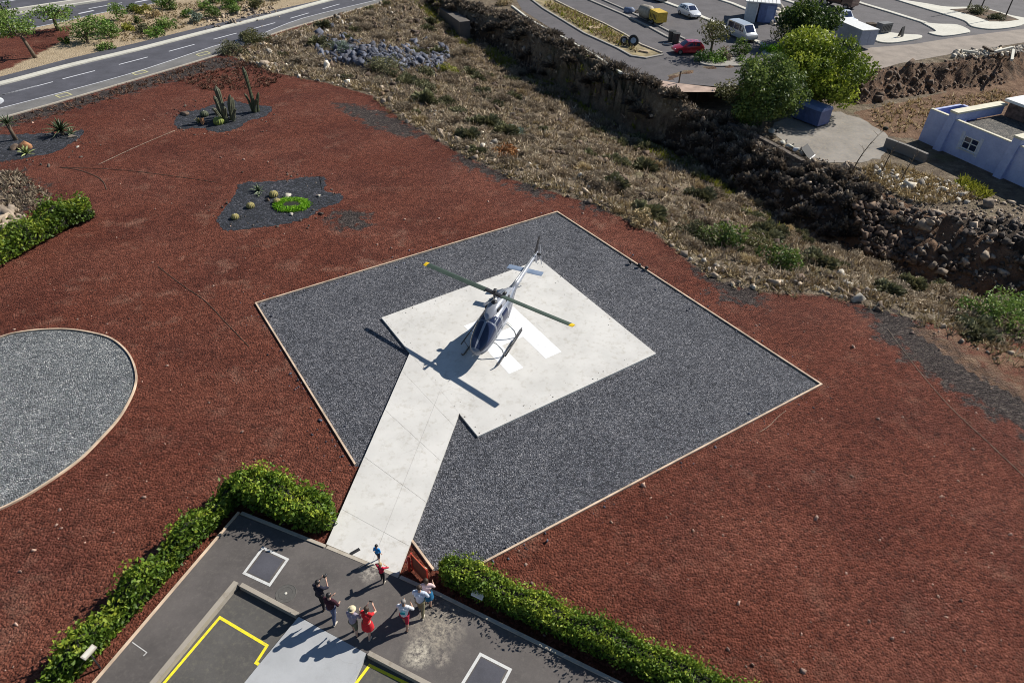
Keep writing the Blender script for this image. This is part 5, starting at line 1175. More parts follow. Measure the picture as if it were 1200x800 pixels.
def person(label, loc, face, H, top, legs, shoe, hair='brown', skin='light', larm=None, rarm=None, step=0.12, lean=0.0, sleeves=0.28, trouser=1.0, longhair=0.0, hat=None, build=1.0, skirt=False, look=(0.0, 0.0)):
    k = H / 1.75; ch = 1.12 if H < 1.35 else 1.0
    root = thing('person', label, 'person', loc, face)
    S = lambda *v: Vector(v) * k
    hip = S(0, 0, 0.93); ln = lean
    sh = hip + S(math.sin(ln) * 0.5, 0, math.cos(ln) * 0.5); chest = hip.lerp(sh, 0.72); neck = sh + S(math.sin(ln) * 0.1, 0, 0.08); hd = neck + S(0.02 + math.sin(ln) * 0.08, 0, 0.135 * ch)
    b_ = build
    caps = []   # (p0,r0,p1,r1,label)
    for sg in (1, -1):
        hj = hip + S(0, 0.085 * sg, -0.02); st_ = step * sg
        kn = S(0.03 + st_ * 0.55, 0.10 * sg, 0.50); an = S(-0.01 + st_, 0.105 * sg, 0.085)
        caps += [(hj, 0.088 * k * b_, kn, 0.058 * k * b_, 'thigh'), (kn, 0.056 * k * b_, kn.lerp(an, 0.35) - S(0.015, 0, 0), 0.054 * k * b_, 'calf'), (kn.lerp(an, 0.35) - S(0.015, 0, 0), 0.053 * k * b_, an, 0.036 * k, 'calf')]
        caps += [(an + S(-0.03, 0, -0.045), 0.038 * k, an + S(0.15, 0.012 * sg, -0.053), 0.03 * k, 'shoe'), (an, 0.036 * k, an + S(0.05, 0, -0.04), 0.036 * k, 'shoe')]
    caps += [(hip + S(0, 0.06, 0), 0.115 * k * b_, hip + S(0, -0.06, 0), 0.115 * k * b_, 'pelvis'), (hip + S(0.0, 0, 0.1), 0.125 * k * b_, chest, 0.125 * k * b_, 'torso')]
    caps += [(chest + S(0, 0.075, 0), 0.115 * k * b_, chest + S(0, -0.075, 0), 0.115 * k * b_, 'torso'), (sh + S(0, 0.14, -0.02), 0.062 * k * b_, sh + S(0, -0.14, -0.02), 0.062 * k * b_, 'torso'), (sh + S(0, 0.05, -0.06), 0.09 * k, sh + S(0, -0.05, -0.06), 0.09 * k, 'torso')]
    caps += [(sh, 0.058 * k, neck + S(0.01, 0, 0.04), 0.052 * k, 'neck')]
    f = Matrix.Rotation(look[0], 3, 'Z') @ Vector((1, 0, look[1])); f.normalize(); sd = Vector((-f.y, f.x, 0)).normalized(); hu = f.cross(sd) * 1.0
    kk = k * ch
    caps += [(hd + hu * 0.045 * kk - f * 0.012 * kk, 0.088 * kk, hd + hu * 0.02 * kk + f * 0.015 * kk, 0.082 * kk, 'head'), (hd - hu * 0.02 * kk + f * 0.028 * kk, 0.068 * kk, hd - hu * 0.075 * kk + f * 0.045 * kk, 0.042 * kk, 'head')]
    caps += [(hd + f * 0.1 * kk + hu * 0.015 * kk, 0.011 * kk, hd + f * 0.118 * kk - hu * 0.022 * kk, 0.015 * kk, 'head')]
    for sg in (1, -1): caps += [(hd + sd * sg * 0.085 * kk + hu * 0.012 * kk - f * 0.005 * kk, 0.016 * kk, hd + sd * sg * 0.083 * kk - hu * 0.022 * kk, 0.012 * kk, 'head')]
    for sg, arm in ((1, larm), (-1, rarm)):
        sj = sh + S(0, 0.175 * sg * b_, -0.025)
        if arm is None: el = sj + S(-0.03, 0.06 * sg, -0.29); wr = el + S(0.08, 0.01 * sg, -0.24)
        else: el = sj + S(*arm[0]); wr = el + S(*arm[1])
        # keep the segment lengths human
        el = sj + (el - sj).normalized() * 0.295 * k; wr = el + (wr - el).normalized() * 0.25 * k
        cut = sj.lerp(el, sleeves / 0.295) if sleeves < 0.295 else el
        caps += [(sj, 0.052 * k * b_, cut, 0.045 * k * b_, 'sleeve'), (cut, 0.043 * k * b_, el, 0.039 * k, 'sleeve' if sleeves > 0.295 else 'arm'), (el, 0.039 * k, wr, 0.027 * k, 'sleeve' if sleeves > 0.4 else 'arm')]
        pn = Vector((0, sg, 0)) if abs((wr - el).normalized().y) < 0.8 else Vector((0, 0, 1))
        caps += [(a, r0, b, r1, 'hand') for a, r0, b, r1 in hand_caps(wr, wr - el, pn, k, sg)]
    bm = bmesh.new()
    for a, r0, b, r1, l_ in caps: capsule(bm, a, r0, b, r1, 10)
    me = bpy.data.meshes.new('body'); bm.to_mesh(me); bm.free()
    ob = bpy.data.objects.new('body', me); col.objects.link(ob)
    rm = ob.modifiers.new('r', 'REMESH'); rm.mode = 'VOXEL'; rm.voxel_size = 0.0115 * max(k, 0.75)
    sm = ob.modifiers.new('s', 'SMOOTH'); sm.iterations = 4; sm.factor = 0.5
    dg = bpy.context.evaluated_depsgraph_get(); m2 = bpy.data.meshes.new_from_object(ob.evaluated_get(dg)); bpy.data.objects.remove(ob); bpy.data.meshes.remove(me)
    m2.name = 'body'; m2.materials.clear(); m2.materials.append(SKIN[skin]); m2.polygons.foreach_set('use_smooth', [True] * len(m2.polygons))
    link('body', m2, root)
    # clothing from the faces nearest to each clothed limb
    n = len(m2.vertices); co = np.empty(n * 3); m2.vertices.foreach_get('co', co); co = co.reshape(-1, 3); no = np.empty(n * 3); m2.vertices.foreach_get('normal', no); no = no.reshape(-1, 3)
    bd_ = np.full(n, 1e9); lab = np.zeros(n, int); names = sorted({c_[4] for c_ in caps})
    for a, r0, b, r1, l_ in caps:
        a = np.array(a); b = np.array(b); ab = b - a; t = np.clip(((co - a) @ ab) / max(ab @ ab, 1e-9), 0, 1); d = np.linalg.norm(co - a - t[:, None] * ab, axis=1) - (r0 + (r1 - r0) * t)
        q = d < bd_; bd_[q] = d[q]; lab[q] = names.index(l_)
    fv = np.array([list(p.vertices) for p in m2.polygons]) if all(len(p.vertices) == 4 for p in m2.polygons) else None
    if fv is None:
        bmx = bmesh.new(); bmx.from_mesh(m2); fv = np.array([[v.index for v in f_.verts] if len(f_.verts) == 4 else ([v.index for v in f_.verts] + [f_.verts[-1].index])[:4] for f_ in bmx.faces]); bmx.free()
    def garment(name, labs, m, off, extra=None):
        ok = np.isin(lab, [names.index(l_) for l_ in labs if l_ in names])
        if extra is not None: ok = ok & extra(co)
        fs = fv[ok[fv].all(1)]; u, inv = np.unique(fs, return_inverse=True)
        if len(fs) == 0: return
        np_mesh(name, co[u] + no[u] * off, inv.reshape(-1, 4), m, root, smooth=True)
    garment('shirt', ['torso', 'sleeve'] , top, 0.011 * k)
    hem = 0.5 * k * (1 - trouser) + 0.12 * k * trouser if trouser < 1 else 0
    zc_ = {1.0: 0.0, 0.5: 0.46, 0.3: 0.58}.get(trouser, 0.0) * k
    if skirt:
        bm = bmesh.new(); rings = []
        for (zz, rx, ry) in ((1.0, 0.135, 0.165), (0.9, 0.15, 0.2), (0.75, 0.17, 0.215), (0.55, 0.19, 0.23)):
            rings.append([S(rx * b_ * math.cos(2 * math.pi * i / 28) * (1 + 0.05 * math.sin(i * 3)), ry * b_ * math.sin(2 * math.pi * i / 28), zz) for i in range(28)])
        loft(bm, rings, caps=False); fin('skirt', bm, legs, root, smooth=True)
    else: garment('trousers', ['pelvis', 'thigh', 'calf'], legs, 0.008 * k, lambda c_: c_[:, 2] > zc_)
    for sg in (1, -1): garment('shoe', ['shoe'], shoe, 0.004 * k, lambda c_, sg=sg: c_[:, 1] * sg > 0)
    # hair
    bm = bmesh.new(); mt = Matrix((( *f, 0), (*sd, 0), (*hu, 0), (0, 0, 0, 1))).transposed()
    hc = hd + hu * 0.05 * kk - f * 0.014 * kk
    bmesh.ops.create_icosphere(bm, subdivisions=3, radius=1)
    kill = []
    for v in bm.verts:
        if v.co.x > 0.45 and v.co.z < 0.35: kill.append(v)
        elif v.co.z < -0.45: kill.append(v)
    bmesh.ops.delete(bm, geom=kill, context='VERTS')
    for v in bm.verts:
        j = 1 + 0.05 * math.sin(v.co.x * 17) * math.cos(v.co.y * 15)
        ext = longhair * max(0, -v.co.z + 0.1) * (1 if v.co.x < 0.2 else 0)
        p_ = Vector((v.co.x * 0.105 * j, v.co.y * 0.098 * j, v.co.z * 0.1 - ext * 0.45)) * kk
        v.co = hc + (f * p_.x + sd * p_.y + hu * p_.z)
    fin('hair', bm, HAIRM[hair], root, smooth=True)
    if hat is not None:
        bm = bmesh.new(); rings = []
        for (r_, zz) in ((0.02, 0.145), (0.075, 0.14), (0.1, 0.11), (0.108, 0.055), (0.118, 0.05), (0.165, 0.035)):
            rings.append([hd + (f * math.cos(2 * math.pi * i / 24) + sd * math.sin(2 * math.pi * i / 24)) * r_ * kk + hu * (zz + 0.01) * kk for i in range(24)])
        loft(bm, rings, caps=False); bm.faces.new([bm.verts[i] for i in range(24)] if False else [v for v in list(bm.verts)[:24]]); fin('hat', bm, hat, root, smooth=True)
    for sg in (1, -1):
        bm = bmesh.new(); ball(bm, hd + f * 0.092 * kk + sd * sg * 0.034 * kk + hu * 0.022 * kk, 0.011 * kk, 1); fin('eye', bm, EYE, root, smooth=True)
    bm = bmesh.new(); capsule(bm, hd + f * 0.088 * kk + sd * 0.02 * kk - hu * 0.058 * kk, 0.008 * kk, hd + f * 0.088 * kk - sd * 0.02 * kk - hu * 0.058 * kk, 0.008 * kk, 6); fin('mouth', bm, LIP, root, smooth=True)
    return root
def toward(p, tx=-0.7, ty=31.4): return math.atan2(ty - p.y, tx - p.x)
C_ = cloth
def FP(px, py): return P(px, py, YZ)
raise_cam = (((0.2, 0.06, -0.12), (0.12, -0.1, 0.26)))
p = FP(379, 711)
person('person in a dark shirt standing furthest left holding a camera up', p, toward(p), 1.72, C_('dark_navy_cloth', (0.025, 0.025, 0.04)), C_('black_cloth', (0.02, 0.02, 0.025)), MT['black'], 'black', 'light', ((0.2, 0.05, -0.2), (0.16, -0.13, 0.18)), ((0.2, -0.05, -0.2), (0.16, 0.13, 0.18)), 0.1, 0.06, build=1.12)
pa_ = p
p = FP(392, 727)
person('person in a maroon top and blue jeans just behind the camera holder', p, toward(p), 1.78, C_('maroon_cloth', (0.055, 0.02, 0.03)), C_('blue_denim', (0.1, 0.12, 0.2)), MT['rock_white'], 'black', 'light', ((0.1, 0.06, -0.26), (0.2, -0.16, 0.03)), ((0.05, -0.08, -0.28), (0.16, 0.08, -0.16)), 0.16, 0.05, build=1.15)
p = FP(417, 742)
person('person in a grey lilac shirt and a cream sun hat', p, toward(p), 1.62, C_('lilac_cloth', (0.33, 0.29, 0.36)), C_('olive_cloth', (0.14, 0.14, 0.1)), MT['black'], 'brown', 'light', ((0.06, 0.05, -0.28), (0.2, -0.1, 0.0)), ((0.08, -0.05, -0.27), (0.2, 0.1, 0.03)), 0.1, 0.14, build=1.15, trouser=0.5, hat=C_('cream_straw', (0.66, 0.56, 0.38)))
p = FP(433, 743)
pr_ = p
person('person in a bright red top raising a phone beside the sun hat', p, toward(p), 1.66, C_('red_cloth', (0.62, 0.03, 0.035)), C_('red_skirt_cloth', (0.6, 0.03, 0.04)), MT['rock_white'], 'brown', 'light', ((0.18, 0.06, -0.18), (0.16, -0.14, 0.19)), ((0.2, -0.05, -0.12), (0.16, 0.13, 0.2)), 0.22, 0.2, build=1.12, sleeves=0.12, skirt=True, longhair=0.6)
p = FP(476, 734)
ps_ = p
wt = cloth('white_tee_cloth', (0.74, 0.75, 0.78))
person('person in a white T-shirt with a teal print and red shorts', p, toward(p), 1.68, wt, C_('red_short_cloth', (0.42, 0.03, 0.06)), MT['dark_metal'], 'grey', 'tan', ((0.1, 0.1, -0.25), (0.2, -0.14, 0.06)), ((0.1, -0.1, -0.25), (0.2, 0.14, 0.06)), 0.17, 0.12, trouser=0.5, build=1.2)
# the teal print on the back of the shirt
tp_root = [o for o in col.objects if o.get('label', '').startswith('person in a white T-shirt with')][0]
bm = bmesh.new(); gv = []
for i in range(7):
    row = []
    for j in range(5):
        yy = -0.1 + 0.2 * i / 6; row.append(bm.verts.new((-0.105 - 0.025 * math.cos(yy * 10) + 0.08 * (1.15 + 0.13 * j / 4 - 1.1) * 1.0 * 0.5 - 0.03, yy, 1.13 + 0.14 * j / 4)))
    gv.append(row)
for i in range(6):
    for j in range(4): bm.faces.new((gv[i][j], gv[i + 1][j], gv[i + 1][j + 1], gv[i][j + 1]))
fin('print', bm, cloth('teal_print', (0.03, 0.36, 0.42)), tp_root, smooth=True)
p = FP(494, 719)
person('person in a pale blue shirt and khaki trousers by the hedge end', p, toward(p), 1.78, C_('pale_blue_cloth', (0.55, 0.62, 0.74)), C_('khaki_cloth', (0.26, 0.23, 0.14)), MT['rock_white'], 'brown', 'light', ((0.08, 0.06, -0.27), (0.2, -0.14, 0.04)), ((0.06, -0.08, -0.27), (0.16, 0.1, -0.1)), 0.18, 0.1, build=1.18)
p = FP(502, 708)
person('person in a pale pink striped top and blue skirt beside the hedge', p, toward(p) + 0.2, 1.66, C_('pink_stripe_cloth', (0.68, 0.5, 0.5)), C_('blue_skirt_cloth', (0.03, 0.16, 0.32)), MT['black'], 'brown', 'light', ((0.05, 0.1, -0.26), (0.16, 0.0, -0.14)), ((0.08, -0.1, -0.26), (0.18, 0.05, -0.06)), 0.08, 0.05, build=1.1, skirt=True, longhair=0.5)
p = P(444, 657, 0.2)
person('small child in a bright blue shirt standing on the concrete path', p, toward(p), 1.08, C_('bright_blue_cloth', (0.03, 0.3, 0.72)), C_('dark_short_cloth', (0.04, 0.05, 0.09)), MT['rock_white'], 'black', 'light', None, None, 0.14, 0.0, trouser=0.5)
p = FP(449, 681)
person('child in a red shirt and black trousers with arms up to the face', p, toward(p), 1.22, C_('child_red_cloth', (0.55, 0.02, 0.06)), C_('child_black_cloth', (0.015, 0.015, 0.02)), MT['rock_white'], 'blond', 'light', ((0.14, 0.16, -0.06), (0.02, -0.2, 0.2)), ((0.14, -0.16, -0.06), (0.02, 0.2, 0.2)), 0.1, 0.0)
def at_person(p, f, dx, dy, dz): return Vector((p.x + math.cos(f) * dx - math.sin(f) * dy, p.y + math.sin(f) * dx + math.cos(f) * dy, p.z + dz))
cq = thing('camera_body', 'black camera held up by the leftmost person', 'camera', at_person(pa_, toward(pa_), 0.47, 0.0, 1.4), toward(pa_))
bm = bmesh.new(); box(bm, -0.03, 0.03, -0.07, 0.07, -0.045, 0.045); box(bm, -0.025, 0.025, -0.025, 0.025, 0.045, 0.07); fin('body', bm, MT['black'], cq, bevel=0.008)
bm = bmesh.new(); tube(bm, [(0.03, 0, 0), (0.13, 0, 0)], [0.036, 0.04], 14); fin('lens', bm, MT['dark_metal'], cq, smooth=True, angle=R(40))
ph = thing('phone', 'dark phone raised by the person in the red top', 'phone', at_person(pr_, toward(pr_), 0.53, 0.0, 1.42), toward(pr_))
bm = bmesh.new(); box(bm, -0.005, 0.005, -0.075, 0.075, -0.038, 0.038); fin('case', bm, MT['black'], ph, bevel=0.003)

# ------------------------------------------------------------------ small things round the yard
MT['red_paint'] = simple('red_paint', (0.55, 0.05, 0.03), 0.45, var=0.15, scale=5, coat=0.3)
MT['rust_board'] = simple('red_brown_board', (0.27, 0.075, 0.04), 0.7, var=0.25, scale=5)
MT['orange_mesh'] = simple('orange_red_mesh', (0.5, 0.09, 0.04), 0.6, var=0.25, scale=12)
MT['white_box'] = simple('white_enamel', (0.78, 0.78, 0.76), 0.45, var=0.08, scale=6)
MT['bench_wood'] = simple('pale_wood', (0.5, 0.38, 0.25), 0.8, var=0.3, scale=8)
hy = thing('red_post', 'red standpipe with a rounded top on the earth beside the path', 'standpipe', P(480, 668, 0.0))
bm = bmesh.new(); tube(bm, [(0, 0, -0.1), (0, 0, 0.75), (0, 0, 0.76), (0, 0, 0.84), (0, 0, 0.9), (0, 0, 0.95)], [0.055, 0.055, 0.085, 0.085, 0.07, 0.02], 14); fin('post', bm, MT['red_paint'], hy, smooth=True, angle=R(40))
bm = bmesh.new(); tube(bm, [(0.05, 0, 0.62), (0.17, 0, 0.62)], [0.04, 0.045], 10); tube(bm, [(-0.05, 0, 0.62), (-0.15, 0, 0.62)], [0.03, 0.035], 10); fin('outlet', bm, MT['red_paint'], hy, smooth=True, angle=R(40))
b0, b1 = P(484, 667, 0.0), P(497, 681, 0.0)
bdv = (b1 - b0); ang = math.atan2(bdv.y, bdv.x)
sb = thing('barrier', 'orange-red mesh barrier panel on posts between the path and the hedge', 'barrier', b0, ang)
Lb = max(1.0, bdv.length)
for xv in (0.0, Lb):
    bm = bmesh.new(); box(bm, xv - 0.03, xv + 0.03, -0.03, 0.03, -0.1, 1.15); fin('post', bm, MT['red_paint'], sb, bevel=0.008)
bm = bmesh.new(); box(bm, 0.033, Lb - 0.033, -0.012, 0.012, 0.18, 1.08); fin('panel', bm, MT['rust_board'], sb, bevel=0.004)
for zv in (0.15, 1.1):
    bm = bmesh.new(); box(bm, 0.033, Lb - 0.033, -0.022, 0.022, zv - 0.028, zv + 0.028); fin('rail', bm, MT['orange_mesh'], sb, bevel=0.006)
bm_b = thing('beam', 'pale timber beam lying on the earth triangle behind the barrier', 'beam', (P(485, 659, 0.06) + P(500, 668, 0.06)) / 2)
d_ = P(500, 668, 0) - P(485, 659, 0); bm_b.rotation_euler = (0, 0, math.atan2(d_.y, d_.x))
bm = bmesh.new(); box(bm, -d_.length / 2, d_.length / 2, -0.05, 0.05, 0, 0.1); fin('timber', bm, MT['bench_wood'], bm_b, bevel=0.01)
bm = bmesh.new(); box(bm, -d_.length / 2 - 0.012, -d_.length / 2 - 0.001, -0.052, 0.052, -0.002, 0.102); fin('end_plate', bm, MT['steel'], bm_b)
gt = thing('dark_bar', 'narrow dark slatted bar set in the foot of the concrete path', 'drain', P(416, 646, 0.185))  # flat dark bar with thin cross slats, flush with the path
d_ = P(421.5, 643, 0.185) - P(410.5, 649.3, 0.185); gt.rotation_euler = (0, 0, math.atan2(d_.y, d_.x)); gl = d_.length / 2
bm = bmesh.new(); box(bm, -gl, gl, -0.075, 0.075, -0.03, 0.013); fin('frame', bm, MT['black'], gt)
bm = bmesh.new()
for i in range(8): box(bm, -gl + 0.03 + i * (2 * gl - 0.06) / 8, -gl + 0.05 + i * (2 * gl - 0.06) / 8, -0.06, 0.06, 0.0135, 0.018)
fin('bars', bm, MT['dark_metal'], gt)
def floodlight(label, loc, rz, L, wd_, m, tilt):
    t = thing('floodlight', label, 'floodlight', loc, rz)
    Mx = Matrix.Translation((0, 0, 0.55)) @ Matrix.Rotation(tilt, 4, 'Y')
    bm = bmesh.new(); box(bm, -wd_ / 2, wd_ / 2, -L / 2, L / 2, -0.05, 0.05, Mx); fin('housing', bm, m, t, bevel=0.015)
    bm = bmesh.new(); box(bm, -wd_ / 2 + 0.04, wd_ / 2 - 0.04, -L / 2 + 0.04, L / 2 - 0.04, 0.052, 0.058, Mx); fin('lens', bm, MT['white_kerb'], t)
    bm = bmesh.new(); box(bm, -0.025, 0.025, -0.025, 0.025, -0.6, 0.48); fin('stake', bm, MT['dark_metal'], t)
    return t
floodlight('white rectangular floodlight standing in the left hedge', P(104, 764, 1.15) - Vector((0, 0, 0.55)), R(-21), 0.52, 0.22, MT['rock_white'], R(15))
floodlight('grey floodlight against the shaded foot of the corner hedge', P(361, 613, 0.25) - Vector((0, 0, 0.25)), R(68), 0.75, 0.25, MT['grey_kerb'], R(-60))
floodlight('pale floodlight low at the shaded foot of the right hedge', P(560, 702, 0.35) - Vector((0, 0, 0.2)), R(64), 0.5, 0.25, MT['white_box'], R(-40))
# ground spotlights on the edge of the pad gravel
sl = thing('spotlight', 'small dark spotlights on the gravel edging right of the tail', 'spotlight', P(747, 312, 0.05))
for i, dx in enumerate((-0.45, 0.1, 0.55)):
    bm = bmesh.new(); ball(bm, (dx, -dx * 0.7, 0.16), 0.13, 2, (1, 1, 0.9)); tube(bm, [(dx, -dx * 0.7, -0.05), (dx, -dx * 0.7, 0.1)], 0.03, 6); fin('lamp_head', bm, MT['black'], sl, smooth=True)
# hose and ruts lying on the cinder
def cable(name, label, pts, rad, m, zv=0.02):
    bm = bmesh.new(); w = pxs(spline(pts, 6), zv); tube(bm, w, rad * 0.55, 6); return tag(fin(name, bm, m, smooth=True), label, 'hose')
cable('hose', 'thin dark pipe winding from the left bed across the cinder', [(70, 196), (95, 200), (118, 210), (125, 222)], 0.045, MT['bark'])
cable('hose', 'long thin pipe crossing the cinder towards the middle bed', [(70, 196), (140, 199), (200, 206), (255, 214)], 0.03, MT['bark'])
cable('hose', 'pale pipe running straight between the two upper plant beds', [(115, 193), (160, 172), (205, 153)], 0.03, MT['rock_tan'])
cable('hose', 'dark pipe end poking out of the cinder left of the pad gravel', [(185, 312), (215, 335), (240, 352), (265, 378), (292, 406)], 0.028, MT['bark'])
cable('hose', 'thin pale line lying over the cinder at the right', [(1040, 385), (1075, 432), (1115, 478), (1160, 520), (1215, 572)], 0.022, MT['rock_tan'])
cable('hose', 'short curved pale hose beside the right corner of the gravel', [(921, 481), (912, 488), (901, 499), (890, 506)], 0.025, MT['rock_tan'])
tuftm = MT['palm']

# ------------------------------------------------------------------ planted beds of dark gravel
sheet('plant_bed', ragged([(253, 258), (262, 245), (275, 228), (281, 216), (300, 213), (330, 212), (352, 208), (378, 207), (382, 213), (381, 224), (400, 228), (398, 236), (375, 245), (360, 255), (330, 263), (300, 267), (265, 270), (253, 258)]), 0.01, MT['dark_gravel'], 'dark gravel bed with round cacti and a bright green ring', 'plant bed')
sheet('plant_bed', ragged([(203, 146), (210, 133), (232, 129), (255, 122), (272, 118), (290, 122), (318, 126), (310, 136), (290, 142), (275, 152), (255, 155), (235, 150), (212, 151), (203, 146)]), 0.01, MT['dark_gravel'], 'dark gravel bed with a tall spiny column cactus', 'plant bed')
sheet('plant_bed', ragged([(-60, 185), (-30, 160), (0, 158), (40, 157), (75, 155), (98, 153), (94, 160), (80, 170), (58, 180), (25, 186), (0, 190), (-40, 200), (-60, 185)]), 0.01, MT['dark_gravel'], 'dark gravel bed with a spiky palm at the left edge', 'plant bed')
def rosette(label, loc, n, ln, wd_, m, seed, cat='plant', name='agave', up=0.5, trunk=0.0, droop=0.3):
    r_ = np.random.default_rng(seed); root = thing(name, label, cat, loc); bm = bmesh.new()
    for i in range(n):
        az = i * 2.399 + r_.normal(0, 0.1); el = R(12 + 75 * (i / n) ** 0.8) * up * 2 * r_.uniform(0.85, 1.1); el = min(el, R(86)); L = ln * r_.uniform(0.8, 1.1)
        d = Vector((math.cos(az) * math.cos(el), math.sin(az) * math.cos(el), math.sin(el))); sd = Vector((-math.sin(az), math.cos(az), 0)); prev = None; o_ = Vector((0, 0, trunk))
        for t in (0, 0.3, 0.65, 1.0):
            c_ = o_ + d * L * t - Vector((0, 0, droop * L * t * t)); w_ = wd_ * (0.7 + 0.9 * t) * (1 - t) ** 0.6 if t < 1 else 0.004
            up_ = sd.cross(d).normalized() * w_ * 0.3
            cur = [bm.verts.new(c_ - sd * w_ / 2 + up_), bm.verts.new(c_ - up_ * 0.4), bm.verts.new(c_ + sd * w_ / 2 + up_)]
            if prev: bm.faces.new((prev[0], prev[1], cur[1], cur[0])); bm.faces.new((prev[1], prev[2], cur[2], cur[1]))
            prev = cur
    fin('leaves', bm, m, root)
    if trunk:
        bm = bmesh.new(); tube(bm, [(0.15, 0, -0.1), (0.05, 0, trunk * 0.5), (0, 0, trunk)], [0.2, 0.15, 0.17], 9); fin('trunk', bm, MT['bark'], root, smooth=True)
    return root
def cactus(label, loc, cols, m, seed, spine=0.25):
    r_ = np.random.default_rng(seed); root = thing('cactus', label, 'cactus', loc)
    for (dx, dy, h_, ra, lx, ly) in cols:
        bm = bmesh.new(); rings = []
        for t in np.linspace(0, 1, 10):
            rr_ = ra * (0.85 + 0.15 * math.sin(t * 9 + dx * 5)) * (math.sqrt(max(0.03, 1 - max(0, (t - 0.85) / 0.15) ** 2)))
            rings.append([(dx + lx * t * t + rr_ * (1 + 0.18 * (k % 2)) * math.cos(math.pi * k / 9), dy + ly * t * t + rr_ * (1 + 0.18 * (k % 2)) * math.sin(math.pi * k / 9), h_ * t - 0.03) for k in range(18)])
        loft(bm, rings); fin('stem', bm, m, root)
    return root
def barrel(label, loc, r_, m):
    root = thing('cactus', label, 'cactus', loc); bm = bmesh.new(); rings = []
    for t in np.linspace(-0.6, 1.52, 9):
        rings.append([(r_ * math.cos(t) * (1 + 0.1 * (k % 2)) * math.cos(math.pi * k / 14), r_ * math.cos(t) * (1 + 0.1 * (k % 2)) * math.sin(math.pi * k / 14), r_ * 0.5 + r_ * 0.9 * math.sin(t)) for k in range(28)])
    loft(bm, rings); fin('body', bm, m, root)
    bm = bmesh.new(); ball(bm, (0, 0, r_ * 1.42), r_ * 0.22, 1, (1, 1, 0.4)); fin('crown', bm, MT['rock_white'], root, smooth=True)
    return root
barrel('lowest round golden cactus at the left tip of the middle bed', P(276, 256, 0), 0.27, MT['cactus_yellow'])
barrel('round golden cactus halfway up the middle bed', P(294, 243, 0), 0.29, MT['cactus_yellow'])
barrel('biggest golden cactus at the top of the middle bed', P(321, 230, 0), 0.33, MT['cactus_yellow'])
barrel('golden cactus touching the bright green ring', P(325, 238, 0), 0.28, MT['cactus_yellow'])
rosette('small grey-green agave at the upper left of the middle bed', P(303, 224, 0), 16, 0.85, 0.16, MT['agave'], 3)
rosette('tiny agave below the small grey-green agave', P(304, 229, 0), 10, 0.45, 0.1, MT['agave'], 4)
r2 = np.random.default_rng(8); cs = []
gc = P(342, 241, 0)
for i in range(60):
    a = i / 60 * 6.283; cs.append((1.15 * math.cos(a) * r2.uniform(0.75, 1.1), 0.85 * math.sin(a) * r2.uniform(0.7, 1.15), 0.12))
gp = thing('ground_cover', 'bright lime green ring of ground cover in the middle bed', 'plant', gc)
Cc, tc = clump_points(np.array(cs), [0.42] * 60, 420, 9, 0.4); Cc[:, 2] = np.abs(Cc[:, 2]); V, Fc, tt = leaf_quads(Cc, 0.11, 10, tc, upbias=1.0); np_mesh('leaves', V, Fc, MT['lime'], gp, tint=tt)
bm = bmesh.new(); tube(bm, [(0, 0, 0.0), (0, 0, 0.15)], [0.9, 0.6], 14); fin('stems', bm, MT['core'], gp)
def boulder(label, loc, s_, m, seed, sq=(1, 1, 1)):
    v, f = rock_shape(seed + 60, 2); o = np_mesh('boulder', (v * np.array(sq) * s_), f, m); o.location = loc; o.rotation_euler = (0, 0, seed); return tag(o, label, 'boulder')
boulder('white stone behind the bright green ring', P(337, 229, 0.1), 0.34, MT['rock_white'], 1, (1.4, 0.8, 0.6))
boulder('white stone at the right of the middle bed', P(374, 229, 0.1), 0.22, MT['rock_white'], 2)
boulder('white stone in front of the bright green ring', P(341, 251, 0.08), 0.3, MT['rock_white'], 3, (1.4, 0.8, 0.6))
boulder('dull stone left of the golden cactus pair', P(314, 234, 0.1), 0.24, MT['rock_brown'], 4)
cactus('tall single column cactus at the right end of the upper bed', P(299, 131, 0), [(0, 0, 4.3, 0.17, -0.3, 0.1), (0.3, 0.1, 1.9, 0.13, 0.35, 0.1), (-0.25, 0.0, 1.8, 0.12, -0.4, 0.0), (0.1, -0.2, 1.5, 0.12, 0.5, -0.2)], MT['cactus'], 1)
cactus('thick clump of column cacti in the middle of the upper bed', P(265, 141, 0), [(0, 0, 3.2, 0.24, -0.3, 0.2), (0.5, 0.2, 2.4, 0.2, 0.3, 0.1), (-0.45, 0.3, 2.2, 0.22, -0.3, 0.1), (0.2, -0.5, 1.7, 0.2, 0.3, -0.4), (-0.3, -0.5, 1.5, 0.2, -0.3, -0.3), (0.8, -0.2, 1.3, 0.17, 0.5, -0.1), (0.5, 0.7, 1.9, 0.2, 0.2, 0.3)], simple('grey_cactus', (0.11, 0.115, 0.07), 0.75, var=0.4, scale=5, bmp=0.4), 2)
barrel('yellow-green ball cactus in front of the column clump', P(257, 145, 0), 0.48, simple('lime_cactus', (0.22, 0.26, 0.05), 0.75, var=0.4, scale=8, bmp=0.5))
boulder('orange boulder in the left of the upper bed', P(237, 142, 0.2), 0.6, MT['rock_orange'], 5, (1.2, 0.8, 1.0))
rosette('small yellowish agave beside the orange boulder', P(233, 143, 0), 12, 0.7, 0.13, MT['cactus_yellow'], 6)
barrel('brown ball cactus right behind the orange boulder', P(240, 136, 0), 0.36, MT['cactus'])
boulder('flat grey stone at the left end of the upper bed', P(217, 134, 0.05), 0.6, MT['rock_brown'], 6, (1.4, 0.9, 0.3))
boulder('dark red stone behind the column clump', P(254, 132, 0.15), 0.55, simple('red_stone', (0.15, 0.04, 0.03), 0.9, var=0.4, scale=3), 7)
rosette('dense dark cycad palm on the right of the left bed', P(73, 158, 0), 46, 1.75, 0.16, MT['palm'], 8, 'palm', 'palm', 0.5, 0.35, 0.35)
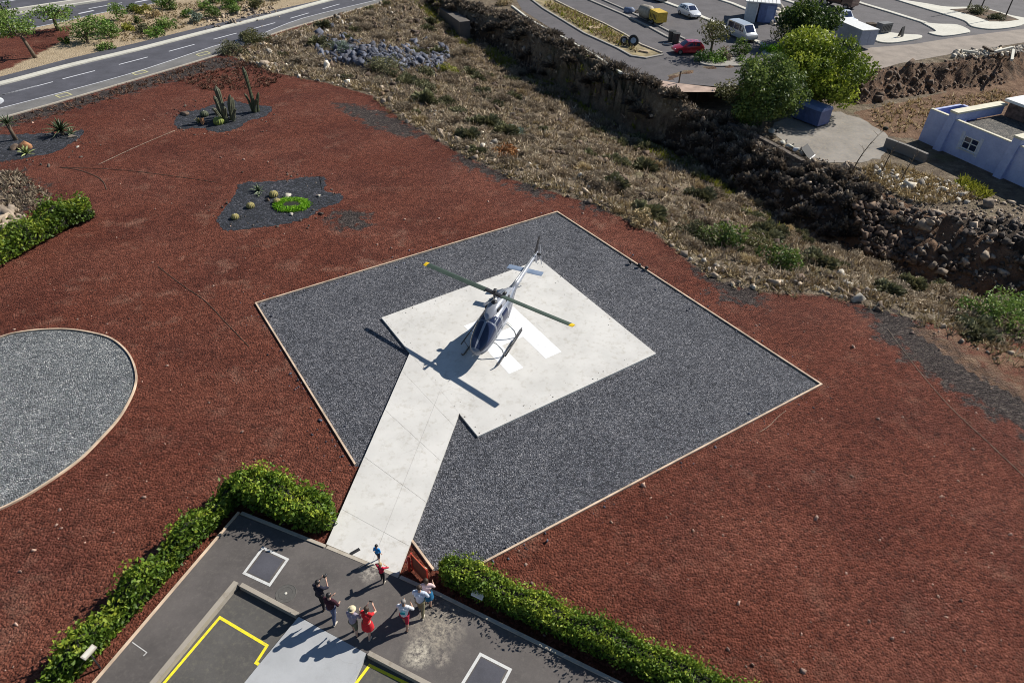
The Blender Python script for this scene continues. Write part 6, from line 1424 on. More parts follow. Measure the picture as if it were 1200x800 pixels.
rosette('small grey agave next to the dense cycad palm', P(83, 157, 0), 18, 0.9, 0.15, MT['agave'], 9)
rosette('tufted yucca palm on a bare trunk at the left edge', P(17, 164, 0), 26, 1.25, 0.12, MT['palm'], 10, 'palm', 'palm', 0.45, 1.5, 0.3)
boulder('orange boulder at the foot of the yucca palm', P(27, 171, 0.2), 0.9, MT['rock_orange'], 8, (1.3, 0.8, 0.8))
boulder('brown boulder at the left of the orange one', P(16, 172, 0.15), 0.6, MT['rock_brown'], 9)
rosette('pale green agave in front of the orange boulder', P(31, 180, 0), 22, 1.0, 0.2, simple('pale_agave', (0.32, 0.36, 0.14), 0.7, var=0.35, scale=5), 11, up=0.6)
boulder('pale stone beside the small grey agave', P(84, 160, 0.1), 0.45, MT['rock_tan'], 10, (1.4, 0.8, 0.6))
boulder('white stone alone on the cinder right of the left bed', P(91, 172, 0.03), 0.25, MT['rock_white'], 11, (1.6, 0.8, 0.4))

r_ = np.random.default_rng(77); q = []
for (bx_, by_, rx, ry) in ((322, 237, 64, 32), (262, 137, 60, 20), (30, 172, 74, 20)):
    for i in range(70):
        a = r_.uniform(0, 6.283); k = r_.uniform(0.75, 1.25); q.append(tuple(P(bx_ + rx * k * math.cos(a), by_ + ry * k * math.sin(a), 0.0)))
rocks_np('stones', q, r_.gamma(2.0, 0.02, len(q)) + 0.03, MT['rock_dark'], 'dark stones strewn round the edges of the planted beds', 31)
# ------------------------------------------------------------------ vehicles
CARG = MT['glass']
def wheel(root, x, y, r_, w_=0.2):
    bm = bmesh.new(); prof = [(r_ * 0.62, -w_ / 2), (r_ * 0.92, -w_ / 2), (r_, -w_ / 2 + 0.03), (r_, w_ / 2 - 0.03), (r_ * 0.92, w_ / 2), (r_ * 0.62, w_ / 2)]
    loft(bm, [[(x + a * math.cos(2 * math.pi * k / 18), y + b, r_ + a * math.sin(2 * math.pi * k / 18)) for k in range(18)] for a, b in prof], caps=False)
    wv = fin('wheel', bm, MT['black'], root, smooth=True, angle=R(40))
    bm = bmesh.new(); tube(bm, [(x, y - w_ * 0.4, r_), (x, y + w_ * 0.4, r_)], r_ * 0.62, 14); fin('rim', bm, MT['steel'], wv)
def vehicle(label, loc, rz, paintm, kind, l=4.0, w=1.75, h=1.45, cat='car'):
    root = thing('parked_' + kind, label, cat, loc, rz); hw = w / 2
    # stations: x, low, belt, top, half width at the belt, half width at the top
    if kind == 'car': S_ = [(-l / 2, 0.42, 0.78, 0.8, hw * 0.86, hw * 0.8), (-l / 2 + 0.12, 0.3, 0.88, 0.98, hw * 0.95, hw * 0.78), (-l * 0.36, 0.24, 0.9, h * 0.95, hw, hw * 0.72), (-l * 0.18, 0.22, 0.9, h, hw, hw * 0.74), (l * 0.06, 0.22, 0.9, h * 0.985, hw, hw * 0.73), (l * 0.24, 0.22, 0.9, 0.93, hw, hw * 0.82), (l * 0.42, 0.26, 0.74, 0.8, hw * 0.96, hw * 0.78), (l / 2, 0.36, 0.56, 0.6, hw * 0.8, hw * 0.68)]
    elif kind == 'van': S_ = [(-l / 2, 0.4, 1.0, h * 0.9, hw * 0.95, hw * 0.84), (-l / 2 + 0.15, 0.3, 1.02, h * 0.985, hw, hw * 0.88), (-l * 0.2, 0.26, 1.02, h, hw, hw * 0.88), (l * 0.2, 0.26, 1.02, h * 0.98, hw, hw * 0.86), (l * 0.38, 0.26, 1.0, 1.06, hw, hw * 0.84), (l * 0.47, 0.3, 0.86, 0.9, hw * 0.94, hw * 0.8), (l / 2, 0.4, 0.62, 0.66, hw * 0.84, hw * 0.7)]
    else: S_ = [(-l / 2, 0.45, 0.9, 0.92, hw * 0.94, hw * 0.92), (-l * 0.08, 0.3, 0.94, 0.96, hw, hw * 0.95), (-l * 0.06, 0.3, 0.94, h * 0.97, hw, hw * 0.76), (l * 0.06, 0.3, 0.94, h, hw, hw * 0.76), (l * 0.13, 0.3, 0.94, h * 0.97, hw, hw * 0.75), (l * 0.25, 0.3, 0.94, 0.98, hw, hw * 0.84), (l * 0.44, 0.34, 0.84, 0.88, hw * 0.95, hw * 0.8), (l / 2, 0.45, 0.62, 0.66, hw * 0.82, hw * 0.7)]
    bm = bmesh.new()
    loft(bm, [[(x, -b * 0.94, lo_), (x, -b, (lo_ + be) / 2), (x, -b * 0.985, be), (x, -t, to), (x, 0, to + (0.03 if to > be + 0.1 else 0.01)), (x, t, to), (x, b * 0.985, be), (x, b, (lo_ + be) / 2), (x, b * 0.94, lo_)] for x, lo_, be, to, b, t in S_])
    body = fin('body', bm, paintm, root, smooth=True, angle=R(32))
    def at_(xv, i): return float(np.interp(xv, [s_[0] for s_ in S_], [s_[i] for s_ in S_]))
    def side(x0, x1, sgn):
        bm = bmesh.new(); q = []
        for xv, f in ((x0, 0.14), (x1, 0.14), (x1, 0.86), (x0, 0.86)):
            be, to, b, t = at_(xv, 2), at_(xv, 3), at_(xv, 4) * 0.985, at_(xv, 5); q.append(bm.verts.new((xv, sgn * (b + (t - b) * f + 0.008), be + (to - be) * f)))
        bm.faces.new(q if sgn < 0 else q[::-1]); fin('window', bm, CARG, body)
    def cross(xa, xb, nm):
        bm = bmesh.new(); q = []
        for xv, kk_ in ((xa, 0.86), (xb, 0.86)):
            t = at_(xv, 5); z_ = at_(xv, 3); q.append((xv, t * kk_, z_))
        d = 0.012; sx = 1 if xa > 0 else -1
        n_ = 5; rows = []
        for j in range(n_):
            f = j / (n_ - 1); xv = xa + (xb - xa) * f; t = at_(xv, 5) * 0.86; z_ = at_(xv, 3)
            rows.append([bm.verts.new((xv + sx * d, -t, z_ + d + 0.002)), bm.verts.new((xv + sx * d, 0, z_ + d + 0.034)), bm.verts.new((xv + sx * d, t, z_ + d + 0.002))])
        for a, b in zip(rows, rows[1:]):
            for i in range(2): bm.faces.new((a[i], a[i + 1], b[i + 1], b[i]))
        fin(nm, bm, CARG, body)
    if kind == 'car':
        for sgn in (1, -1): side(-l * 0.33, -l * 0.1, sgn); side(-l * 0.08, l * 0.12, sgn)
        cross(l * 0.225, l * 0.075, 'windscreen'); cross(-l * 0.46, -l * 0.37, 'rear_window')
    elif kind == 'van':
        for sgn in (1, -1): side(-l * 0.42, -l * 0.18, sgn); side(-l * 0.16, l * 0.05, sgn); side(l * 0.07, l * 0.24, sgn)
        cross(l * 0.365, l * 0.215, 'windscreen')
    else:
        for sgn in (1, -1): side(-l * 0.04, l * 0.13, sgn)
        cross(l * 0.24, l * 0.14, 'windscreen')
        bm = bmesh.new(); box(bm, -l / 2 + 0.12, -l * 0.09, -hw * 0.82, hw * 0.82, 0.93, 0.975); fin('load_bed', bm, MT['dark_metal'], body)
    for sx in (-0.31, 0.31):
        for sy in (-1, 1): wheel(root, l * sx, sy * (hw - 0.1), 0.31 if kind == 'car' else 0.34)
    for sy in (-1, 1):
        bm = bmesh.new(); ball(bm, (l * 0.475, sy * hw * 0.62, 0.62), 0.13, 2, (0.5, 1.1, 0.6)); fin('headlight', bm, MT['white_box'], root, smooth=True)
        bm = bmesh.new(); box(bm, l * 0.14, l * 0.18, sy * (hw + 0.02) - 0.06, sy * (hw + 0.02) + 0.06, 0.95, 1.06); fin('mirror', bm, paintm, root, bevel=0.015)
        bm = bmesh.new(); box(bm, -l / 2 - 0.01, -l / 2 + 0.06, sy * hw * 0.66 - 0.09, sy * hw * 0.66 + 0.09, 0.66, 0.8); fin('tail_light', bm, MT['red_paint'], root, bevel=0.01)
    return root
def carpaint(n, c0): return simple(n, c0, 0.25, 0.15, var=0.04, scale=1, coat=0.8)
white_p = carpaint('car_white', (0.74, 0.76, 0.8)); silver_p = carpaint('car_silver', (0.5, 0.52, 0.55)); red_p = carpaint('car_red', (0.5, 0.02, 0.04)); dark_p = carpaint('car_dark', (0.05, 0.035, 0.03))
DIR = lambda a, b: math.atan2(P(*b).y - P(*a).y, P(*b).x - P(*a).x)
d_strip = DIR((770, 0), (858, 37))
vehicle('pale blue-white hatchback parked on the concrete strip', P(807, 19, 0.02), d_strip, white_p, 'car', 4.0, 1.72, 1.5)
vehicle('white car half cut off by the top edge of the frame', P(770, 0, 0.02), d_strip, white_p, 'car', 4.1, 1.74, 1.45)
vehicle('silver-white van with dark side windows by the concrete strip', P(868, 45, 0.02), d_strip, silver_p, 'van', 4.7, 1.85, 1.95, 'van')
vehicle('bright red car beside the small olive tree', P(805, 62, 0.02), d_strip + R(75) + math.pi, red_p, 'car', 3.8, 1.68, 1.45)
vehicle('white pickup with a dark cab behind the long white box trailer', P(985, 27, 0.02), d_strip, white_p, 'pickup', 4.9, 1.8, 1.75, 'pickup')
vehicle('white car just entering the frame on the road at the left edge', P(-24, 128, 0.03), DIR((-60, 142), (60, 112)), white_p, 'car', 4.2, 1.75, 1.45)
# white box trailer
bx = thing('box_trailer', 'long white topped box trailer with grey-blue sides', 'trailer', P(996, 51, 0.02), DIR((980, 36), (1012, 50)))
bm = bmesh.new(); box(bm, -3.0, 3.0, -1.2, 1.2, 0.55, 2.35); fin('body', bm, simple('trailer_side', (0.42, 0.46, 0.55), 0.6, var=0.12), bx, bevel=0.04)
bm = bmesh.new(); box(bm, -3.06, 3.06, -1.26, 1.26, 2.36, 2.44); fin('roof', bm, MT['white_box'], bx, bevel=0.02)
bm = bmesh.new(); box(bm, 3.005, 3.03, -1.05, -0.02, 0.65, 2.25); box(bm, 3.005, 3.03, 0.02, 1.05, 0.65, 2.25); fin('door', bm, simple('trailer_door', (0.36, 0.4, 0.5), 0.6), bx, bevel=0.01)
for xv in (-1.0, -0.2):
    for sy in (-1, 1): wheel(bx, xv, sy * 1.05, 0.36, 0.24)
# dark truck at the top
tk = thing('truck', 'dark brown lorry cut by the top edge above the round tree', 'lorry', P(978, 7, 0.02), DIR((955, 2), (1000, 12)))
bm = bmesh.new(); box(bm, -3.2, 1.4, -1.15, 1.15, 0.8, 2.3); fin('load_body', bm, simple('rust_brown_load', (0.12, 0.055, 0.035), 0.7, var=0.4), tk, bevel=0.05)
bm = bmesh.new(); box(bm, 1.5, 3.2, -1.1, 1.1, 0.5, 2.4); cb = fin('cab', bm, simple('dark_cab', (0.1, 0.05, 0.04), 0.4, coat=0.4), tk, bevel=0.12)
bm = bmesh.new(); box(bm, 3.19, 3.215, -0.9, 0.9, 1.45, 2.15); fin('windscreen', bm, CARG, cb, bevel=0.01)
bm = bmesh.new(); box(bm, -3.2, 3.1, -0.5, 0.5, 0.45, 0.78); fin('chassis', bm, MT['dark_metal'], tk)
for xv in (-2.2, -1.2, 2.3):
    for sy in (-1, 1): wheel(tk, xv, sy * 0.98, 0.45, 0.28)
# site sheds under one white roof
A_, Bq = P(857, 22, 0.02), P(908, 24, 0.02)
shd = thing('shed', 'white roofed double site shed with a dark recess and a blue end', 'shed', P(872, 26, 0.02), DIR((872, 26), (906, 29)))
Ls = (P(906, 29, 0) - P(872, 26, 0)).length
bm = bmesh.new(); box(bm, 0.0, Ls * 0.36, 0.0, 5.0, 0, 2.7); fin('front_cabin', bm, simple('shed_grey', (0.5, 0.55, 0.6), 0.6, var=0.12), shd, bevel=0.03)
bm = bmesh.new(); box(bm, Ls * 0.43, Ls, 0.6, 5.0, 0, 2.7); fin('rear_cabin', bm, simple('shed_blue', (0.14, 0.2, 0.42), 0.6, var=0.2), shd, bevel=0.03)
bm = bmesh.new(); box(bm, Ls * 0.7, Ls * 0.95, 0.56, 0.595, 0.1, 2.2); fin('door', bm, simple('shed_door', (0.22, 0.3, 0.55), 0.5), shd)
bm = bmesh.new(); box(bm, -0.4, Ls + 0.3, -0.5, 5.3, 2.71, 2.83)
fin('roof', bm, MT['white_box'], shd, bevel=0.02)
bm = bmesh.new()
for i in range(9): box(bm, -0.4 + (Ls + 0.7) * i / 9, -0.36 + (Ls + 0.7) * i / 9, -0.5, 5.3, 2.832, 2.87)
fin('roof_ribs', bm, MT['grey_kerb'], shd)
# yellow machine and tank
yd = DIR((745, 14), (775, 30))
ym = thing('compressor', 'yellow boxy compressor by the parallel kerbs', 'machine', P(770, 28, 0.02), yd)
yel = simple('machine_yellow', (0.62, 0.42, 0.05), 0.5, var=0.2, scale=4)
bm = bmesh.new(); box(bm, -1.2, 1.2, -0.75, 0.75, 0.4, 1.7); fin('housing', bm, yel, ym, bevel=0.12)
bm = bmesh.new()
for i in range(5): box(bm, -0.9 + i * 0.38, -0.7 + i * 0.38, -0.76, -0.752, 0.7, 1.3)
fin('louvres', bm, MT['black'], ym)
for sy in (-1, 1): wheel(ym, 0, sy * 0.78, 0.32, 0.2)
tn = thing('tank', 'dull beige mixing drum lying next to the yellow compressor', 'tank', P(757, 23, 0.02), yd)
bm = bmesh.new(); tube(bm, [(-1.5, 0, 1.0), (-1.3, 0, 1.0), (0.6, 0, 1.05), (1.3, 0, 1.1), (1.35, 0, 1.1)], [0.5, 0.75, 0.9, 0.6, 0.45], 18); fin('drum', bm, simple('drum_beige', (0.36, 0.32, 0.26), 0.7, var=0.3), tn, smooth=True, angle=R(40))
bm = bmesh.new(); box(bm, -1.3, 1.3, -0.5, 0.5, 0.15, 0.4); fin('frame', bm, MT['dark_metal'], tn)
jk = thing('tarpaulin', 'small heap under blue-grey sheeting left of the beige drum', 'tarpaulin', P(738, 15, 0.02))
v, f = rock_shape(91, 2); np_mesh('sheet', v * np.array([1.0, 0.8, 0.75]) + np.array([0, 0, 0.4]), f, simple('tarp_blue', (0.14, 0.18, 0.28), 0.6, var=0.4, scale=3), jk)
bm = bmesh.new(); tube(bm, [(0.8, 0.1, 0.0), (1.1, 0.2, 0.35), (1.3, 0.1, 0.0)], 0.15, 8); fin('rope_coil', bm, MT['rock_tan'], jk, smooth=True)
bn_ = thing('bin', 'pair of dark bins standing on the parallel kerbs', 'bin', P(789, 49, 0.1), yd)
for dx in (-0.55, 0.55):
    bm = bmesh.new(); tube(bm, [(dx, 0, 0), (dx, 0, 1.15)], [0.42, 0.5], 14); b_ = fin('drum', bm, MT['dark_metal'], bn_, smooth=True, angle=R(40))
    bm = bmesh.new(); tube(bm, [(dx, 0, 1.152), (dx, 0, 1.2)], [0.52, 0.5], 14); fin('lid', bm, MT['black'], b_)
def plank(label, a, b, wd_, h_, m, zv=0.03, cat='plank'):
    p0, p1 = P(*a, zv), P(*b, zv); L = (p1 - p0).length
    t = thing('plank', label, cat, (p0 + p1) / 2, math.atan2(p1.y - p0.y, p1.x - p0.x)); bm = bmesh.new(); box(bm, -L / 2, L / 2, -wd_ / 2, wd_ / 2, 0, h_); fin('board', bm, m, t, bevel=0.01)
    return t
plank('pale board on the asphalt in front of the dark bins', (777, 52), (787, 53), 0.35, 0.1, MT['white_kerb'])
plank('shorter pale board left of the red car', (791, 58), (797, 58.5), 0.35, 0.1, MT['white_kerb'])
plank('pale slab lying on the dry planting strip', (690, 34), (702, 33.5), 1.2, 0.2, MT['bench_wood'], 0.14, 'slab')
plank('light plank at the pointed end of the planting strip', (749, 60), (760, 62), 0.35, 0.15, MT['bench_wood'], 0.14)
def tyre(label, loc, r_, tilt, rz):
    t = thing('tyre', label, 'tyre', loc, rz); bm = bmesh.new(); n = 20; rings = []
    for k in range(n):
        a = 2 * math.pi * k / n; c_ = Vector((math.cos(a) * r_ * 0.75, 0, math.sin(a) * r_ * 0.75 + r_)); o_ = Vector((math.cos(a), 0, math.sin(a)))
        rings.append([c_ + o_ * r_ * 0.25 * math.cos(2 * math.pi * j / 8) + Vector((0, 1, 0)) * r_ * 0.32 * math.sin(2 * math.pi * j / 8) for j in range(8)])
    loft(bm, rings + [rings[0]], caps=False); bmesh.ops.remove_doubles(bm, verts=bm.verts[:], dist=1e-4)
    bmesh.ops.rotate(bm, verts=bm.verts[:], cent=(0, 0, 0), matrix=Matrix.Rotation(tilt, 3, 'X')); fin('tread', bm, MT['black'], t, smooth=True)
    bm = bmesh.new(); tube(bm, [Matrix.Rotation(tilt, 3, 'X') @ Vector((0, -r_ * 0.1, r_)), Matrix.Rotation(tilt, 3, 'X') @ Vector((0, r_ * 0.1, r_))], r_ * 0.5, 14); fin('rim', bm, MT['steel'], t)
tyre('smaller old tyre leaning on the planting strip', P(732, 53, 0.11), 0.55, R(-25), R(20))
tyre('bigger old tyre leaning at the end of the planting strip', P(741, 55, 0.11), 0.72, R(-20), R(-20))
# things by the trailer
gn = thing('generator', 'dark generator on the concrete island by the trailer', 'generator', P(1034, 38, 0.17), 0.4)
bm = bmesh.new(); box(bm, -0.9, 0.9, -0.55, 0.55, 0.1, 1.25); fin('housing', bm, simple('gen_grey', (0.16, 0.16, 0.16), 0.6, var=0.3), gn, bevel=0.06)
bm = bmesh.new()
for i in range(6): box(bm, -0.75 + i * 0.27, -0.62 + i * 0.27, -0.565, -0.555, 0.3, 1.0)
fin('louvres', bm, MT['black'], gn)
pt_ = thing('pallet_stack', 'dark stack of pallets behind the trailer', 'pallets', P(1020, 33, 0.02), 0.3)
for i in range(4):
    bm = bmesh.new()
    for j in range(5): box(bm, -0.6, 0.6, -0.5 + j * 0.22, -0.36 + j * 0.22, 0.1 + i * 0.17, 0.13 + i * 0.17)
    box(bm, -0.6, 0.6, -0.5, -0.4, 0.0 + i * 0.17, 0.097 + i * 0.17); box(bm, -0.6, 0.6, 0.4, 0.5, 0.0 + i * 0.17, 0.097 + i * 0.17); fin('pallet', bm, MT['bark'], pt_)
gr_ = thing('crate_frame', 'green-grey metal frame leaning at the end of the trailer', 'frame', P(1017, 50, 0.02), 1.2)
bm = bmesh.new()
for xv in (-0.8, 0, 0.8): box(bm, xv - 0.05, xv + 0.05, -0.05, 0.05, 0, 1.9)
fin('uprights', bm, MT['dark_metal'], gr_)
bm = bmesh.new()
for zv in (0.3, 1.0, 1.75): box(bm, -0.8, 0.8, -0.09, -0.055, zv, zv + 0.12)
fin('slats', bm, simple('frame_green', (0.1, 0.13, 0.08), 0.7), gr_)
ts = thing('tripod_sign', 'black folding sign standing on the concrete island', 'sign', P(1055, 43, 0.17), 0.7)
for sy in (-1, 1):
    bm = bmesh.new(); box(bm, -0.4, 0.4, -0.02, 0.02, 0, 1.3, Matrix.Translation((0, sy * 0.22, 0)) @ Matrix.Rotation(sy * R(10), 4, 'X')); fin('board', bm, MT['black'], ts, bevel=0.01)
jp = [tuple(P(903 + 24 * t + r_.normal(0, 2), 17 + 14 * t + r_.normal(0, 3.5), 0.1)) for t in r_.uniform(0, 1, 120)]
rocks_np('junk_heap', jp, r_.gamma(2.0, 0.16, len(jp)) + 0.08, MT['rock_white'], 'pale heap of junk and broken blocks right of the shed', 21, 'junk heap')
for i, (q, h_, lb) in enumerate((((1134, 11), 7.0, 'left one of the slim dark poles on the planted bed'), ((1150, 9), 7.0, 'middle slim dark pole on the planted bed'), ((1178, 20), 7.5, 'right one of the slim dark poles, nearest the camera'))):
    t = thing('pole', lb, 'pole', P(*q, 0.2)); bm = bmesh.new(); tube(bm, [(0, 0, -0.2), (0, 0, h_)], [0.1, 0.06], 8); fin('post', bm, MT['dark_metal'], t, smooth=True)
    bm = bmesh.new(); tube(bm, [(0, 0, h_ + 0.001), (0, 0, h_ + 0.12)], [0.09, 0.05], 8); fin('cap', bm, MT['dark_metal'], t)
bushb = [((1141, 14), 1.3, 'dark_olive'), ((1153, 17), 1.1, '')]
bush('dark low bush at the left of the planted bed', P(1143, 15, 0.2), 1.7, 0.9, MT['dry_olive'], 401)
bush('dark low bush at the right of the planted bed', P(1166, 22, 0.2), 1.5, 0.6, MT['dry_olive'], 404)
t = thing('lamp_post', 'slim leaning lamp post rising at the upper left edge', 'lamp post', P(9, 27, 0.0)); bm = bmesh.new(); tube(bm, [(0, 0, 0), (0, 0, 5), (0, 0, 9)], [0.12, 0.1, 0.07], 8); fin('post', bm, MT['dark_metal'], t, smooth=True)
bm = bmesh.new(); box(bm, -0.3, 0.9, -0.12, 0.12, 9.0, 9.14); fin('lamp_head', bm, MT['steel'], t, bevel=0.03)
# debris on the bank top
for i, (a, b, lb) in enumerate((((1152, 56), (1163, 62), 'dark beam sticking out of the white rubble line'), ((1128, 61), (1145, 63), 'pale board lying on the rubble line'), ((1165, 62), (1186, 57), 'long pale plank at the right end of the rubble line'), ((1185, 72), (1187, 60), 'white post standing askew in the rubble'))):
    plank(lb, a, b, 0.3, 0.25, MT['bark'] if i == 0 else MT['white_kerb'], 0.5)
# ------------------------------------------------------------------ retaining walls
def wall(label, pts, zv, wd_, z0, z1, m, name='wall'):
    bm = bmesh.new(); strip(bm, pxs(pts, zv), wd_, z0, z1); return tag(fin(name, bm, m, bevel=0.03), label, 'wall')
wall('grey concrete retaining wall below the driveway bend', [(690, 73), (704, 82), (722, 92)], -1.0, 0.5, -2.6, -0.1, concrete('old_concrete', (0.2, 0.185, 0.17), 0.45))
wall('low dark stone ledge along the ravine rim by the leafy tree', [(853, 148), (880, 160), (910, 176), (940, 193)], LOW, 0.5, LOW - 0.6, LOW + 0.45, MT['rock_dark'])
wall('low grey block wall beside the left end of the blue building', [(1036, 172), (1060, 181), (1083, 191)], LOW, 0.35, LOW - 0.3, LOW + 0.95, concrete('block_wall', (0.2, 0.185, 0.17), 0.4))
wall('smooth grey concrete face at the head of the ravine', [(510, 7), (528, 19), (545, 31)], -1.4, 1.6, -3.6, -0.75, concrete('culvert', (0.13, 0.115, 0.1), 0.45))
# ------------------------------------------------------------------ blue container and odds on the terrace
cb_ = thing('container', 'dark blue container with a sloping lid on the worn paving', 'container', P(948, 142, LOW + 0.03), DIR((932, 134), (958, 144)))
blu = simple('container_blue', (0.07, 0.11, 0.27), 0.5, 0.0, var=0.2, scale=2, coat=0.2)
bm = bmesh.new(); box(bm, -1.75, 1.75, -0.95, 0.95, 0.15, 1.7); fin('body', bm, blu, cb_, bevel=0.05)
bm = bmesh.new(); loft(bm, [[(xv, -1.0, 1.702), (xv, 1.0, 1.702), (xv, 0.8, 2.0), (xv, -0.8, 2.0)] for xv in (-1.8, 1.8)]); fin('lid', bm, simple('container_lid', (0.14, 0.21, 0.44), 0.4, var=0.15, coat=0.2), cb_, bevel=0.04)
for xv in (-1.3, 1.3):
    bm = bmesh.new(); box(bm, xv - 0.12, xv + 0.12, -0.9, 0.9, 0, 0.148); fin('foot', bm, MT['black'], cb_)
bm = bmesh.new()
for i in range(7): box(bm, -1.6 + i * 0.5, -1.5 + i * 0.5, -0.975, -0.952, 0.3, 1.6)
fin('ribs', bm, blu, cb_)
for i, (q, lb, mm, s_) in enumerate((((906, 153), 'white sack at the left of the junk row by the ledge', 'rock_white', 0.5), ((917, 166), 'white drum lid in the junk row by the ledge', 'white_kerb', 0.45), ((925, 171), 'white ring shaped junk in the middle of the junk row', 'white_kerb', 0.45), ((934, 175), 'blue and white can in the junk row by the ledge', 'white_box', 0.5), ((941, 180), 'white bag at the right of the junk row', 'rock_white', 0.4))):
    t = thing('junk', lb, 'junk', P(*q, LOW + 0.3)); v, f = rock_shape(70 + i, 2); np_mesh('bundle', v * np.array([1.3, 0.9, 0.7]) * s_, f, MT[mm], t)
    bm = bmesh.new(); tube(bm, [(s_ * 0.9, 0.2, -0.2), (s_ * 1.3, 0.5, 0.0)], 0.09, 8); fin('tie', bm, MT['dark_metal'], t)
dp = thing('panel', 'dark flat panel with a white edge leaning at the end of the junk row', 'panel', P(951, 184, LOW + 0.05), 0.9)
bm = bmesh.new(); box(bm, -0.8, 0.8, -0.04, 0.04, 0, 1.3, Matrix.Rotation(R(-50), 4, 'X')); fin('board', bm, MT['black'], dp)
bm = bmesh.new(); box(bm, -0.8, 0.8, -0.06, 0.06, -0.12, -0.005, Matrix.Rotation(R(-50), 4, 'X')); fin('edge', bm, MT['white_box'], dp)
def stalk(label, q, h_, bend, seed, head=True):
    p = at(*q); t = thing('dry_stalk', label, 'plant', p); bm = bmesh.new(); pts = [(bend * tt * tt, 0, h_ * tt) for tt in np.linspace(0, 1, 7)]; tube(bm, pts, [0.07 - 0.055 * tt for tt in np.linspace(0, 1, 7)], 6); fin('stem', bm, MT['bark'], t, smooth=True)
    bm = bmesh.new(); r2 = np.random.default_rng(seed)
    for i in range(9):
        tt = r2.uniform(0.4, 0.95); b0_ = Vector((bend * tt * tt, 0, h_ * tt)); a = r2.uniform(0, 6.28); L = r2.uniform(0.3, 0.7); tube(bm, [b0_, b0_ + Vector((math.cos(a) * L, math.sin(a) * L, L * 0.7))], [0.02, 0.008], 5)
    fin('side_shoots', bm, MT['bark'], t)
    if head: bm = bmesh.new(); ball(bm, (bend, 0, h_), 0.22, 2, (1.2, 0.8, 0.8)); fin('seed_head', bm, MT['core'], t, smooth=True)
stalk('tall curved dry flower stalk with a dark head by the paving', (997, 206), 4.6, 1.6, 1)
stalk('thin dry stalk right of the tall curved one', (1032, 205), 3.4, 0.5, 2, False)
stalk('thin dry stalk closest to the white rubble', (1056, 212), 3.0, 0.6, 3, False)
# bare posts by the driveway
for q, h_, lb in (((793, 112), 2.6, 'wooden post at the pale apron of the driveway'), ((816, 118), 1.8, 'thin short post right of the wooden driveway post')):
    t = thing('post', lb, 'post', at(*q)); bm = bmesh.new(); tube(bm, [(0, 0, -0.3), (0, 0, h_)], 0.08, 8); fin('shaft', bm, MT['bark'], t)
    bm = bmesh.new(); tube(bm, [(0, 0, h_ + 0.001), (0, 0, h_ + 0.06)], 0.1, 8); fin('cap', bm, MT['dark_metal'], t)
# ------------------------------------------------------------------ blue building
o_ = P(1076, 164, LOW); e_ = P(1200, 220, LOW); ud = (e_ - o_).normalized()
bld = thing('building', 'flat roofed blue-white building with buttresses and a barred window', 'building', o_, math.atan2(ud.y, ud.x))
wallm, nt, b = new_mat('blue_wall'); v = objc(nt)
n1 = noise(nt, v, 0.8, 6, 0.65); n2 = noise(nt, v, 5, 5, 0.7)
r1 = ramp(nt, n1, [(0.3, (0.34, 0.39, 0.62)), (0.65, (0.47, 0.52, 0.74))]); st_ = ramp(nt, n2, [(0.3, (0.72, 0.72, 0.74)), (0.5, (1, 1, 1))])
nt.links.new(mixc(nt, 0.6, r1.outputs[0], st_.outputs[0], 'MULTIPLY'), b.inputs['Base Color']); b.inputs['Roughness'].default_value = 0.85; bump(nt, b, n2, 0.2, 0.02)
cream = simple('cream_parapet', (0.66, 0.62, 0.48), 0.8, var=0.15, scale=1.5); roofm = gravel('roof_gravel', [(0.1, (0.05, 0.05, 0.05)), (0.6, (0.11, 0.105, 0.095)), (1.0, (0.22, 0.2, 0.17))], 5)
shaded_roof = simple('shaded_roof_blue', (0.035, 0.05, 0.3), 0.7, var=0.2)  # deep blue puts the sunken roof's shade into its colour
HB = 3.25
def bp(name, x0, x1, y0, y1, z0, z1, m, bev=0.02, par=bld):
    bm = bmesh.new(); box(bm, x0, x1, y0, y1, z0, z1); return fin(name, bm, m, par, bevel=bev)
# local x along the facade, local y into the building (+y = away), so the front face is y = 0
wx0, wx1, wz0, wz1 = 4.55, 6.15, 1.0, 2.2
bp('wall', 0.0, 2.2, 0, 0.3, -0.3, HB, wallm)
bp('wall', 3.0, wx0, 0, 0.3, -0.3, HB - 0.1, wallm); bp('wall', wx1, 9.0, 0, 0.3, -0.3, HB - 0.1, wallm)
bp('wall', wx0 + 0.001, wx1 - 0.001, 0.004, 0.296, -0.3, wz0, wallm, 0); bp('wall', wx0 + 0.001, wx1 - 0.001, 0.004, 0.296, wz1, HB - 0.1, wallm, 0)
bp('wall', 9.8, 22.0, 0, 0.3, -0.3, HB - 0.1, wallm)
bp('wall', 0.003, 0.3, 0.303, 4.2, -0.3, HB, wallm)
for x0, ln in ((2.2, 7.0), (9.0, 7.0)):
    bm = bmesh.new(); loft(bm, [[(x0, -0.55, -0.3), (x0, 0.4, -0.3), (x0, 0.4, HB + 0.5), (x0, -0.1, HB + 0.5)], [(x0 + 0.8, -0.55, -0.3), (x0 + 0.8, 0.4, -0.3), (x0 + 0.8, 0.4, HB + 0.5), (x0 + 0.8, -0.1, HB + 0.5)]]); fin('buttress', bm, wallm, bld, bevel=0.03)
    bp('beam', x0 - 0.05, x0 + 0.85, -0.15, ln, HB + 0.501, HB + 0.68, cream, 0.03)
    bp('cross_wall', x0 + 0.1, x0 + 0.7, 0.403, ln - 0.1, HB - 0.4, HB + 0.499, wallm, 0.02)
bp('roof', 3.0, 9.0, 0.301, 6.85, HB - 0.65, HB - 0.45, roofm, 0)
bp('roof', 9.8, 22.0, 0.301, 6.85, HB - 0.65, HB - 0.45, roofm, 0)
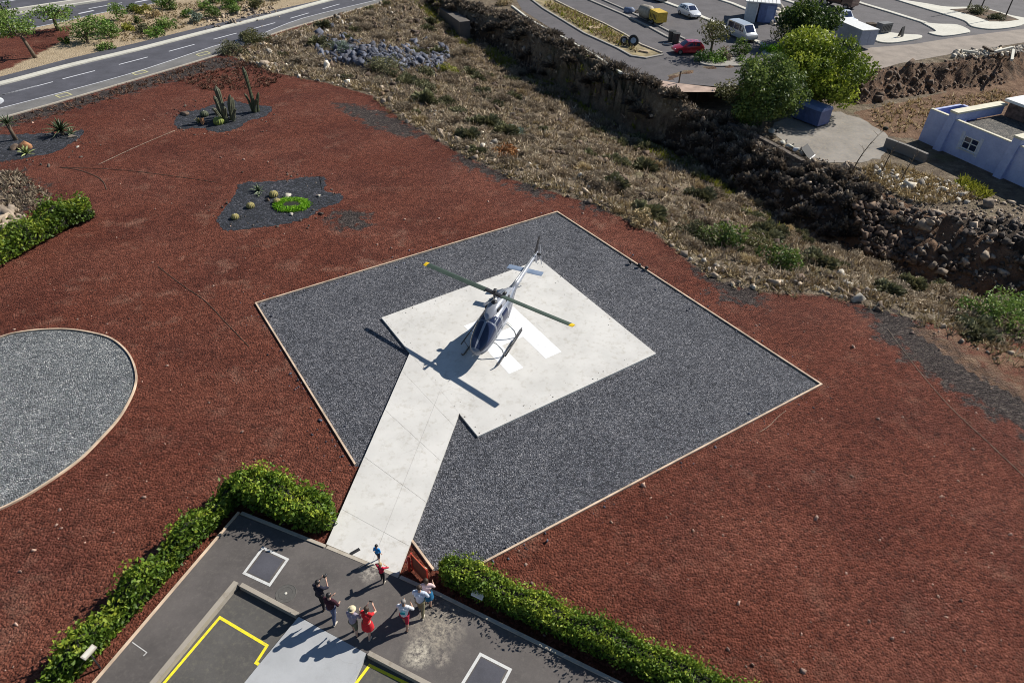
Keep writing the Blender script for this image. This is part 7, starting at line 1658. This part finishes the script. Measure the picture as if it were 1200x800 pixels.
bp('floor', 0.301, 2.2, 0.301, 4.2, HB - 1.1, HB - 0.9, shaded_roof, 0)
bp('wall', 0.303, 2.2, 4.203, 4.5, -0.3, HB, wallm)
bp('parapet', 3.0, 9.0, 0.02, 0.32, HB - 0.099, HB, cream, 0.015); bp('parapet', 9.8, 22.0, 0.02, 0.32, HB - 0.099, HB, cream, 0.015)
bp('parapet', 0.0, 2.2, -0.02, 0.32, HB + 0.001, HB + 0.08, cream, 0.015)
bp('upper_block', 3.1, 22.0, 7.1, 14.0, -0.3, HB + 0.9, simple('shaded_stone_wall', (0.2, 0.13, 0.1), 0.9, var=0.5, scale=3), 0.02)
bp('upper_roof', 2.7, 22.2, 6.75, 14.3, HB + 0.901, HB + 1.15, MT['white_box'], 0.02)
wn = bp('window', wx0 + 0.002, wx1 - 0.002, 0.1, 0.14, wz0 + 0.002, wz1 - 0.002, MT['glass'], 0)
fr = bmesh.new()
for (a0, a1, c0_, c1_) in ((wx0, wx1, wz0, wz0 + 0.08), (wx0, wx1, wz1 - 0.08, wz1), (wx0, wx0 + 0.08, wz0 + 0.08, wz1 - 0.08), (wx1 - 0.08, wx1, wz0 + 0.08, wz1 - 0.08), ((wx0 + wx1) / 2 - 0.05, (wx0 + wx1) / 2 + 0.05, wz0 + 0.08, wz1 - 0.08), (wx0 + 0.08, (wx0 + wx1) / 2 - 0.05, 1.62, 1.7), ((wx0 + wx1) / 2 + 0.05, wx1 - 0.08, 1.62, 1.7)): box(fr, a0 + 0.003, a1 - 0.003, 0.03, 0.09, c0_ + 0.003, c1_ - 0.003)
fin('frame', fr, MT['white_box'], wn)
bp('surround', wx0 - 0.35, wx0 - 0.02, -0.03, -0.002, wz0 - 0.3, wz1 + 0.35, simple('pale_surround', (0.56, 0.59, 0.7), 0.8, var=0.15), 0.01); bp('surround', wx1 + 0.02, wx1 + 0.35, -0.03, -0.002, wz0 - 0.3, wz1 + 0.35, simple('pale_surround_b', (0.56, 0.59, 0.7), 0.8, var=0.15), 0.01)
bp('sill', wx0 - 0.1, wx1 + 0.1, -0.1, -0.032, wz0 - 0.12, wz0 - 0.02, MT['white_kerb'], 0.01)
# ------------------------------------------------------------------ light
SUN_EL, SUN_AZ = R(39.0), R(31.0)      # azimuth measured from +X
sv = Vector((math.cos(SUN_EL) * math.cos(SUN_AZ), math.cos(SUN_EL) * math.sin(SUN_AZ), math.sin(SUN_EL)))
ld = bpy.data.lights.new('sun', 'SUN'); ld.energy = 4.7; ld.angle = R(0.5); ld.color = (1.0, 0.95, 0.87)
lo = bpy.data.objects.new('sun', ld); col.objects.link(lo); lo.location = (30, 40, 60)
lo.rotation_euler = (-sv).to_track_quat('-Z', 'Y').to_euler()
wd = bpy.data.worlds.new('World'); scene.world = wd; wd.use_nodes = True
nt = wd.node_tree; bg = nt.nodes['Background']; sky = nt.nodes.new('ShaderNodeTexSky'); sky.sky_type = 'NISHITA'; sky.sun_disc = False
sky.sun_elevation = SUN_EL; sky.sun_rotation = math.pi / 2 - SUN_AZ; sky.air_density = 1.0; sky.dust_density = 0.1; sky.ozone_density = 3.0
nt.links.new(sky.outputs[0], bg.inputs[0]); bg.inputs[1].default_value = 0.055
scene.view_settings.view_transform = 'Standard'; scene.view_settings.look = 'None'; scene.view_settings.gamma = 1; scene.view_settings.use_curve_mapping = False
scene.view_settings.exposure = 0.4
scene.cycles.max_bounces = 6; scene.cycles.diffuse_bounces = 3; scene.cycles.glossy_bounces = 3; scene.cycles.transmission_bounces = 4; scene.cycles.transparent_max_bounces = 6
scene.render.use_persistent_data = False
scene.cycles.filter_width = 1.0
